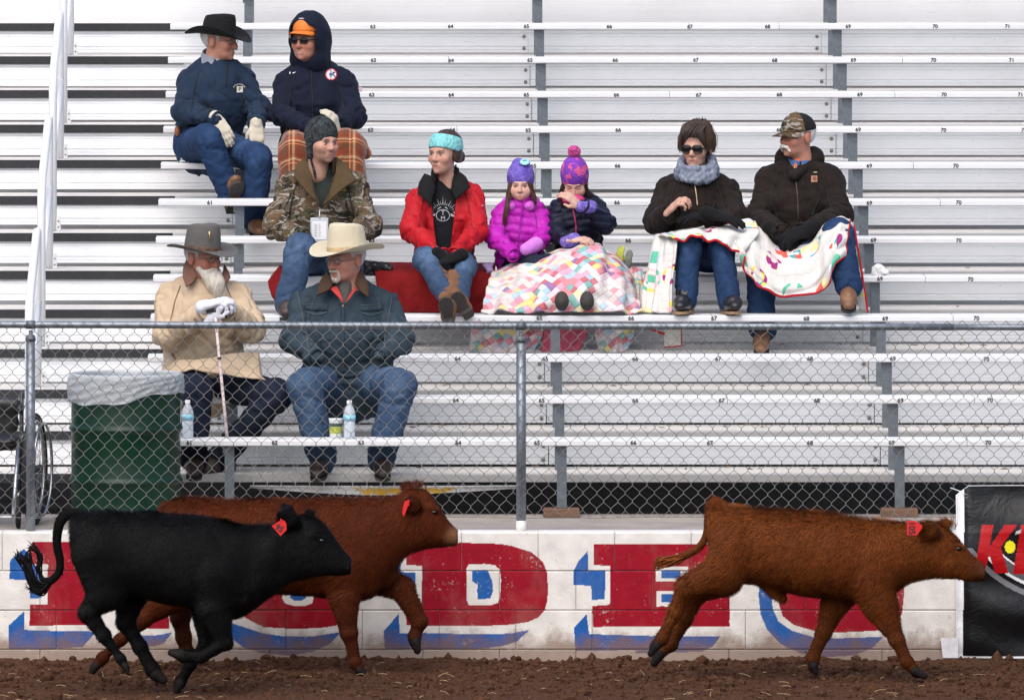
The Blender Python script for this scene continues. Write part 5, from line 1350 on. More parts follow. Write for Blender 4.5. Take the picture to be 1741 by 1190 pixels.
# ================================================================ SPECTATORS
SK_RUDDY = (.42, .205, .145); SK_FAIR = (.50, .30, .225); SK_TAN = (.38, .2, .14); SK_PALE = (.56, .365, .29)
M_FELT_BLK = cloth('black_felt', (.010, .010, .011), .9, .2, sheen=.15); M_FELT_GRY = cloth('grey_felt', (.105, .10, .096), .85, .12); M_FELT_CRM = cloth('cream_felt', (.58, .52, .38), .8, .05)
M_BROWNBAND = simple('leather_band', (.10, .05, .025), .6, .5, 40, .6, 90); M_TANBAND = simple('tan_band', (.42, .30, .16), .6, .3, 40)
M_GREYHAIR = simple('grey_hair', (.42, .41, .40), .6, .25, 30); M_WHITEHAIR = simple('white_hair', (.66, .63, .58), .6, .2, 30); M_BEARD = simple('beard_hair', (.56, .52, .44), .6, .3, 24, stretch=(6,6,1))
M_BRHAIR = simple('brown_hair', (.04, .019, .011), .45, .4, 30, .4, 140, stretch=(5,5,1)); M_DKHAIR = simple('dark_hair', (.034, .018, .011), .45, .4, 30, .4, 140, stretch=(5,5,1)); M_LTHAIR = simple('chestnut_hair', (.075, .03, .014), .45, .4, 30, .4, 140, stretch=(5,5,1))
M_NAVY = cloth('navy_jacket', (.012, .025, .050)); M_NAVYHOOD = cloth('navy_fleece', (.005, .008, .021)); M_TAN = cloth('tan_canvas', (.50, .385, .265), .85, .14); M_DENIMJK = denim('denim_jacket', (.024, .040, .054), (.065, .090, .108))
M_RED = cloth('red_shell', (.40, .006, .012), .55, .15, sheen=.1); M_BLKFLEECE = cloth('black_fleece', (.009, .009, .010), .95); M_BLKTEE = cloth('black_tee', (.010, .011, .014), .9)
M_BROWNJK = cloth('dark_brown_canvas', (.012, .0075, .0062), .85, .25, worn=(.026, .018, .015)); M_MAGENTA = cloth('magenta_shell', (.40, .012, .36), .45, .12, sheen=.1); M_PUFFNAVY = cloth('navy_puffer', (.006, .008, .024), .45, .2, sheen=.1)
M_JEAN_BRIGHT = denim('jeans_blue', (.010, .028, .075), (.028, .058, .125)); M_JEAN_MID = denim('jeans_mid', (.026, .052, .100), (.085, .13, .20)); M_JEAN_DARK = denim('jeans_dark', (.005, .008, .018), (.012, .018, .034)); M_JEAN_LADY = denim('jeans_lady', (.028, .052, .10), (.07, .115, .19))
M_CREAMGLOVE = cloth('cream_leather', (.54, .49, .39), .7, .1); M_WHITEGLOVE = cloth('white_cotton', (.62, .62, .68), .9, .05); M_BLKGLOVE = cloth('black_knit_glove', (.006, .006, .007), .95)
M_BRNBOOT = simple('brown_leather', (.16, .075, .035), .55, .3, 14, .3, 60); M_DKBOOT = simple('dark_leather', (.035, .022, .017), .5, .3, 14, .3, 60); M_SUEDE = cloth('brown_suede', (.17, .082, .042), .9, .25); M_BLKBOOT = simple('black_leather', (.012, .011, .012), .35, .3, 14)
M_WHITE = simple('white_thread', (.72, .72, .72), .7, .08); M_YEL = simple('yellow_thread', (.55, .36, .03), .7, .1); M_METALZIP = simple('zip_metal', (.45, .36, .2), .35, .2, metal=.8); M_DARKSEAM = simple('dark_seam', (.008, .008, .010), .8, .1); M_ZIPBROWN = simple('zip_brown', (.05, .035, .03), .6, .2)
def short_hair(root, M, mat, top=False, z=.0, low=-.045):
    pr = [el((0,.022,.028), (.081,.100,.092), k=.02)]
    return worn_sdf('hair', pr, mat, root, M, vox=.005, noise=lambda q: .0025*wnoise(q*np.array([1,1,.4]), 3, 30, 2),
        cut=lambda G: np.maximum(np.maximum(-G[...,1] - .028 + np.where(G[...,2] > .05, -.0, 0), low - G[...,2]), np.where((np.abs(G[...,0]) > .05) & (np.abs(G[...,1]-.018) < .024) & (G[...,2] < .022), .01, -.01)))
def shirt_collar(root, mat, c, r0, r1, z0, z1, tilt=0, name='shirt_collar', a0=-1.5, a1=4.64, fwd=0):
    n, m = 40, 6; V = []; F = []
    for j in range(m):
        t = j/(m-1)
        for i in range(n):
            a = a0 + (a1-a0)*i/(n-1); r = r0 + (r1-r0)*t; V.append((c[0] + r*math.cos(a), c[1] + r*math.sin(a)*.95, c[2] + z0 + (z1-z0)*t + tilt*math.sin(a)))
    for j in range(m-1):
        for i in range(n-1): F.append((j*n+i, j*n+i+1, (j+1)*n+i+1, (j+1)*n+i))
    o = add(name, mesh_from(name, V, F, smooth=True), mat, root); s = o.modifiers.new('t', 'SOLIDIFY'); s.thickness = .006; return o

# ---- 1: man in black hat
Y = 5.47
p1 = person('man in black cowboy hat, navy pullover jacket and white gloves, looking right', dict(pel=(350,246,5.62), che=(368,160,5.59), nek=(366,112,5.57), sl=(322,136,5.62), sr=(418,134,5.55), el=(312,190,5.46), wl=(368,204,5.25), er=(440,186,5.48), wr=(436,210,5.26),
    hl=(330,246,5.58), hr=(375,250,5.58), kl=(352,236,5.16), kr=(440,268,5.13), al=(391,326,5.22), ar=(432,372,5.22), tl=(401,306,5.13), tr=(440,392,5.05), head=(374,68,5.53)),
    dict(jacket=M_NAVY, trousers=M_JEAN_BRIGHT, boots=M_BRNBOOT), Y, girth=1.16, headcfg=dict(skin=SK_RUDDY, brow=(.4,.37,.33), nose=1.12, ruddy=.5), yaw=68, pitch=-4, seed=3, jk=dict(depth=.8, arm=.068, collar=False, fold=.018))
r = p1['root']; M = p1['M']
short_hair(r, M, M_GREYHAIR, low=-.055); cowboy_hat(r, M, M_FELT_BLK, M_FELT_BLK, crown_h=.118, brim=.098, curl=.055, z0=.030, tilt=3, dip=.022, cw=.086, cd=.104, crease=.03)
glasses(r, M, M_FRAME, M_LENS, w=.019, h=.014)
shirt_collar(r, cloth('grey_fleece_collar', (.25,.27,.31)), W(366,100,5.56), .098, .076, -.030, .042, tilt=.024)
shirt_collar(r, cloth('white_shirt', (.6,.62,.66)), W(369,100,5.55), .076, .066, -.03, .032, tilt=.022, name='inner_collar')
strip_on('placket', [(384,108),(383,130),(382,150)], .007, p1['bvh'], M_DARKSEAM, r, Y=5)
me = text_mesh('P', .030); 
dv, df = grid2(.036, .036, 3); lg = decal('emblem', dv, df, p1['bvh'], simple('emblem_cream', (.6,.58,.5), .7, .05), r, cx=W(408,152,5.5).x, cz=W(408,152,5.5).z, off=.008)
text_decal('emblem_letter', 'P', .034, 408, 152, 5.5, p1['bvh'], M_DARKSEAM, r, off=.0125)
for k in range(9):
    a = math.pi*(.15 + .7*k/8); dv, df = grid2(.005, .006, 2); c = W(407,153,5.5); decal('emblem_arc', dv, df, p1['bvh'], simple('emblem_cream', (.6,.58,.5)), r, cx=c.x + .036*math.cos(a), cz=c.z + .030*math.sin(a) + .004, off=.006)
glove(r, M_CREAMGLOVE, p1['j']['wl'], (.42,-.30,-.62), (.25,.55,-.5), thumb=-1, curl=(.25,.35,.35), cuff=.02, fat=1.15, name='glove')
glove(r, M_CREAMGLOVE, p1['j']['wr'] + np.array([0,-.01,-.01]), (.04,-.25,-.8), (-.1,.75,-.3), thumb=-1, curl=(.3,.45,.4), cuff=.02, fat=1.15)
hp = W(302,224,5.5); mb = MB().tube([hp + Vector((0,0,.03)), hp, hp + Vector((.004,0,-.025))], [.016,.020,.013], 10); o = mb.build('knife_sheath', simple('tan_leather', (.26,.09,.035), .5, .3, 30), r, smooth=True)
MB().tube([hp + Vector((-.012,-.004,.022)), hp + Vector((-.012,-.004,.034))], .008, 8).build('sheath_snap', simple('snap', (.7,.7,.7), .3, .1), o, smooth=True)
for yy in (319, 326): strip_on_pts = None
t_ = simple('orange_mark', (.65,.25,.04), .6, .1)
# folded seat pad
def pad(name, label, cx, cy, Yc, w, h, d, mat, seed):
    c = W(cx, cy, Yc); pr = []
    for k in range(4): pr.append(rc((c.x - w/2, Yc, c.z - h/2 + h*(k+.5)/4), (c.x + w/2, Yc, c.z - h/2 + h*(k+.5)/4), h*.16, h*.16, sq=((0,1,0), d/h*3), k=.006))
    V, F = sdf(pr, .008, noise=lambda q: .006*wnoise(q, seed, 8, 3)); return tag(add(name, mesh_from(name, V, F, smooth=True), mat), label, 'cushion')
def mat_zebra():
    t = NT('patterned_fleece'); a = t.noise(16, 3, .6, dist=3, vec=t.mapped((1,1,2.2))); b = t.noise(9, 3, .5, dist=1)
    c = t.ramp(a, [(.42, (.02,.02,.025)), (.46, (.62,.66,.64)), (.60, (.62,.66,.64)), (.64, (.25,.42,.36))], 'CONSTANT'); t.base(c); t.rough(.9); t.bump(b, .4, .01); return t.m
pad('folded_blanket', 'folded black and mint patterned blanket under the man in the black hat', 333, 266, 5.60, .17, .085, .22, mat_zebra(), 5)

# ---- 2: hooded man
p2 = person('man in navy hooded jacket with orange cap and dark glasses, plaid blanket on lap', dict(pel=(538,240,5.62), che=(538,168,5.59), nek=(530,122,5.57), sl=(484,138,5.58), sr=(590,138,5.58), el=(476,196,5.44), wl=(528,216,5.22), er=(602,196,5.44), wr=(562,218,5.22),
    hl=(512,248,5.58), hr=(562,248,5.58), kl=(500,262,5.14), kr=(590,262,5.14), al=(500,372,5.12), ar=(585,372,5.12), tl=(498,388,4.97), tr=(590,388,4.97), head=(522,68,5.50)),
    dict(jacket=M_NAVYHOOD, trousers=M_JEAN_DARK, boots=M_DKBOOT), Y, girth=1.25, headcfg=dict(skin=SK_RUDDY, nose=1.1, smile=True, ruddy=.7, jaw=1.1), yaw=-30, pitch=-2, seed=8, jk=dict(depth=.8, arm=.072, fold=.016, colr=1.25))
r = p2['root']; M = p2['M']
ball_cap(r, M, simple('orange_cap', (.62,.17,.02), .7, .1), simple('orange_cap', (.62,.17,.02)), z0=.052, s=.98, tilt=0)
glasses(r, M, M_BLKFRAME, M_DARKLENS, rim=.002, w=.026, h=.0165, z=.000, name='sunglasses', thick=.002)
worn_sdf('hood', [el((0,.030,.022), (.122,.135,.150), k=.03), rc((0,.07,-.05), (0,.075,-.16), .10, .10, k=.05), rc((-.05,.03,-.12), (.05,.03,-.12), .075, .075, k=.04), el((0,-.075,-.012), (.088,.115,.118), k=.02, op='s'), el((0,0,.01), (.092,.112,.118), k=.02, op='s')],
    M_NAVYHOOD, r, M, vox=.006, noise=lambda q: .005*wnoise(q, 9, 6, 3))
pts = [(.094*math.sin(a), -.062 + .035*(1-math.cos(a))*.0 + .03*abs(math.sin(a)), .0 + .122*math.cos(a)) for a in np.linspace(-1.9, 1.9, 26)]
strands('hood_piping', [], M_WHITE, r) if False else None
V = MB().tube([(x*1.02, y-.004, z+.006) for x, y, z in pts], .003, 5); place('hood_piping', V.V, V.F, simple('pale_piping', (.5,.52,.56), .6, .1), r, M)
glove(r, M_CREAMGLOVE, W(572,226,5.12), (-.10,-.25,.62), (-.6,.3,-.1), thumb=1, curl=(.5,.6,.5), cuff=.02, fat=1.15)
strip_on('zip', [(527,114),(530,160),(531,205)], .006, p2['bvh'], M_DARKSEAM, r, Y=5)
c = W(563,127.5,5.4); dv, df = disc2(0.0001, .033); decal('badge', dv, df, p2['bvh'], simple('badge_white', (.62,.6,.62), .7, .2, 90), r, cx=c.x, cz=c.z, off=.003)
dv, df = disc2(.028, .034); decal('badge_ring', dv, df, p2['bvh'], simple('badge_red', (.45,.03,.05), .7, .4, 120), r, cx=c.x, cz=c.z, off=.0045)
dv, df = grid2(.026, .015, 3); decal('badge_flag', dv, df, p2['bvh'], simple('badge_blue', (.12,.14,.3), .7, .6, 160), r, cx=c.x, cz=c.z, off=.0045); dv, df = grid2(.004, .06, 4); decal('badge_zip', dv, df, p2['bvh'], M_DARKSEAM, r, cx=c.x-.002, cz=c.z, off=.006)
c = W(499,125,5.4); dv = [(-.004,.002),(.012,.007),(.014,.008),(.0,-.002),(-.006,-.003),(-.010,0)]; decal('swoosh_mark', dv, [(0,1,2,3),(0,3,4,5)], p2['bvh'], M_WHITE, r, cx=c.x+.002, cz=c.z, off=.004); dv, df = grid2(.005,.012,2); decal('bar_mark', dv, df, p2['bvh'], M_WHITE, r, cx=c.x-.022, cz=c.z, off=.004)
c = W(613,153,5.45); dv, df = grid2(.020, .030, 3); decal('sleeve_flag', dv, df, p2['bvh'], simple('flag_print', (.5,.35,.42), .7, .7, 200), r, cx=c.x, cz=c.z, off=.003)
# plaid blanket
def mat_plaid():
    t = NT('plaid_wool'); co = t.coord(); x, y, z = t.sep(co)
    u = t.math('MULTIPLY', x, 8.5); v = t.math('MULTIPLY', t.math('ADD', z, t.math('MULTIPLY', y, .8)), 8.5)
    def bandf(q, stops): return t.ramp(t.math('FRACT', q), stops, 'CONSTANT')
    st = [(0, (.19,.034,.010)), (.30, (.10,.045,.022)), (.52, (.19,.034,.010)), (.60, (.55,.30,.14)), (.66, (.19,.034,.010)), (.78, (.52,.36,.20)), (.9, (.28,.06,.02))]
    c = t.mix(.5, bandf(u, st), bandf(v, st)); c = t.mix(t.ramp(t.noise(90, 3), [(.35, 0.0), (.7, .3)]), c, (.12,.05,.03))
    t.base(c); t.rough(.95); t.b.inputs['Sheen Weight'].default_value = .3; t.b.inputs['Specular IOR Level'].default_value = .1; t.bump(t.noise(160, 3), .4, .006); return t.m
q = lambda px, py, Y_: np.array(W(px, py, Y_))
pr = [rc(q(505,236,5.45), q(502,258,5.13), .085, .095, k=.05), rc(q(570,236,5.45), q(590,252,5.11), .085, .100, k=.05), rc(q(502,256,5.12), q(497,350,5.08), .095, .085, k=.05, fold=(.012,.2,1)), rc(q(590,252,5.10), q(598,345,5.06), .10, .095, k=.05, fold=(.012,.2,2)),
      rc(q(535,268,5.14), q(540,345,5.10), .075, .08, k=.06), rc(q(562,268,5.14), q(565,345,5.10), .075, .08, k=.06), rc(q(535,242,5.42), q(545,266,5.18), .06, .065, k=.05), rc(q(612,240,5.3), q(622,262,5.2), .035, .03, k=.03)]
V, F = sdf(pr, .009, noise=lambda G: .008*wnoise(G*np.array([1.6,1.6,.35]), 71, 5, 3) + .003*wnoise(G, 72, 14, 2))
o = add('plaid_blanket', mesh_from('plaid_blanket', V, F, smooth=True), mat_plaid()); tag(o, 'orange and brown plaid blanket over the hooded man\'s knees', 'blanket')

# ---- 3: camouflage jacket man
Y = 3.64
p3 = person('man in camouflage jacket and dark knit beanie with badge on lanyard', dict(pel=(545,440,3.80), che=(546,350,3.76), nek=(547,292,3.74), sl=(487,312,3.75), sr=(606,312,3.75), el=(468,385,3.62), wl=(512,402,3.38), er=(627,385,3.62), wr=(592,404,3.38),
    hl=(520,440,3.76), hr=(570,440,3.76), kl=(511,422,3.26), kr=(590,425,3.26), al=(490,512,3.16), ar=(600,515,3.16), tl=(486,530,3.02), tr=(602,530,3.02), head=(548,241,3.68)),
    dict(jacket=M_CAMO, trousers=M_JEAN_LADY, boots=M_DKBOOT), Y, girth=1.12, headcfg=dict(skin=SK_FAIR, brow=(.03,.02,.015), stubble=(.14,.085,.065), ruddy=.4, jaw=1.08), yaw=34, pitch=-3, roll=2, seed=11, jk=dict(depth=.78, arm=.074, collar=False, fold=.018, hem=.09),
    cutfn=lambda j: (lambda G: np.where((G[...,1] < j['che'][1]) & (G[...,2] > j['che'][2]-.02), (.010 + .42*(G[...,2]-j['che'][2]-.0)) - np.abs(G[...,0]-j['nek'][0]), -1)))
r = p3['root']; M = p3['M']
V, F = sdf([rc(p3['j']['che'] - np.array([0,0,.15]), p3['j']['che'], .15, .165, sq=((0,1,0), .75), k=.03), rc(p3['j']['che'], p3['j']['nek'] - np.array([0,0,.02]), .165, .075, sq=((0,1,0), .75), k=.03)], .01); add('shirt', mesh_from('shirt', V, F, smooth=True), cloth('green_shirt', (.025,.035,.03)), r)
M_OLIVE = cloth('olive_lining', (.075,.048,.022))
worn_sdf('beanie', [el((0,.018,.040), (.090,.110,.105), k=.02), rc((-.080,.015,.01), (-.070,.012,-.085), .022, .018, k=.02), rc((.080,.015,.01), (.070,.012,-.085), .022, .018, k=.02), el((0,-.12,-.045), (.060,.10,.088), k=.012, op='s')],
   knit('charcoal_knit', (.012,.014,.016), (.06,.07,.075), 110), r, M, cut=lambda G: np.maximum(-.105 - G[...,2], np.where(G[...,1] > .05, -.05-G[...,2], -1)))
for sx in (-1, 1): strands('beanie_tassel', [[(sx*.072,.005,-.09), (sx*.066,-.02,-.15), (sx*.055,-.04,-.21)]], knit('charcoal_knit', 0, 0), r, n=10, spread=.005, r=.003, M=M)
# open collar flaps
sheet('collar_flap', [[(521,268,3.70),(505,278,3.66),(500,300,3.60)],[(524,285,3.64),(516,305,3.58),(520,325,3.54)],[(530,300,3.60),(534,320,3.56),(545,350,3.53)]], M_OLIVE, r, n=14, m=14, fold=.003, thick=.008)
sheet('collar_flap', [[(572,268,3.70),(590,280,3.66),(606,308,3.60)],[(572,290,3.62),(582,305,3.57),(590,316,3.54)],[(566,305,3.58),(560,325,3.55),(548,352,3.53)]], M_OLIVE, r, n=14, m=14, fold=.003, thick=.008)
shirt_collar(r, M_OLIVE, W(547,284,3.75), .095, .088, -.03, .05, tilt=.01, name='stand_collar', a0=-.8, a1=3.94)
bp = W(543, 391, 3.42); bd = MB().box(bp.x-.050, bp.x+.050, bp.y, bp.y+.004, bp.z-.068, bp.z+.068).build('badge_holder', simple('badge_plastic', (.50,.54,.58), .25, .06), r, bevel=.004)
b2 = MB().box(bp.x-.040, bp.x+.040, bp.y-.003, bp.y-.0005, bp.z-.055, bp.z+.048).build('badge_card', simple('badge_paper', (.74,.74,.74), .7, .04), bd); b2.matrix_parent_inverse = Matrix.Identity(4)
mb = MB()
for k in range(8): mb.box(bp.x-.030, bp.x-.012, bp.y-.0045, bp.y-.0035, bp.z+.03-k*.0095, bp.z+.0325-k*.0095); mb.box(bp.x-.004, bp.x+.004+.003*(k % 3), bp.y-.0045, bp.y-.0035, bp.z+.03-k*.0095, bp.z+.0325-k*.0095)
b3 = mb.build('badge_text', simple('grey_ink', (.3,.32,.36), .7, .1), b2); b3.matrix_parent_inverse = Matrix.Identity(4)
MB().tube([W(528,300,3.60), W(536,330,3.52), W(543,352,3.47), bp + Vector((0,-.002,.068))], .003, 6).build('lanyard', M_DARKSEAM, r, smooth=True); MB().tube([W(565,300,3.60), W(556,330,3.52), W(545,352,3.47)], .003, 6).build('lanyard', M_DARKSEAM, r, smooth=True)
MB().tube([bp + Vector((0,-.003,.066)), bp + Vector((0,-.004,.085)), W(544,354,3.47)], .0025, 6).build('lanyard_clip', simple('snap', (.7,.7,.7)), r, smooth=True)
c = W(584,321,3.6); mb = [( -.012,-.006),(.0,.010),(.014,-.004),(.004,-.002)]; decal('antler_logo', mb, [(0,1,3),(1,2,3)], p3['bvh'], M_YEL, r, cx=c.x, cz=c.z); dv, df = grid2(.03,.004,3); decal('antler_logo', dv, df, p3['bvh'], M_YEL, r, cx=c.x, cz=c.z-.012)

# ---- 4: woman in red coat
p4 = person('woman in open red coat with turquoise headband and tall brown boots', dict(pel=(756,446,3.80), che=(757,362,3.78), nek=(757,312,3.76), sl=(708,332,3.78), sr=(806,330,3.78), el=(700,392,3.60), wl=(750,434,3.34), er=(812,392,3.60), wr=(776,432,3.34),
    hl=(738,446,3.76), hr=(776,446,3.76), kl=(722,440,3.32), kr=(790,452,3.30), al=(766,508,3.05), ar=(778,505,3.10), tl=(757,522,2.95), tr=(788,512,2.98), head=(755,260,3.70)),
    dict(jacket=M_RED, trousers=M_JEAN_LADY, boots=M_SUEDE), Y, girth=1.0, headcfg=dict(skin=SK_FAIR, female=True, brow=(.06,.035,.02), ruddy=.35, lip=(.42,.15,.15)), yaw=-34, pitch=-2, seed=15, foot=False, jk=dict(depth=.80, arm=.066, waist=.175, chest=.18, fold=.016, collar=False, hem=.02),
    cutfn=lambda j: (lambda G: np.where((G[...,1] < j['che'][1]-.02), (.062 + .12*(G[...,2]-j['che'][2])) - np.abs(G[...,0]-j['nek'][0]-.0+.01), -1)), leg_r=.86)
r = p4['root']; M = p4['M']; jj = p4['j']
V, F = sdf([rc(jj['pel'] + np.array([0,-.02,.02]), jj['che'], .125, .14, sq=((0,1,0), .80), k=.03), rc(jj['che'], jj['nek'] - np.array([0,0,.035]), .14, .085, sq=((0,1,0), .8), k=.03)], .009, noise=lambda q_: .003*wnoise(q_, 5, 6, 2)); add('shirt', mesh_from('shirt', V, F, smooth=True), M_BLKTEE, r)
sb = BVHTree.FromPolygons([tuple(v) for v in V], [tuple(f) for f in F])
M_PRINT = simple('shirt_print', (.42,.44,.47), .8, .2, 60)
c = W(753,366,3.7); dv, df = disc2(.036,.040, sx=1, sz=.85); decal('print_ring', dv, df, sb, M_PRINT, r, cx=c.x, cz=c.z, y0=-4)
text_decal('print_letters', 'T', .034, 753, 362, 3.7, sb, M_PRINT, r); text_decal('print_letters', 'M', .034, 753, 371, 3.7, sb, M_PRINT, r)
for k in range(15):
    a = math.pi*(.12 + .76*k/14); L0, L1 = .060, .075 + .035*((k*7) % 5)/4; mb = [(math.cos(a)*L0 - .002, math.sin(a)*L0), (math.cos(a)*L0 + .002, math.sin(a)*L0), (math.cos(a)*L1, math.sin(a)*L1)]; decal('print_ray', mb, [(0,1,2)], sb, M_PRINT, r, cx=c.x, cz=c.z)
for sg in (-1, 1):
    mb = [(sg*.01,.050),(sg*.012,.044),(sg*.075,.004),(sg*.078,.010)]; decal('print_hill', mb, [(0,1,2,3)] if sg > 0 else [(3,2,1,0)], sb, M_PRINT, r, cx=c.x, cz=c.z)
    mb = [(sg*.044,.012),(sg*.044,-.002),(sg*.072,-.012),(sg*.074,-.004)]; decal('print_hill', mb, [(0,1,2,3)], sb, M_PRINT, r, cx=c.x, cz=c.z)
sheet('lining_flap', [[(722,296,3.72),(712,312,3.68),(710,330,3.64)],[(735,300,3.68),(728,322,3.63),(726,342,3.60)],[(740,320,3.66),(735,335,3.62),(732,352,3.60)]], M_BLKFLEECE, r, n=14, m=12, fold=.003, thick=.01)
sheet('lining_flap', [[(776,290,3.74),(792,300,3.68),(800,318,3.64)],[(770,304,3.68),(780,318,3.63),(790,326,3.62)],[(768,322,3.66),(772,332,3.62),(776,340,3.61)]], M_BLKFLEECE, r, n=14, m=12, fold=.003, thick=.01)
worn_sdf('hair', [el((0,.034,.034), (.085,.102,.098), k=.02), el((.035,.108,-.030), (.032,.030,.034), k=.02), el((.072,.03,-.02), (.018,.045,.04), k=.02), el((-.072,.0,-.01), (.018,.03,.035), k=.02), el((0,-.09,-.03), (.068,.08,.10), k=.01, op='s')], M_BRHAIR, r, M, noise=lambda q_: .003*wnoise(q_*np.array([1,1,.35]), 4, 28, 2), cut=lambda G: -.085 - G[...,2])
worn_sdf('headband', [el((0,.020,.034), (.092,.112,.108), k=.02), el((0,-.12,-.03), (.065,.10,.072), k=.01, op='s')], knit('teal_knit', (.16,.48,.50), (.28,.62,.62), 75), r, M, cut=lambda G: np.maximum(np.abs(G[...,2] + .30*G[...,1] - .056) - .043, -1))
o = glove(r, M_BLKGLOVE, W(749,434,3.28), (.75,-.25,-.30), (.1,.2,-.8), thumb=1, curl=(.7,.9,.6), cuff=.02, fat=1.2); glove(r, M_BLKGLOVE, W(779,436,3.25), (-.75,-.2,-.25), (-.05,.25,-.8), thumb=-1, curl=(.7,.9,.6), cuff=.02, fat=1.25)
# tall boots stretched to the camera, crossed at the ankle, soles showing
def tallboot(parent, top, ankle, heel, toe, mat, r0=.062):
    pr = [rc(top, ankle, r0, .045, k=.02, fold=(.010,.05,3)), rc(ankle, heel, .045, .038, k=.02), rc(heel, toe, .038, .036, k=.02), rc(ankle, (np.array(toe)+np.array(heel))/2, .042, .036, k=.03)]
    V, F = sdf([rc(np.array(a.a), np.array(a.b), a.ra, a.rb, k=a.k, fold=a.fold) for a in pr], .007, noise=lambda q_: .002*wnoise(q_, 3, 12, 2)); b = add('tall_boot', mesh_from('tall_boot', V, F, smooth=True), mat, parent)
    f = _n(np.array(toe)-np.array(heel)); dn = _n(np.array([0,-1.0,-.05]) - f*(np.array([0,-1.0,-.05])@f)); sd = np.cross(f, dn); n = 14; VV = []
    L = [0,.06,.25,.42,.7,.9,1.0]; wv = [.024,.032,.032,.026,.042,.036,.010]
    for dz in (0, .012):
        for sg in (-1, 1):
            for tt in np.linspace(0, 1, n): VV.append(np.array(heel) - f*.036 + (np.array(toe)-np.array(heel) + f*.07)*tt + sd*sg*np.interp(tt, L, wv) + dn*(.036 + dz + (.018 if tt < .3 and dz else 0)))
    Fq = []
    for i in range(n-1): Fq += [(i,i+1,n+i+1,n+i), (2*n+i,3*n+i,3*n+i+1,2*n+i+1), (i,2*n+i,2*n+i+1,i+1), (n+i,n+i+1,3*n+i+1,3*n+i)]
    Fq += [(0,n,3*n,2*n), (n-1,3*n-1,4*n-1,2*n-1)]; so = add('sole', mesh_from('sole', np.array(VV), Fq), M_SOLE, b); so.matrix_parent_inverse = Matrix.Identity(4)
tallboot(r, W(742,466,3.24), W(768,505,3.06), W(790,524,3.03), W(774,500,2.98), M_SUEDE); tallboot(r, W(772,476,3.22), W(764,512,3.0), W(762,538,2.94), W(756,506,2.86), M_SUEDE)
text_decal('sleeve_mark', '~', .05, 823, 349, 3.7, p4['bvh'], M_WHITE, r); 

shirt_collar(r, M_BLKFLEECE, W(757,300,3.76), .086, .078, -.03, .045, tilt=.01, name='stand_collar', a0=-.9, a1=4.04)
# ---- 5: girl in magenta
puff = lambda j, z0, z1, wl=.048, amp=.010: (lambda q_: -amp*np.abs(np.sin((q_[:,2])*math.pi/wl + .6*np.sin(q_[:,0]*14)))+amp*.5)
p5 = person('girl in magenta puffer jacket and purple knit hat with long hair', dict(pel=(884,448,3.80), che=(885,385,3.78), nek=(886,347,3.76), sl=(853,360,3.77), sr=(918,358,3.77), el=(842,405,3.66), wl=(872,432,3.46), er=(926,402,3.66), wr=(902,424,3.46),
    hl=(872,448,3.76), hr=(898,448,3.76), kl=(905,448,3.42), kr=(930,448,3.42), al=(950,505,3.14), ar=(975,505,3.14), tl=(953,500,3.02), tr=(978,500,3.02), head=(885,315,3.73)),
    dict(jacket=M_MAGENTA, trousers=M_JEAN_DARK, boots=M_BLKBOOT), Y, girth=.80, headcfg=dict(skin=SK_PALE, child=True, brow=(.12,.07,.04), lip=(.55,.22,.2), ruddy=.35, nose=.78, jaw=.9), yaw=-3, pitch=-2, hscale=.86, seed=21, foot=False, arm=.86, leg_r=.7, jk=dict(depth=.85, fold=.008, waist=.185, chest=.165, noise=.003, arm=.064, colr=1.1, hem=.03))
def repuff(p, mat_seed, amp, wl):      # quilt the baffles into the jacket mesh
    me = p['jacket'].data; n = len(me.vertices); co = np.empty(n*3); me.vertices.foreach_get('co', co); co = co.reshape(-1, 3); nr = np.empty(n*3); me.vertices.foreach_get('normal', nr); nr = nr.reshape(-1, 3)
    ph = np.abs(np.sin(co[:,2]*math.pi/wl + .5*np.sin(co[:,0]*22 + mat_seed))); d = amp*(ph**.6 - .6); co += nr*d[:, None]; me.vertices.foreach_set('co', co.ravel()); me.update()
repuff(p5, 1, .011, .048)
r = p5['root']; M = p5['M']
worn_sdf('knit_hat', [el((0,.022,.050), (.092,.112,.112), k=.02), rc((-.02,.06,.14), (.03,.08,.135), .035, .03, k=.03), el((0,-.11,-.055), (.070,.10,.082), k=.01, op='s')], knit('purple_knit', (.11,.07,.36), (.20,.15,.50), 80), r, M, cut=lambda G: .0 - G[...,2] - .02 - .15*G[...,1])
c = M @ Vector((.03,-.045,.155)); bm = MB().lathe([(.03,0),(.028,.005),(.012,.008)], (0,0,0), 10); o = place('hat_patch', xf(np.array(bm.V), Matrix.Rotation(R(35),4,'X')), bm.F, simple('mint_patch', (.3,.6,.65), .7, .1), r, Matrix.Translation(c))
strands('hair', [[(-.068,-.055,.0),(-.078,-.065,-.05),(-.082,-.10,-.12),(-.095,-.115,-.19),(-.10,-.10,-.26)],[(-.074,-.04,.0),(-.086,-.05,-.06),(-.090,-.09,-.13),(-.10,-.10,-.2)],[(.068,-.05,.0),(.080,-.05,-.05),(.092,-.07,-.09),(.10,-.06,-.12)],[(.074,-.03,.0),(.086,-.02,-.05),(.098,-.03,-.10)],[(-.06,-.068,.02),(-.069,-.072,-.03),(-.07,-.09,-.09)],[(.06,-.068,.02),(.069,-.07,-.03)]], M_LTHAIR, r, n=34, spread=.006, r=.0022, M=M)
strip_on('zip', [(889,345),(884,385),(880,430)], .006, p5['bvh'], simple('zip_purple', (.22,.01,.25), .5, .1), r, Y=3.6)
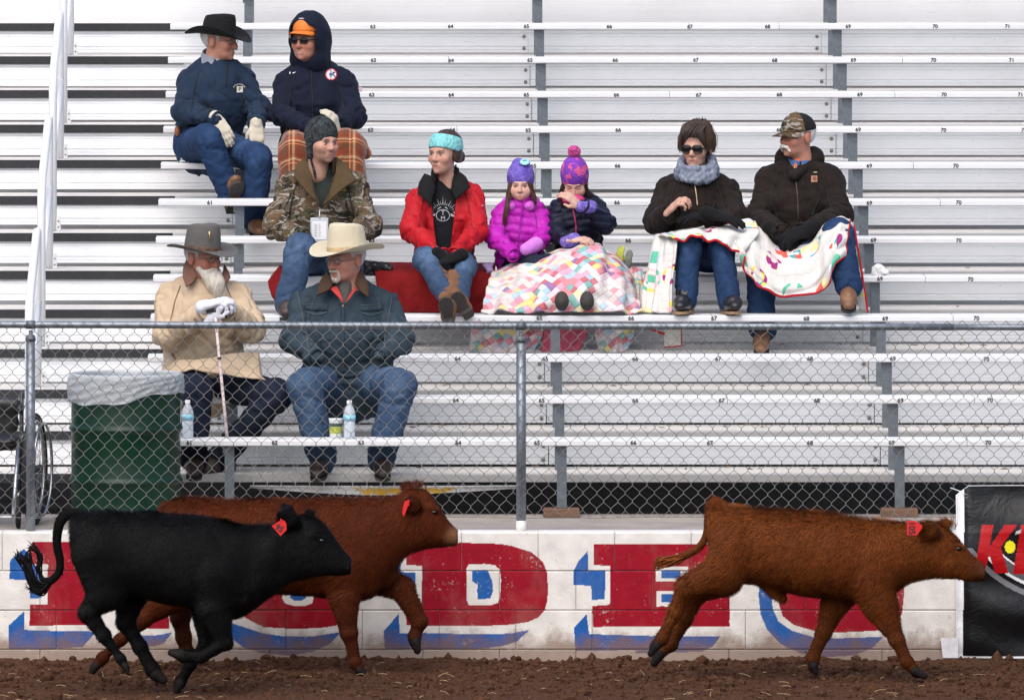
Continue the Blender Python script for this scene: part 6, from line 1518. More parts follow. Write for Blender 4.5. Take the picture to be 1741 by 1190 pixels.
worn_sdf('hood_collar', [rc((-.07,.06,-.13), (.07,.06,-.13), .05, .05, k=.04), rc((-.075,.05,-.13), (-.06,-.05,-.135), .045, .035, k=.04), rc((.075,.05,-.13), (.06,-.05,-.135), .045, .035, k=.04)], simple('pink_fleece', (.52,.10,.50), .9, .2, 20, .5, 60), r, M, noise=lambda q_: .006*wnoise(q_, 2, 12, 2))
V, F = sdf([rc(W(894,425,3.42), W(912,415,3.47), .036, .042, k=.02)], .007, noise=lambda q_: .004*wnoise(q_, 2, 12, 2)); add('mitten', mesh_from('mitten', V, F, smooth=True), simple('lilac_fleece', (.50,.16,.55), .9, .15, 20, .4, 60), r)

# ---- 6: girl in navy
wr6 = W(985,352,3.50)
p6 = person('girl in navy puffer jacket and purple pompom hat, looking down, hand at chin', dict(pel=(982,440,3.80), che=(982,378,3.78), nek=(981,338,3.76), sl=(950,352,3.77), sr=(1014,350,3.77), el=(946,398,3.66), wl=(966,410,3.48), er=(1030,380,3.62), wr=(994,353,3.52),
    hl=(970,445,3.76), hr=(996,445,3.76), kl=(980,440,3.38), kr=(1010,440,3.38), al=(960,505,3.14), ar=(998,505,3.14), tl=(957,503,3.02), tr=(997,503,3.02), head=(977,310,3.72)),
    dict(jacket=M_PUFFNAVY, trousers=M_JEAN_DARK, boots=M_BLKBOOT), Y, girth=.82, headcfg=dict(skin=SK_PALE, child=True, brow=(.06,.035,.02), ruddy=.3, nose=.8, eyes='down', jaw=.9), yaw=-6, pitch=-26, hscale=.88, seed=25, foot=False, arm=.86, leg_r=.7, jk=dict(depth=.85, fold=.008, waist=.175, chest=.165, noise=.003, arm=.066, colr=1.0, hem=.03),
    bare=[hand_prims(W(984,350,3.50), (-.42,-.12,.42), (-.4,.5,-.3), thumb=1, curl=(.45,.55,.4), sc=.82), hand_prims(W(972,408,3.42), (.7,-.3,.05), (0,.3,-.8), thumb=1, curl=(.4,.5,.4), sc=.8)])
repuff(p6, 4, .012, .042)
r = p6['root']; M = p6['M']
M_PKNIT = knit('purple_pink_knit', (.16,.03,.36), (.16,.03,.36), 90)
t = NT('pom_knit'); a = t.noise(16, 3, .5, dist=1.0); v_ = t.n('ShaderNodeTexVoronoi'); v_.inputs['Scale'].default_value = 105; t.link(t.coord(), v_.inputs['Vector']); t.base(t.mix(t.ramp(a, [(.54, 0.0), (.58, 1.0)]), t.mix(t.ramp(v_.outputs['Distance'], [(.2, .5), (.3, 0.0)]), (.17,.035,.38), (.35,.12,.5)), (.62,.09,.25))); t.rough(.95); t.bump(v_.outputs['Distance'], .8, .006); M_POM = t.m
worn_sdf('knit_hat', [el((0,.020,.050), (.092,.110,.125), k=.02), el((0,-.115,-.06), (.070,.10,.085), k=.01, op='s')], M_POM, r, M, cut=lambda G: -.03 - G[...,2] - .05*G[...,1])
rs_ = np.random.RandomState(3); pm = MB(); c = np.array([0,.05,.195])
for k in range(420):
    d = _n(rs_.normal(size=3)); pm.tube([c + d*.008, c + d*.030, c + d*.043], [.003,.004,.0028], 4)
place('pompom', pm.V, pm.F, simple('pompom_yarn', (.52,.08,.28), .95, .7, 70), r, M)
strands('hair', [[(-.066,-.05,.0),(-.078,-.06,-.06),(-.09,-.08,-.14),(-.10,-.05,-.23),(-.11,-.0,-.31)],[(-.074,-.03,.0),(-.088,-.03,-.07),(-.105,-.05,-.16),(-.115,-.02,-.26),(-.12,.03,-.33)],[(-.06,-.06,.0),(-.068,-.075,-.06),(-.075,-.09,-.13),(-.085,-.06,-.22)],[(.066,-.05,.0),(.078,-.05,-.05),(.09,-.04,-.09)],[(.074,-.03,.0),(.086,-.03,-.06),(.10,-.02,-.1)]], M_BRHAIR, r, n=38, spread=.008, r=.0022, M=M)
M_CUFF = knit('purple_blue_cuff', (.10,.05,.36), (.30,.25,.62), 160)
for a_, b_ in ((W(988,352,3.50), W(1004,352,3.53)), (W(962,412,3.46), W(976,408,3.43))):
    V, F = sdf([rc(a_, b_, .036, .040, k=.015)], .006, noise=lambda q_: .003*wnoise(q_, 2, 16, 2)); add('knit_cuff', mesh_from('knit_cuff', V, F, smooth=True), M_CUFF, r)
strip_on('zip', [(974,352),(980,385),(979,410)], .008, p6['bvh'], simple('zip_pink', (.45,.02,.12), .5, .1), r, Y=3.6)
V, F = sdf([rc(W(966,338,3.66), W(986,342,3.64), .035, .03, k=.02)], .007); add('pink_scarf', mesh_from('pink_scarf', V, F, smooth=True), knit('pink_knit', (.45,.03,.14), (.6,.06,.2), 80), r)

# ---- 7: woman with sunglasses
p7 = person('woman in dark brown jacket with black sunglasses and grey knit cowl scarf', dict(pel=(1180,424,3.80), che=(1182,350,3.78), nek=(1184,302,3.76), sl=(1130,320,3.78), sr=(1238,320,3.78), el=(1118,376,3.62), wl=(1140,362,3.38), er=(1252,372,3.62), wr=(1212,374,3.36),
    hl=(1162,432,3.76), hr=(1204,432,3.76), kl=(1172,414,3.30), kr=(1226,420,3.30), al=(1166,506,3.16), ar=(1240,508,3.16), tl=(1156,520,3.00), tr=(1250,520,3.00), head=(1184,250,3.72)),
    dict(jacket=M_BROWNJK, trousers=M_JEAN_BRIGHT, boots=M_BLKBOOT, sole=simple('tan_sole', (.30,.19,.11), .7, .25, 30)), Y, girth=1.08, headcfg=dict(skin=SK_FAIR, female=True, brow=(.05,.03,.02), ruddy=.4, lip=(.42,.16,.15)), yaw=-18, pitch=-4, seed=29, jk=dict(depth=.82, arm=.076, waist=.18, chest=.18, fold=.016, collar=False, hem=.06), leg_r=.88,
    bare=[hand_prims(W(1138,358,3.34), (.55,-.3,.55), (.2,.3,-.7), thumb=1, curl=(.7,.9,.7), sc=.92)])
r = p7['root']; M = p7['M']
worn_sdf('hair', [el((0,.026,.050), (.094,.108,.104), k=.03), el((-.076,.01,.0), (.020,.045,.048), k=.02), el((.076,.01,.0), (.020,.045,.048), k=.02), el((0,.085,-.04), (.06,.04,.05), k=.03), el((.0,-.118,-.025), (.074,.095,.100), k=.012, op='s')], M_DKHAIR, r, M, noise=lambda q_: .0055*wnoise(q_*np.array([1,1,.3]), 4, 18, 3), cut=lambda G: -.05 - G[...,2] - np.where(G[...,1] < .02, -.04, 0))
strands('fringe', [[(x_+.03,-.045,.138),(x_*1.1+.01,-.088,.104),(x_*1.35-.012,-.100,.066-.3*abs(x_+.01))] for x_ in (-.05,-.036,-.022,-.008,.006,.02,.034,.046)], M_DKHAIR, r, n=9, spread=.004, r=.0022, M=M)
strands('hair_locks', [[(.02 + .03*math.cos(a_), .02 + .03*math.sin(a_), .150), (.074*math.cos(a_), .02 + .088*math.sin(a_), .118), (.098*math.cos(a_), .022 + .112*math.sin(a_), .055), (.100*math.cos(a_), .018 + .112*math.sin(a_), .018), (.096*math.cos(a_), .012 + .106*math.sin(a_), -.018 - .03*max(0, math.sin(a_)))] for a_ in np.linspace(-.65, 3.8, 34)], simple('hair_highlight', (.06,.030,.017), .45, .6, 40), r, n=14, spread=.0055, r=.0014, M=M, seed=9, jit=.003)
glasses(r, M, M_BLKFRAME, M_DARKLENS, rim=.0038, w=.029, h=.021, z=-.004, y=-.103, name='sunglasses', thick=.002)
M_SCARF = knit('grey_blue_knit', (.12,.14,.19), (.26,.29,.36), 55)
pr = []
for k, (zz, rr, tl) in enumerate(((-.095,.088,.040),(-.130,.102,.036),(-.160,.106,.024))):
    pts = [np.array([rr*math.cos(a), .012 + rr*.98*math.sin(a), zz + tl*math.sin(a) + .008*math.sin(3*a+k)]) for a in np.linspace(0, 2*np.pi, 15)]
    pr += [rc(pts[i], pts[i+1], .025, .025, k=.010) for i in range(14)]
worn_sdf('cowl_scarf', pr, M_SCARF, r, head_matrix(p7['j']['head'], -10, 0, 0, 1), vox=.0055, noise=lambda q_: .0035*np.sin(q_[:,0]*160)*np.sin(q_[:,2]*130 + q_[:,1]*100))
glove(r, M_BLKGLOVE, W(1205,370,3.34), (-.85,-.2,.08), (0,.3,-.8), thumb=-1, curl=(.2,.3,.3), cuff=.06, fat=1.2); glove(r, M_BLKGLOVE, W(1215,366,3.30), (.62,-.2,-.15), (0,.3,-.8), thumb=1, curl=(.15,.2,.2), cuff=.05, fat=1.15, name='glove')
strip_on('zip', [(1181,310),(1184,330),(1186,350)], .006, p7['bvh'], M_METALZIP, r, Y=3.6)

# ---- 8: man in camouflage cap
p8 = person('man with white moustache in camouflage cap and dark brown work jacket', dict(pel=(1352,426,3.82), che=(1358,345,3.80), nek=(1360,282,3.77), sl=(1304,300,3.80), sr=(1416,300,3.80), el=(1290,372,3.64), wl=(1326,396,3.36), er=(1428,366,3.64), wr=(1366,394,3.36),
    hl=(1330,432,3.78), hr=(1380,432,3.78), kl=(1292,440,3.38), kr=(1426,398,3.30), al=(1296,556,3.34), ar=(1442,482,3.18), tl=(1294,592,3.14), tr=(1443,518,3.00), head=(1355,231,3.73)),
    dict(jacket=M_BROWNJK, trousers=M_JEAN_BRIGHT, boots=M_BRNBOOT), Y, girth=1.22, headcfg=dict(skin=SK_RUDDY, brow=(.4,.37,.33), nose=1.1, ruddy=.7), yaw=-55, pitch=-2, seed=33, jk=dict(depth=.80, arm=.074, waist=.175, fold=.016, hem=.03, collar=False))
r = p8['root']; M = p8['M']
short_hair(r, M, M_WHITEHAIR, low=-.05)
ball_cap(r, M, M_CAMO_CAP if 'M_CAMO_CAP' in globals() else M_CAMO, M_CAMO, z0=.030, s=1.04, tilt=6, backmat=cloth('black_mesh', (.012,.012,.013)))
worn_sdf('moustache', [rc((0,-.102,-.052),(sx*.024,-.094,-.060), .010, .010, k=.006) for sx in (-1,1)] + [rc((sx*.024,-.094,-.060),(sx*.034,-.082,-.082), .010, .006, k=.006) for sx in (-1,1)], M_WHITEHAIR, r, M, vox=.004, noise=lambda q_: .003*wnoise(q_*np.array([1,1,.4]), 5, 40, 2))
shirt_collar(r, denim('blue_shirt', (.05,.11,.26), (.12,.2,.36)), W(1360,276,3.75), .080, .068, -.03, .03, tilt=.02)
V, F = sdf([rc(W(1357,274,3.72), W(1353,284,3.70), .03, .02, k=.02)], .006); add('undershirt', mesh_from('undershirt', V, F, smooth=True), simple('orange_shirt', (.6,.12,.03), .8, .1), r)
worn_sdf('hood_back', [rc((-.07,.09,-.115), (.07,.10,-.115), .050, .050, k=.05), rc((-.08,.07,-.125), (-.012,-.085,-.215), .045, .014, k=.05), rc((.08,.07,-.125), (.012,-.085,-.215), .045, .014, k=.05), rc((-.05,.1,-.16), (.05,.1,-.16), .06, .06, k=.06)], M_BROWNJK, r, head_matrix(p8['j']['head'], -12, 0, 0, 1.05), vox=.007, noise=lambda q_: .005*wnoise(q_, 2, 9, 2))
strip_on('zip', [(1352,288),(1356,330),(1358,375)], .007, p8['bvh'], M_ZIPBROWN, r, Y=3.6); strip_on('zip_pull', [(1352,282),(1351,292)], .009, p8['bvh'], M_METALZIP, r, Y=3.6, n=4, off=.008)
c = W(1384,304,3.7); dv, df = grid2(.036,.036,4); decal('leather_patch', dv, df, p8['bvh'], simple('patch_leather', (.36,.17,.09), .6, .15, 30), r, cx=c.x, cz=c.z, off=.004)
dv, df = disc2(.004,.010, 10); decal('patch_print', dv, df, p8['bvh'], simple('patch_dark', (.12,.05,.03), .6, .1), r, cx=c.x, cz=c.z+.003, off=.0055)
c = W(1386,293,3.7); dv, df = grid2(.02,.005,3); decal('pen_clip', dv, df, p8['bvh'], simple('clip_tan', (.5,.45,.3), .5, .1), r, cx=c.x, cz=c.z, off=.004)
glove(r, M_BLKGLOVE, W(1322,396,3.36), (.62,-.25,-.35), (.1,.4,-.7), thumb=1, curl=(.45,.6,.5), cuff=.06, fat=1.3, sc=1.08); glove(r, M_BLKGLOVE, W(1370,392,3.33), (-.7,-.2,-.25), (0,.4,-.7), thumb=-1, curl=(.45,.6,.5), cuff=.06, fat=1.3, sc=1.08)

# ---- 9: bearded man with cane
Y = 1.81
p9 = person('man with long white beard, grey felt hat and tan canvas coat leaning on a cane', dict(pel=(345,640,1.96), che=(346,545,1.90), nek=(344,478,1.88), sl=(284,500,1.92), sr=(408,498,1.88), el=(282,572,1.76), wl=(350,530,1.50), er=(428,560,1.72), wr=(388,530,1.50),
    hl=(322,648,1.92), hr=(372,648,1.92), kl=(336,664,1.46), kr=(470,672,1.55), al=(330,775,1.50), ar=(372,778,1.72), tl=(330,802,1.36), tr=(350,800,1.62), head=(346,437,1.83)),
    dict(jacket=M_TAN, trousers=M_JEAN_DARK, boots=M_DKBOOT), Y, girth=1.18, headcfg=dict(skin=(.42,.19,.135), brow=(.45,.40,.34), nose=1.1, ruddy=.9), yaw=48, pitch=-6, seed=37, jk=dict(depth=.80, arm=.076, waist=.19, fold=.020, hem=-.01, collar=False, noise=.008))
r = p9['root']; M = p9['M']
short_hair(r, M, M_GREYHAIR, low=-.06); h_ = cowboy_hat(r, M, M_FELT_GRY, M_BROWNBAND, crown_h=.138, brim=.100, curl=.030, z0=.042, tilt=0, dip=.016, cw=.092, cd=.108, crease=.035)
V = MB().tube([(-.056,-.092,.110),(-.055,-.096,.090),(-.055,-.099,.060)], [.006,.004,.003], 6); 
Hm = M @ Matrix.Translation((0,.012,.042)); o = place('hat_pin', V.V, V.F, simple('gold_pin', (.6,.45,.2), .3, .2, metal=.7), h_, Hm); o.matrix_parent_inverse = Matrix.Identity(4)
glasses(r, M, M_FRAME, M_LENS, w=.020, h=.013)
worn_sdf('beard', [rc((0,-.078,-.085),(0,-.105,-.135), .044, .046, k=.03), rc((0,-.105,-.13),(.012,-.115,-.215), .048, .020, k=.03), rc((-.05,-.03,-.06),(-.03,-.07,-.10), .022, .03, k=.02), rc((.05,-.03,-.06),(.03,-.07,-.10), .022, .03, k=.02)], M_BEARD, r, M, vox=.005, noise=lambda q_: .006*wnoise(q_*np.array([1,1,.22]), 5, 20, 3))
strands('beard_locks', [[(x_,-.10,-.09),(x_*1.2,-.135,-.14),(x_*1.1+.004,-.145,-.19),(x_*.7+.012,-.13,-.235)] for x_ in (-.035,-.022,-.01,.004,.018,.032)] + [[(sx*.006,-.108,-.052),(sx*.022,-.100,-.062),(sx*.036,-.088,-.085),(sx*.040,-.095,-.115)] for sx in (-1,1)], M_BEARD, r, n=38, spread=.0055, r=.0019, M=M, seed=4)
M_BRCOL = cloth('brown_corduroy', (.17,.085,.06))
sheet('collar', [[(318,440,1.88),(312,455,1.84),(311,470,1.80)],[(330,455,1.80),(322,470,1.77),(316,485,1.75)],[(334,470,1.76),(328,482,1.74),(316,487,1.735)]], M_BRCOL, r, n=12, m=12, fold=.002, thick=.01)
sheet('collar', [[(382,450,1.86),(388,460,1.80),(392,472,1.78)],[(378,465,1.80),(380,475,1.76),(384,482,1.75)]], M_BRCOL, r, n=10, m=8, fold=.002, thick=.01)
shirt_collar(r, M_BRCOL, W(345,466,1.88), .088, .080, -.03, .05, tilt=.015, name='collar', a0=-.6, a1=3.7)
sheet('coat_skirt', [[(300,612,1.74),(340,612,1.62),(400,600,1.60),(440,600,1.72)],[(275,630,1.80),(330,622,1.56),(400,622,1.56),(445,640,1.62)],[(258,640,1.84),(322,628,1.54),(405,640,1.55),(455,648,1.56)]], M_TAN, r, n=30, m=14, fold=.006, thick=.008)
glove(r, M_WHITEGLOVE, W(352,520,1.46), (.62,-.25,.22), (.3,.1,-.75), thumb=1, curl=(.55,.8,.7), cuff=.03, fat=1.2, sc=1.05); glove(r, M_WHITEGLOVE, W(362,540,1.46), (.3,-.3,.62), (.55,.3,-.1), thumb=-1, curl=(.7,.9,.7), cuff=.03, fat=1.2, sc=1.05)
# cane (a thing of its own, held)
cr = thing('cane', 'slim pink and white walking cane held by the bearded man', 'cane', W(386,742,1.36))
MB().tube([W(366,532,1.42), W(372,600,1.40), W(380,680,1.375), W(386,742,1.355)], .0085, 8).build('shaft', simple('cane_pink', (.66,.54,.52), .4, .25, 14, stretch=(1,1,3)), cr, smooth=True)
MB().tube([W(352,528,1.44), W(366,528,1.42), W(386,538,1.40)], .013, 8).build('handle', M_BLKBOOT, cr, smooth=True); MB().tube([W(372.6,607,1.398), W(373,611,1.397)], .011, 8).build('collar_ring', M_BLKBOOT, cr, smooth=True)

# ---- 10: denim jacket man
p10 = person('heavy man in cream cowboy hat and denim jacket, hands in pockets, knees apart', dict(pel=(592,650,1.98), che=(590,560,1.92), nek=(588,486,1.88), sl=(512,512,1.92), sr=(664,512,1.92), el=(498,580,1.76), wl=(535,606,1.60), er=(682,580,1.76), wr=(648,606,1.60),
    hl=(556,652,1.92), hr=(626,652,1.92), kl=(518,656,1.46), kr=(680,656,1.46), al=(549,775,1.52), ar=(648,775,1.52), tl=(538,803,1.36), tr=(652,803,1.36), head=(588,440,1.80)),
    dict(jacket=M_DENIMJK, trousers=M_JEAN_MID, boots=M_DKBOOT), Y, girth=1.36, headcfg=dict(skin=SK_RUDDY, brow=(.35,.32,.28), nose=1.1, ruddy=.6, jaw=1.15), yaw=-48, pitch=-5, hscale=1.04, seed=41, jk=dict(depth=.84, arm=.072, waist=.185, chest=.19, fold=.020, hem=.02, collar=False, noise=.009, nf=3.5), leg_r=1.02)
r = p10['root']; M = p10['M']
short_hair(r, M, M_GREYHAIR, low=-.05); cowboy_hat(r, M, M_FELT_CRM, M_TANBAND, crown_h=.138, brim=.098, curl=.045, z0=.044, tilt=-1, dip=.014, cw=.095, cd=.112, crease=.03)
glasses(r, M, M_FRAME, M_LENS, w=.020, h=.014)
worn_sdf('goatee', [rc((-.024,-.092,-.056),(.024,-.092,-.056), .0075, .0075, k=.006), rc((-.028,-.082,-.062),(-.024,-.080,-.098), .007, .010, k=.008), rc((.028,-.082,-.062),(.024,-.080,-.098), .007, .010, k=.008), rc((-.014,-.084,-.103),(.014,-.084,-.103), .015, .015, k=.01)], simple('goatee_hair', (.42,.37,.32), .7, .3, 60), r, M, vox=.004, noise=lambda q_: .004*wnoise(q_*np.array([1,1,.4]), 5, 40, 2))
M_CORD = cloth('brown_cord', (.06,.035,.022))
sheet('collar', [[(556,462,1.80),(545,478,1.78),(540,492,1.75)],[(562,472,1.75),(552,488,1.73),(542,500,1.71)],[(566,482,1.73),(560,494,1.71),(538,502,1.70)]], M_CORD, r, n=12, m=12, fold=.002, thick=.012)
sheet('collar', [[(614,458,1.82),(622,475,1.76),(626,490,1.74)],[(606,470,1.76),(616,488,1.72),(626,500,1.71)],[(604,482,1.73),(612,495,1.71),(626,506,1.70)]], M_CORD, r, n=12, m=12, fold=.002, thick=.012)
shirt_collar(r, M_CORD, W(588,474,1.86), .092, .086, -.03, .05, tilt=.015, name='collar', a0=-.6, a1=3.7)
sheet('lining', [[(560,490,1.73),(570,500,1.69),(578,508,1.67)],[(572,486,1.74),(580,500,1.68),(584,516,1.66)]], simple('red_lining', (.42,.03,.03), .8, .1), r, n=8, m=6, fold=.001); sheet('lining', [[(604,490,1.73),(594,500,1.69),(588,516,1.66)],[(608,488,1.73),(602,498,1.70),(594,508,1.68)]], simple('red_lining', (.42,.03,.03)), r, n=8, m=6, fold=.001)
V, F = sdf([rc(W(586,482,1.80), W(585,512,1.76), .05, .03, k=.02)], .008); add('shirt', mesh_from('shirt', V, F, smooth=True), cloth('grey_shirt', (.10,.095,.09)), r)
M_STITCH = simple('stitching', (.075,.085,.09), .7, .3, 30)
strip_on('placket', [(583,512),(582,570),(586,634)], .022, p10['bvh'], M_DENIMJK, r, Y=1.8, off=.005)
for x0 in (538, 632):
    strip_on('pocket_flap', [(x0-19,523),(x0,523.5),(x0+19,523)], .030, p10['bvh'], M_DENIMJK, r, Y=1.8, off=.006, n=10); strip_on('pocket_stitch', [(x0-19,529),(x0,536),(x0+19,529)], .0035, p10['bvh'], M_STITCH, r, Y=1.8, off=.009, n=10); strip_on('pocket_stitch', [(x0-19,517.5),(x0,518),(x0+19,517.5)], .003, p10['bvh'], M_STITCH, r, Y=1.8, off=.009, n=8)
strip_on('seam', [(505,498),(520,560),(528,610)], .004, p10['bvh'], M_STITCH, r, Y=1.8); strip_on('seam', [(668,498),(656,560),(650,610)], .004, p10['bvh'], M_STITCH, r, Y=1.8); strip_on('hem_band', [(530,622),(590,640),(650,622)], .022, p10['bvh'], M_DENIMJK, r, Y=1.8, off=.006)
for yy in (520, 548, 586, 622):
    dv, df = disc2(.0001, .006, 10); c = W(583,yy,1.7); decal('button', dv, df, p10['bvh'], simple('copper', (.25,.13,.08), .4, .2, metal=.7), r, cx=c.x, cz=c.z, off=.009)

for p_, pts in ((p1, [[(338,196),(346,212)],[(404,190),(398,206)]]), (p7, [[(1148,352),(1160,376)],[(1224,350),(1214,372)]]), (p8, [[(1318,350),(1330,378)],[(1402,346),(1390,374)]]), (p9, [[(300,580),(316,604)],[(392,576),(384,600)]])):
    for q_ in pts: strip_on('pocket', q_, .010, p_['bvh'], simple('pocket_dark', (.006,.005,.005), .9, .1) if p_ is not p9 else simple('pocket_tan', (.20,.14,.085), .9, .1), p_['root'], Y=3, off=.003, n=8)
# ================================================================ QUILTS AND THROWS
def mat_quilt1():
    t = NT('patchwork'); uv = t.coord('UV'); mp = t.mapped((1,1,1), (0,0,.72), vec=uv); c = .037
    x, y, _ = t.sep(mp); ix = t.math('FLOOR', t.math('DIVIDE', x, c)); iy = t.math('FLOOR', t.math('DIVIDE', y, c))
    wn = t.n('ShaderNodeTexWhiteNoise', noise_dimensions='2D'); t.link(t.comb(ix, iy), wn.inputs['Vector'])
    pal = [(.70,.55,.58),(.48,.03,.06),(.72,.55,.12),(.62,.20,.30),(.10,.36,.34),(.74,.70,.68),(.30,.50,.62),(.62,.30,.42),(.20,.06,.26),(.72,.62,.34),(.64,.16,.20),(.72,.70,.72)]
    col = t.ramp(wn.outputs['Value'], [(i/len(pal), p) for i, p in enumerate(pal)], 'CONSTANT')
    pr = t.noise(150, 3, .7, vec=uv); col = t.mix(t.ramp(pr, [(.55, 0.0), (.62, .5)]), col, (.6,.58,.55))
    x0 = t.sep(uv)[0]; m = t.math('ADD', t.noise(2.6, 2, .4, vec=uv), t.math('MULTIPLY', x0, -.22))
    white = t.ramp(t.math('ADD', m, .06), [(.44, 0.0), (.46, .85)]); 
    w2 = t.n('ShaderNodeTexWhiteNoise', noise_dimensions='2D'); t.link(t.comb(ix, t.math('ADD', iy, 31.0)), w2.inputs['Vector'])
    keep = t.ramp(w2.outputs['Value'], [(.55, 1.0), (.56, .12)], 'CONSTANT')
    col = t.mix(t.math('MULTIPLY', white, keep), col, (.60,.57,.55))
    col = t.mix(.16, col, (.60,.56,.54))
    fx = t.math('ABSOLUTE', t.math('SUBTRACT', t.math('FRACT', t.math('DIVIDE', x, c)), .5)); fy = t.math('ABSOLUTE', t.math('SUBTRACT', t.math('FRACT', t.math('DIVIDE', y, c)), .5))
    seam = t.ramp(t.math('MAXIMUM', fx, fy), [(.38, 1.0), (.5, 0.0)])
    t.base(col); t.rough(.9); t.b.inputs['Specular IOR Level'].default_value = .15; t.bump(t.math('ADD', seam, t.math('MULTIPLY', pr, .3)), .5, .008); return t.m
def mat_quilt2():
    t = NT('hexagon_quilt'); uv = t.coord('UV')
    big = t.n('ShaderNodeTexVoronoi', feature='F1'); big.inputs['Scale'].default_value = 6.2; big.inputs['Randomness'].default_value = .7; t.link(uv, big.inputs['Vector'])
    sm = t.n('ShaderNodeTexVoronoi', feature='F1'); sm.inputs['Scale'].default_value = 26; sm.inputs['Randomness'].default_value = .25; t.link(uv, sm.inputs['Vector'])
    d = big.outputs['Distance']; bw = t.sep(big.outputs['Color'])
    small = t.sep(sm.outputs['Color'])
    ring = t.ramp(d, [(.0, 1.0), (.22, 1.0), (.23, 0.0), (.32, 0.0), (.33, 1.0), (.44, 1.0), (.45, 0.0)], 'CONSTANT')
    gate = t.ramp(bw[0], [(.10, 0.0), (.12, 1.0)], 'CONSTANT'); gate2 = t.ramp(small[1], [(.78, 1.0), (.79, 0.0)], 'CONSTANT')
    pal = [(.05,.30,.36),(.30,.03,.16),(.65,.55,.10),(.70,.42,.45),(.10,.42,.28),(.55,.50,.62),(.62,.10,.08),(.70,.62,.30)]
    hue = t.math('FRACT', t.math('ADD', bw[1], t.math('MULTIPLY', small[0], .30)))
    col = t.ramp(hue, [(i/len(pal), p) for i, p in enumerate(pal)], 'CONSTANT')
    col = t.mix(t.ramp(d, [(.055, 1.0), (.06, 0.0)], 'CONSTANT'), col, (.70,.58,.08))
    m = t.math('MULTIPLY', t.math('MULTIPLY', ring, gate), gate2)
    base = t.mix(m, (.60,.585,.55), col)
    ed = t.n('ShaderNodeTexVoronoi', feature='DISTANCE_TO_EDGE'); ed.inputs['Scale'].default_value = 26; ed.inputs['Randomness'].default_value = .25; t.link(uv, ed.inputs['Vector'])
    t.base(base); t.rough(.9); t.b.inputs['Specular IOR Level'].default_value = .15; t.bump(t.ramp(ed.outputs['Distance'], [(0, 0.0), (.12, 1.0)]), .35, .006); return t.m
M_Q1, M_Q2 = mat_quilt1(), mat_quilt2(); M_BIND = cloth('red_binding', (.42,.012,.02)); M_PINKB = cloth('pink_backing', (.55,.10,.16))
q1 = thing('patchwork_quilt', 'pastel patchwork quilt of small squares over the two girls\' legs', 'quilt', W(950, 530, 3.1))
sheet('cover', [[(838,462,3.62),(870,448,3.60),(920,436,3.56),(985,414,3.54),(1020,416,3.56),(1052,440,3.58),(1078,470,3.6)],
  [(834,476,3.42),(880,458,3.36),(930,442,3.30),(985,420,3.30),(1022,424,3.30),(1054,448,3.36),(1080,480,3.42)],
  [(830,492,3.30),(880,482,3.22),(930,472,3.14),(975,462,3.12),(1015,458,3.12),(1054,470,3.20),(1084,496,3.28)],
  [(824,512,3.20),(875,506,3.12),(925,502,3.05),(970,494,3.02),(1010,494,3.02),(1056,502,3.08),(1087,512,3.18)],
  [(818,531,3.13),(870,531,3.05),(922,530,3.01),(945,530,3.02),(1015,530,3.01),(1058,531,3.03),(1090,532,3.12)]], M_Q1, q1, n=120, m=66, fold=.017, ffreq=9, seed=4, thick=.010, rough_edge=.004)
sheet('hanging_fold', [[(802,548,3.36),(860,546,3.33),(925,546,3.36)],[(800,575,3.34),(860,575,3.30),(922,572,3.34)],[(797,599,3.31),(860,600,3.27),(905,598,3.32)]], M_Q1, q1, n=50, m=24, fold=.012, ffreq=7, seed=9, thick=.010)
sheet('hanging_fold', [[(1008,546,3.36),(1045,546,3.33),(1082,546,3.36)],[(1012,575,3.34),(1045,575,3.31),(1076,572,3.34)],[(1018,597,3.32),(1045,600,3.29),(1062,597,3.32)]], M_Q1, q1, n=40, m=24, fold=.010, ffreq=5, seed=12, thick=.010)
sheet('hanging_fold', [[(925,546,3.38),(965,546,3.38),(1008,546,3.38)],[(920,598,3.36),(960,598,3.36),(985,596,3.36)]], M_PINKB, q1, n=24, m=14, fold=.010, ffreq=5, seed=13, thick=.008)
sheet('side_fold', [[(1066,452,3.62),(1094,458,3.64)],[(1070,490,3.42),(1096,492,3.46)],[(1074,531,3.22),(1094,532,3.26)]], M_Q1, q1, n=24, m=30, fold=.008, ffreq=4, seed=14, thick=.010)
# soles of the girl's boots peeping out
for px in (955, 998):
    a, b = np.array(W(px, 512, 3.10)), np.array(W(px, 513, 2.985)); V, F = sdf([rc(a, b, .040, .036, k=.02), el(b + np.array([0, .0, .004]), (.040, .016, .056), k=.012)], .006)
    add('boot', mesh_from('boot', V, F, smooth=True), M_SOLE, p6['root'])

q2 = thing('hexagon_quilt', 'white quilt with hexagon flowers and red binding across the couple\'s laps', 'quilt', W(1280, 530, 3.1))
_, PA = sheet('side_drape', [[(1112,402,3.44),(1135,396,3.40),(1156,394,3.34)],[(1106,430,3.32),(1128,425,3.24),(1150,418,3.18)],[(1097,480,3.24),(1120,480,3.18),(1146,478,3.13)],[(1090,531,3.18),(1115,532,3.12),(1143,531,3.08)]], M_Q2, q2, n=40, m=60, fold=.012, ffreq=4, seed=3, thick=.010)
_, PB = sheet('lap_cover', [[(1116,404,3.46),(1160,392,3.47),(1205,384,3.47),(1245,376,3.46),(1284,376,3.44)],[(1124,402,3.30),(1165,392,3.26),(1205,392,3.25),(1245,394,3.25),(1292,396,3.28)],[(1146,408,3.19),(1175,402,3.17),(1205,408,3.17),(1230,416,3.17),(1262,432,3.19)]], M_Q2, q2, n=60, m=30, fold=.010, ffreq=6, seed=6, thick=.010)
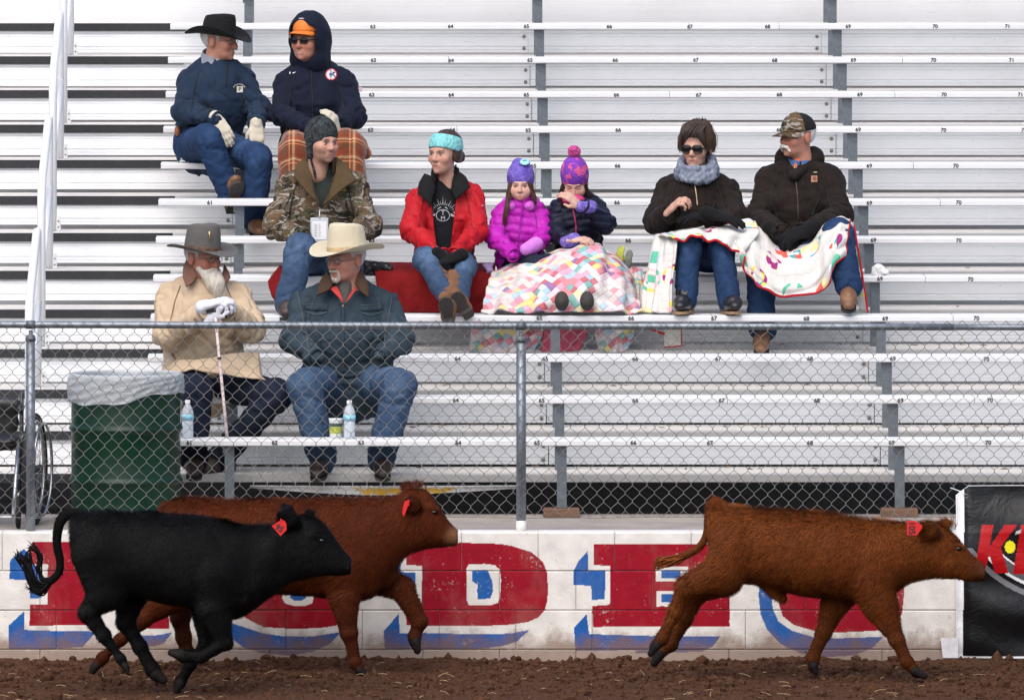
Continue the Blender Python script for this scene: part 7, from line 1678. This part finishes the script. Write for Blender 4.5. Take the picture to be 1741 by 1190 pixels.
_, PC = sheet('swag', [[(1240,376,3.44),(1275,372,3.42),(1300,398,3.38),(1330,424,3.36),(1375,416,3.32),(1405,380,3.34),(1432,368,3.36),(1446,374,3.38)],[(1246,400,3.24),(1282,420,3.24),(1312,440,3.22),(1345,450,3.20),(1380,440,3.18),(1408,402,3.20),(1428,382,3.21),(1444,384,3.24)],
  [(1254,426,3.18),(1284,465,3.17),(1318,485,3.15),(1350,488,3.13),(1384,478,3.12),(1408,450,3.13),(1426,420,3.14),(1440,410,3.18)],[(1258,431,3.17),(1288,487,3.15),(1318,501,3.13),(1350,504,3.11),(1388,500,3.10),(1410,482,3.11),(1418,450,3.12),(1440,432,3.15)]], M_Q2, q2, n=110, m=60, fold=.018, ffreq=7, seed=8, thick=.010)
_, PD = sheet('far_drape', [[(1444,372,3.42),(1452,384,3.40)],[(1452,440,3.36),(1462,445,3.34)],[(1462,528,3.30),(1475,531,3.26)]], M_Q2, q2, n=10, m=30, fold=.003, thick=.010)
_, PE = sheet('hanging_end', [[(1126,546,3.36),(1158,546,3.36)],[(1130,590,3.33),(1158,588,3.33)]], M_Q2, q2, n=12, m=14, fold=.003, thick=.010)
edge_tube('binding', PB[-1], .007, M_BIND, q2); edge_tube('binding', PC[-1], .007, M_BIND, q2); edge_tube('binding', PC[:, -1], .007, M_BIND, q2); edge_tube('binding', PD[:, -1], .007, M_BIND, q2); edge_tube('binding', PE[:, -1], .006, M_BIND, q2); edge_tube('binding', PE[-1], .006, M_BIND, q2)
edge_tube('binding', resample([(1095,556,3.35),(1112,562,3.34),(1130,568,3.33)], 8), .007, M_BIND, q2)

t = NT('red_quilted'); v_ = t.n('ShaderNodeTexVoronoi'); v_.inputs['Scale'].default_value = 26; t.link(t.coord(), v_.inputs['Vector']); t.base(t.ramp(t.noise(9, 5), [(.3, (.14,.006,.008)), (.7, (.22,.012,.013))])); t.rough(.9); t.b.inputs['Specular IOR Level'].default_value = .15; t.bump(v_.outputs['Distance'], .6, .012); M_THROW = t.m
rt = thing('red_throw', 'red quilted throw spread over the bench under the red coat woman', 'blanket', W(740, 530, 3.6))
sheet('cover', [[(636,448,4.0),(740,447,4.0),(842,450,4.0)],[(636,459,3.70),(740,459,3.70),(842,459,3.70)],[(638,467,3.622),(740,467,3.615),(838,467,3.622)],[(642,500,3.59),(740,500,3.57),(830,500,3.59)],[(646,531,3.57),(740,532,3.55),(822,531,3.57)]], M_THROW, rt, n=60, m=40, fold=.006, ffreq=7, seed=3, thick=.012)
sheet('folded_end', [[(478,452,3.70),(466,466,3.66),(456,480,3.62)],[(482,468,3.60),(472,486,3.56),(460,500,3.55)],[(482,480,3.58),(478,500,3.55),(472,514,3.54)]], M_THROW, rt, n=14, m=14, fold=.004, thick=.02)

def mat_bandana():
    t = NT('bandana_print'); v = t.n('ShaderNodeTexVoronoi'); v.inputs['Scale'].default_value = 34; t.link(t.coord(), v.inputs['Vector'])
    t.base(t.ramp(v.outputs['Distance'], [(.0, (.6,.6,.6)), (.13, (.008,.008,.012)), (.30, (.008,.008,.012)), (.33, (.35,.36,.4)), (.38, (.008,.008,.012))])); t.rough(.8); return t.m
V, F = sdf([rc(W(622,452,3.72), W(662,456,3.72), .034, .028, sq=((0,1,0), 2.2), k=.02), rc(W(612,462,3.70), W(640,464,3.70), .014, .012, k=.02)], .007, noise=lambda q_: .006*wnoise(q_, 4, 10, 2))
tag(add('print_bag', mesh_from('print_bag', V, F, smooth=True), mat_bandana()), 'small black bag with white print beside the red coat woman', 'bag')
V, F = sdf([rc(W(826,452,3.66), W(834,460,3.64), .018, .02, k=.01), rc(W(836,450,3.66), W(830,462,3.63), .012, .012, k=.01)], .006, noise=lambda q_: .005*wnoise(q_, 4, 16, 2))
tag(add('lilac_glove', mesh_from('lilac_glove', V, F, smooth=True), cloth('lilac_knit', (.34,.26,.48))), 'crumpled lilac knit glove on the red throw beside the magenta girl', 'glove')
g = thing('work_glove', 'yellow and grey glove lying on the bench right of the girl in navy', 'glove', W(1060, 455, 3.64))
o = glove(g, simple('hi_vis_yellow', (.34,.37,.05), .7, .4, 30), W(1052,448,3.60), (.1,-.1,.8), (.3,.8,0), thumb=-1, curl=(.15,.2,.2), sc=.55, fat=1.2, name='palm_side'); glove(g, simple('glove_grey', (.14,.16,.14), .8, .3, 30), W(1066,452,3.60), (.15,-.1,.8), (.3,.8,0), thumb=1, curl=(.2,.3,.2), sc=.5, fat=1.2, name='back_side')
V, F = sdf([rc(W(1488,462,3.74), W(1502,462,3.74), .024, .02, k=.02), el(W(1494,455,3.74), (.03,.03,.022), k=.02), el(W(1506,463,3.73), (.02,.02,.012), k=.02)], .0055, noise=lambda q_: .007*wnoise(q_, 6, 14, 3))
tag(add('crumpled_napkin', mesh_from('crumpled_napkin', V, F, smooth=True), simple('paper_white', (.78,.78,.78), .8, .04)), 'crumpled white paper napkin on the plank above seat number 69', 'napkin')

# ================================================================ WHEELCHAIR
def wheelchair():
    Yc = .62; z0 = .648; Rw = .285
    root = thing('wheelchair', 'black folding wheelchair parked behind the fence at the picture\'s left edge', 'wheelchair', (XP(-30, Yc), Yc, z0))
    M_TYRE = simple('tyre_rubber', (.02,.02,.021), .8, .2); M_CHR = simple('wheel_steel', (.45,.46,.48), .25, .1, metal=.9); M_BFR = simple('black_tube', (.02,.02,.022), .3, .1); M_VINYL = simple('black_vinyl', (.014,.014,.015), .45, .3, 14, .3, 60)
    for sx, px in ((1, 58), (-1, -128)):
        x = XP(px, Yc); c = Vector((x, Yc + .05, z0 + Rw + .012)); tilt = .13*sx
        def circ(r, off, n=40): return [Vector((c.x + off + .55*math.sin(a)*r*.0 + math.cos(a)*r*.16, c.y + math.cos(a)*r, c.z + math.sin(a)*r)) for a in np.linspace(0, 2*math.pi, n, endpoint=False)]
        w = MB().tube(circ(Rw, 0), .016, 10, closed=True).build('wheel', M_TYRE, root, smooth=True)
        q = MB().tube(circ(Rw-.022, 0), .009, 8, closed=True).build('rim', M_CHR, w, smooth=True); q.matrix_parent_inverse = Matrix.Identity(4)
        q = MB().tube(circ(Rw-.04, .045*sx), .008, 8, closed=True).build('hand_rim', M_CHR, w, smooth=True); q.matrix_parent_inverse = Matrix.Identity(4)
        sp = MB(); rim = circ(Rw-.022, 0, 28)
        for k, p in enumerate(rim): sp.tube([Vector((c.x + (.03 if k % 2 else -.03), c.y, c.z)), p], .0012, 4)
        q = sp.build('spokes', M_CHR, w); q.matrix_parent_inverse = Matrix.Identity(4)
        q = MB().tube([(c.x-.045, c.y, c.z), (c.x+.045, c.y, c.z)], .022, 12).build('hub', M_BFR, w, smooth=True); q.matrix_parent_inverse = Matrix.Identity(4)
        xi = x - .075*sx
        MB().tube([(xi, Yc+.22, z0+.93-.22), (xi, Yc+.20, z0+.45), (xi, Yc+.18, z0+.14), (xi, Yc-.22, z0+.14), (xi, Yc-.24, z0+.46), (xi, Yc+.16, z0+.47)], .012, 8).build('side_frame', M_BFR, root, smooth=True)
        MB().tube([(xi, Yc-.05, z0+.62), (xi, Yc+.2, z0+.62)], .02, 8).build('armrest', M_VINYL, root, smooth=True)
        cw = MB().tube([Vector((xi, Yc-.24 + .075*math.cos(a), z0+.09+.075*math.sin(a))) for a in np.linspace(0, 6.283, 20, endpoint=False)], .013, 8, closed=True).build('caster', M_TYRE, root, smooth=True)
        q = MB().tube([(xi, Yc-.24, z0+.09), (xi, Yc-.22, z0+.2)], .01, 6).build('caster_fork', M_CHR, cw, smooth=True); q.matrix_parent_inverse = Matrix.Identity(4)
        MB().tube([(xi, Yc-.24, z0+.44), (xi-.01*sx, Yc-.36, z0+.25), (xi-.02*sx, Yc-.42, z0+.09)], .011, 8).build('leg_hanger', M_CHR, root, smooth=True)
        MB().box(min(xi-.02*sx, xi-.17*sx), max(xi-.02*sx, xi-.17*sx), Yc-.46, Yc-.34, z0+.075, z0+.085).build('footplate', M_CHR, root, bevel=.004)
    x0, x1 = XP(-118, Yc), XP(32, Yc)
    V, F = sdf([rc((x0+.03, Yc+.20, z0+.66-.03), (x1-.03, Yc+.20, z0+.66-.03), .035, .035, k=.01), rc((x0+.03, Yc+.20, z0+.42), (x1-.03, Yc+.20, z0+.42), .035, .035, k=.01), el(((x0+x1)/2, Yc+.20, z0+.53), ((x1-x0)/2, .03, .15), k=.04)], .012, noise=lambda q_: .004*wnoise(q_, 4, 8, 2)); add('backrest', mesh_from('backrest', V, F, smooth=True), M_VINYL, root)
    V, F = sdf([rc((x0+.03, Yc-.0, z0+.46), (x1-.03, Yc-.0, z0+.46), .03, .03, sq=((0,1,0), 7), k=.02)], .012); add('seat', mesh_from('seat', V, F, smooth=True), M_VINYL, root)
wheelchair()
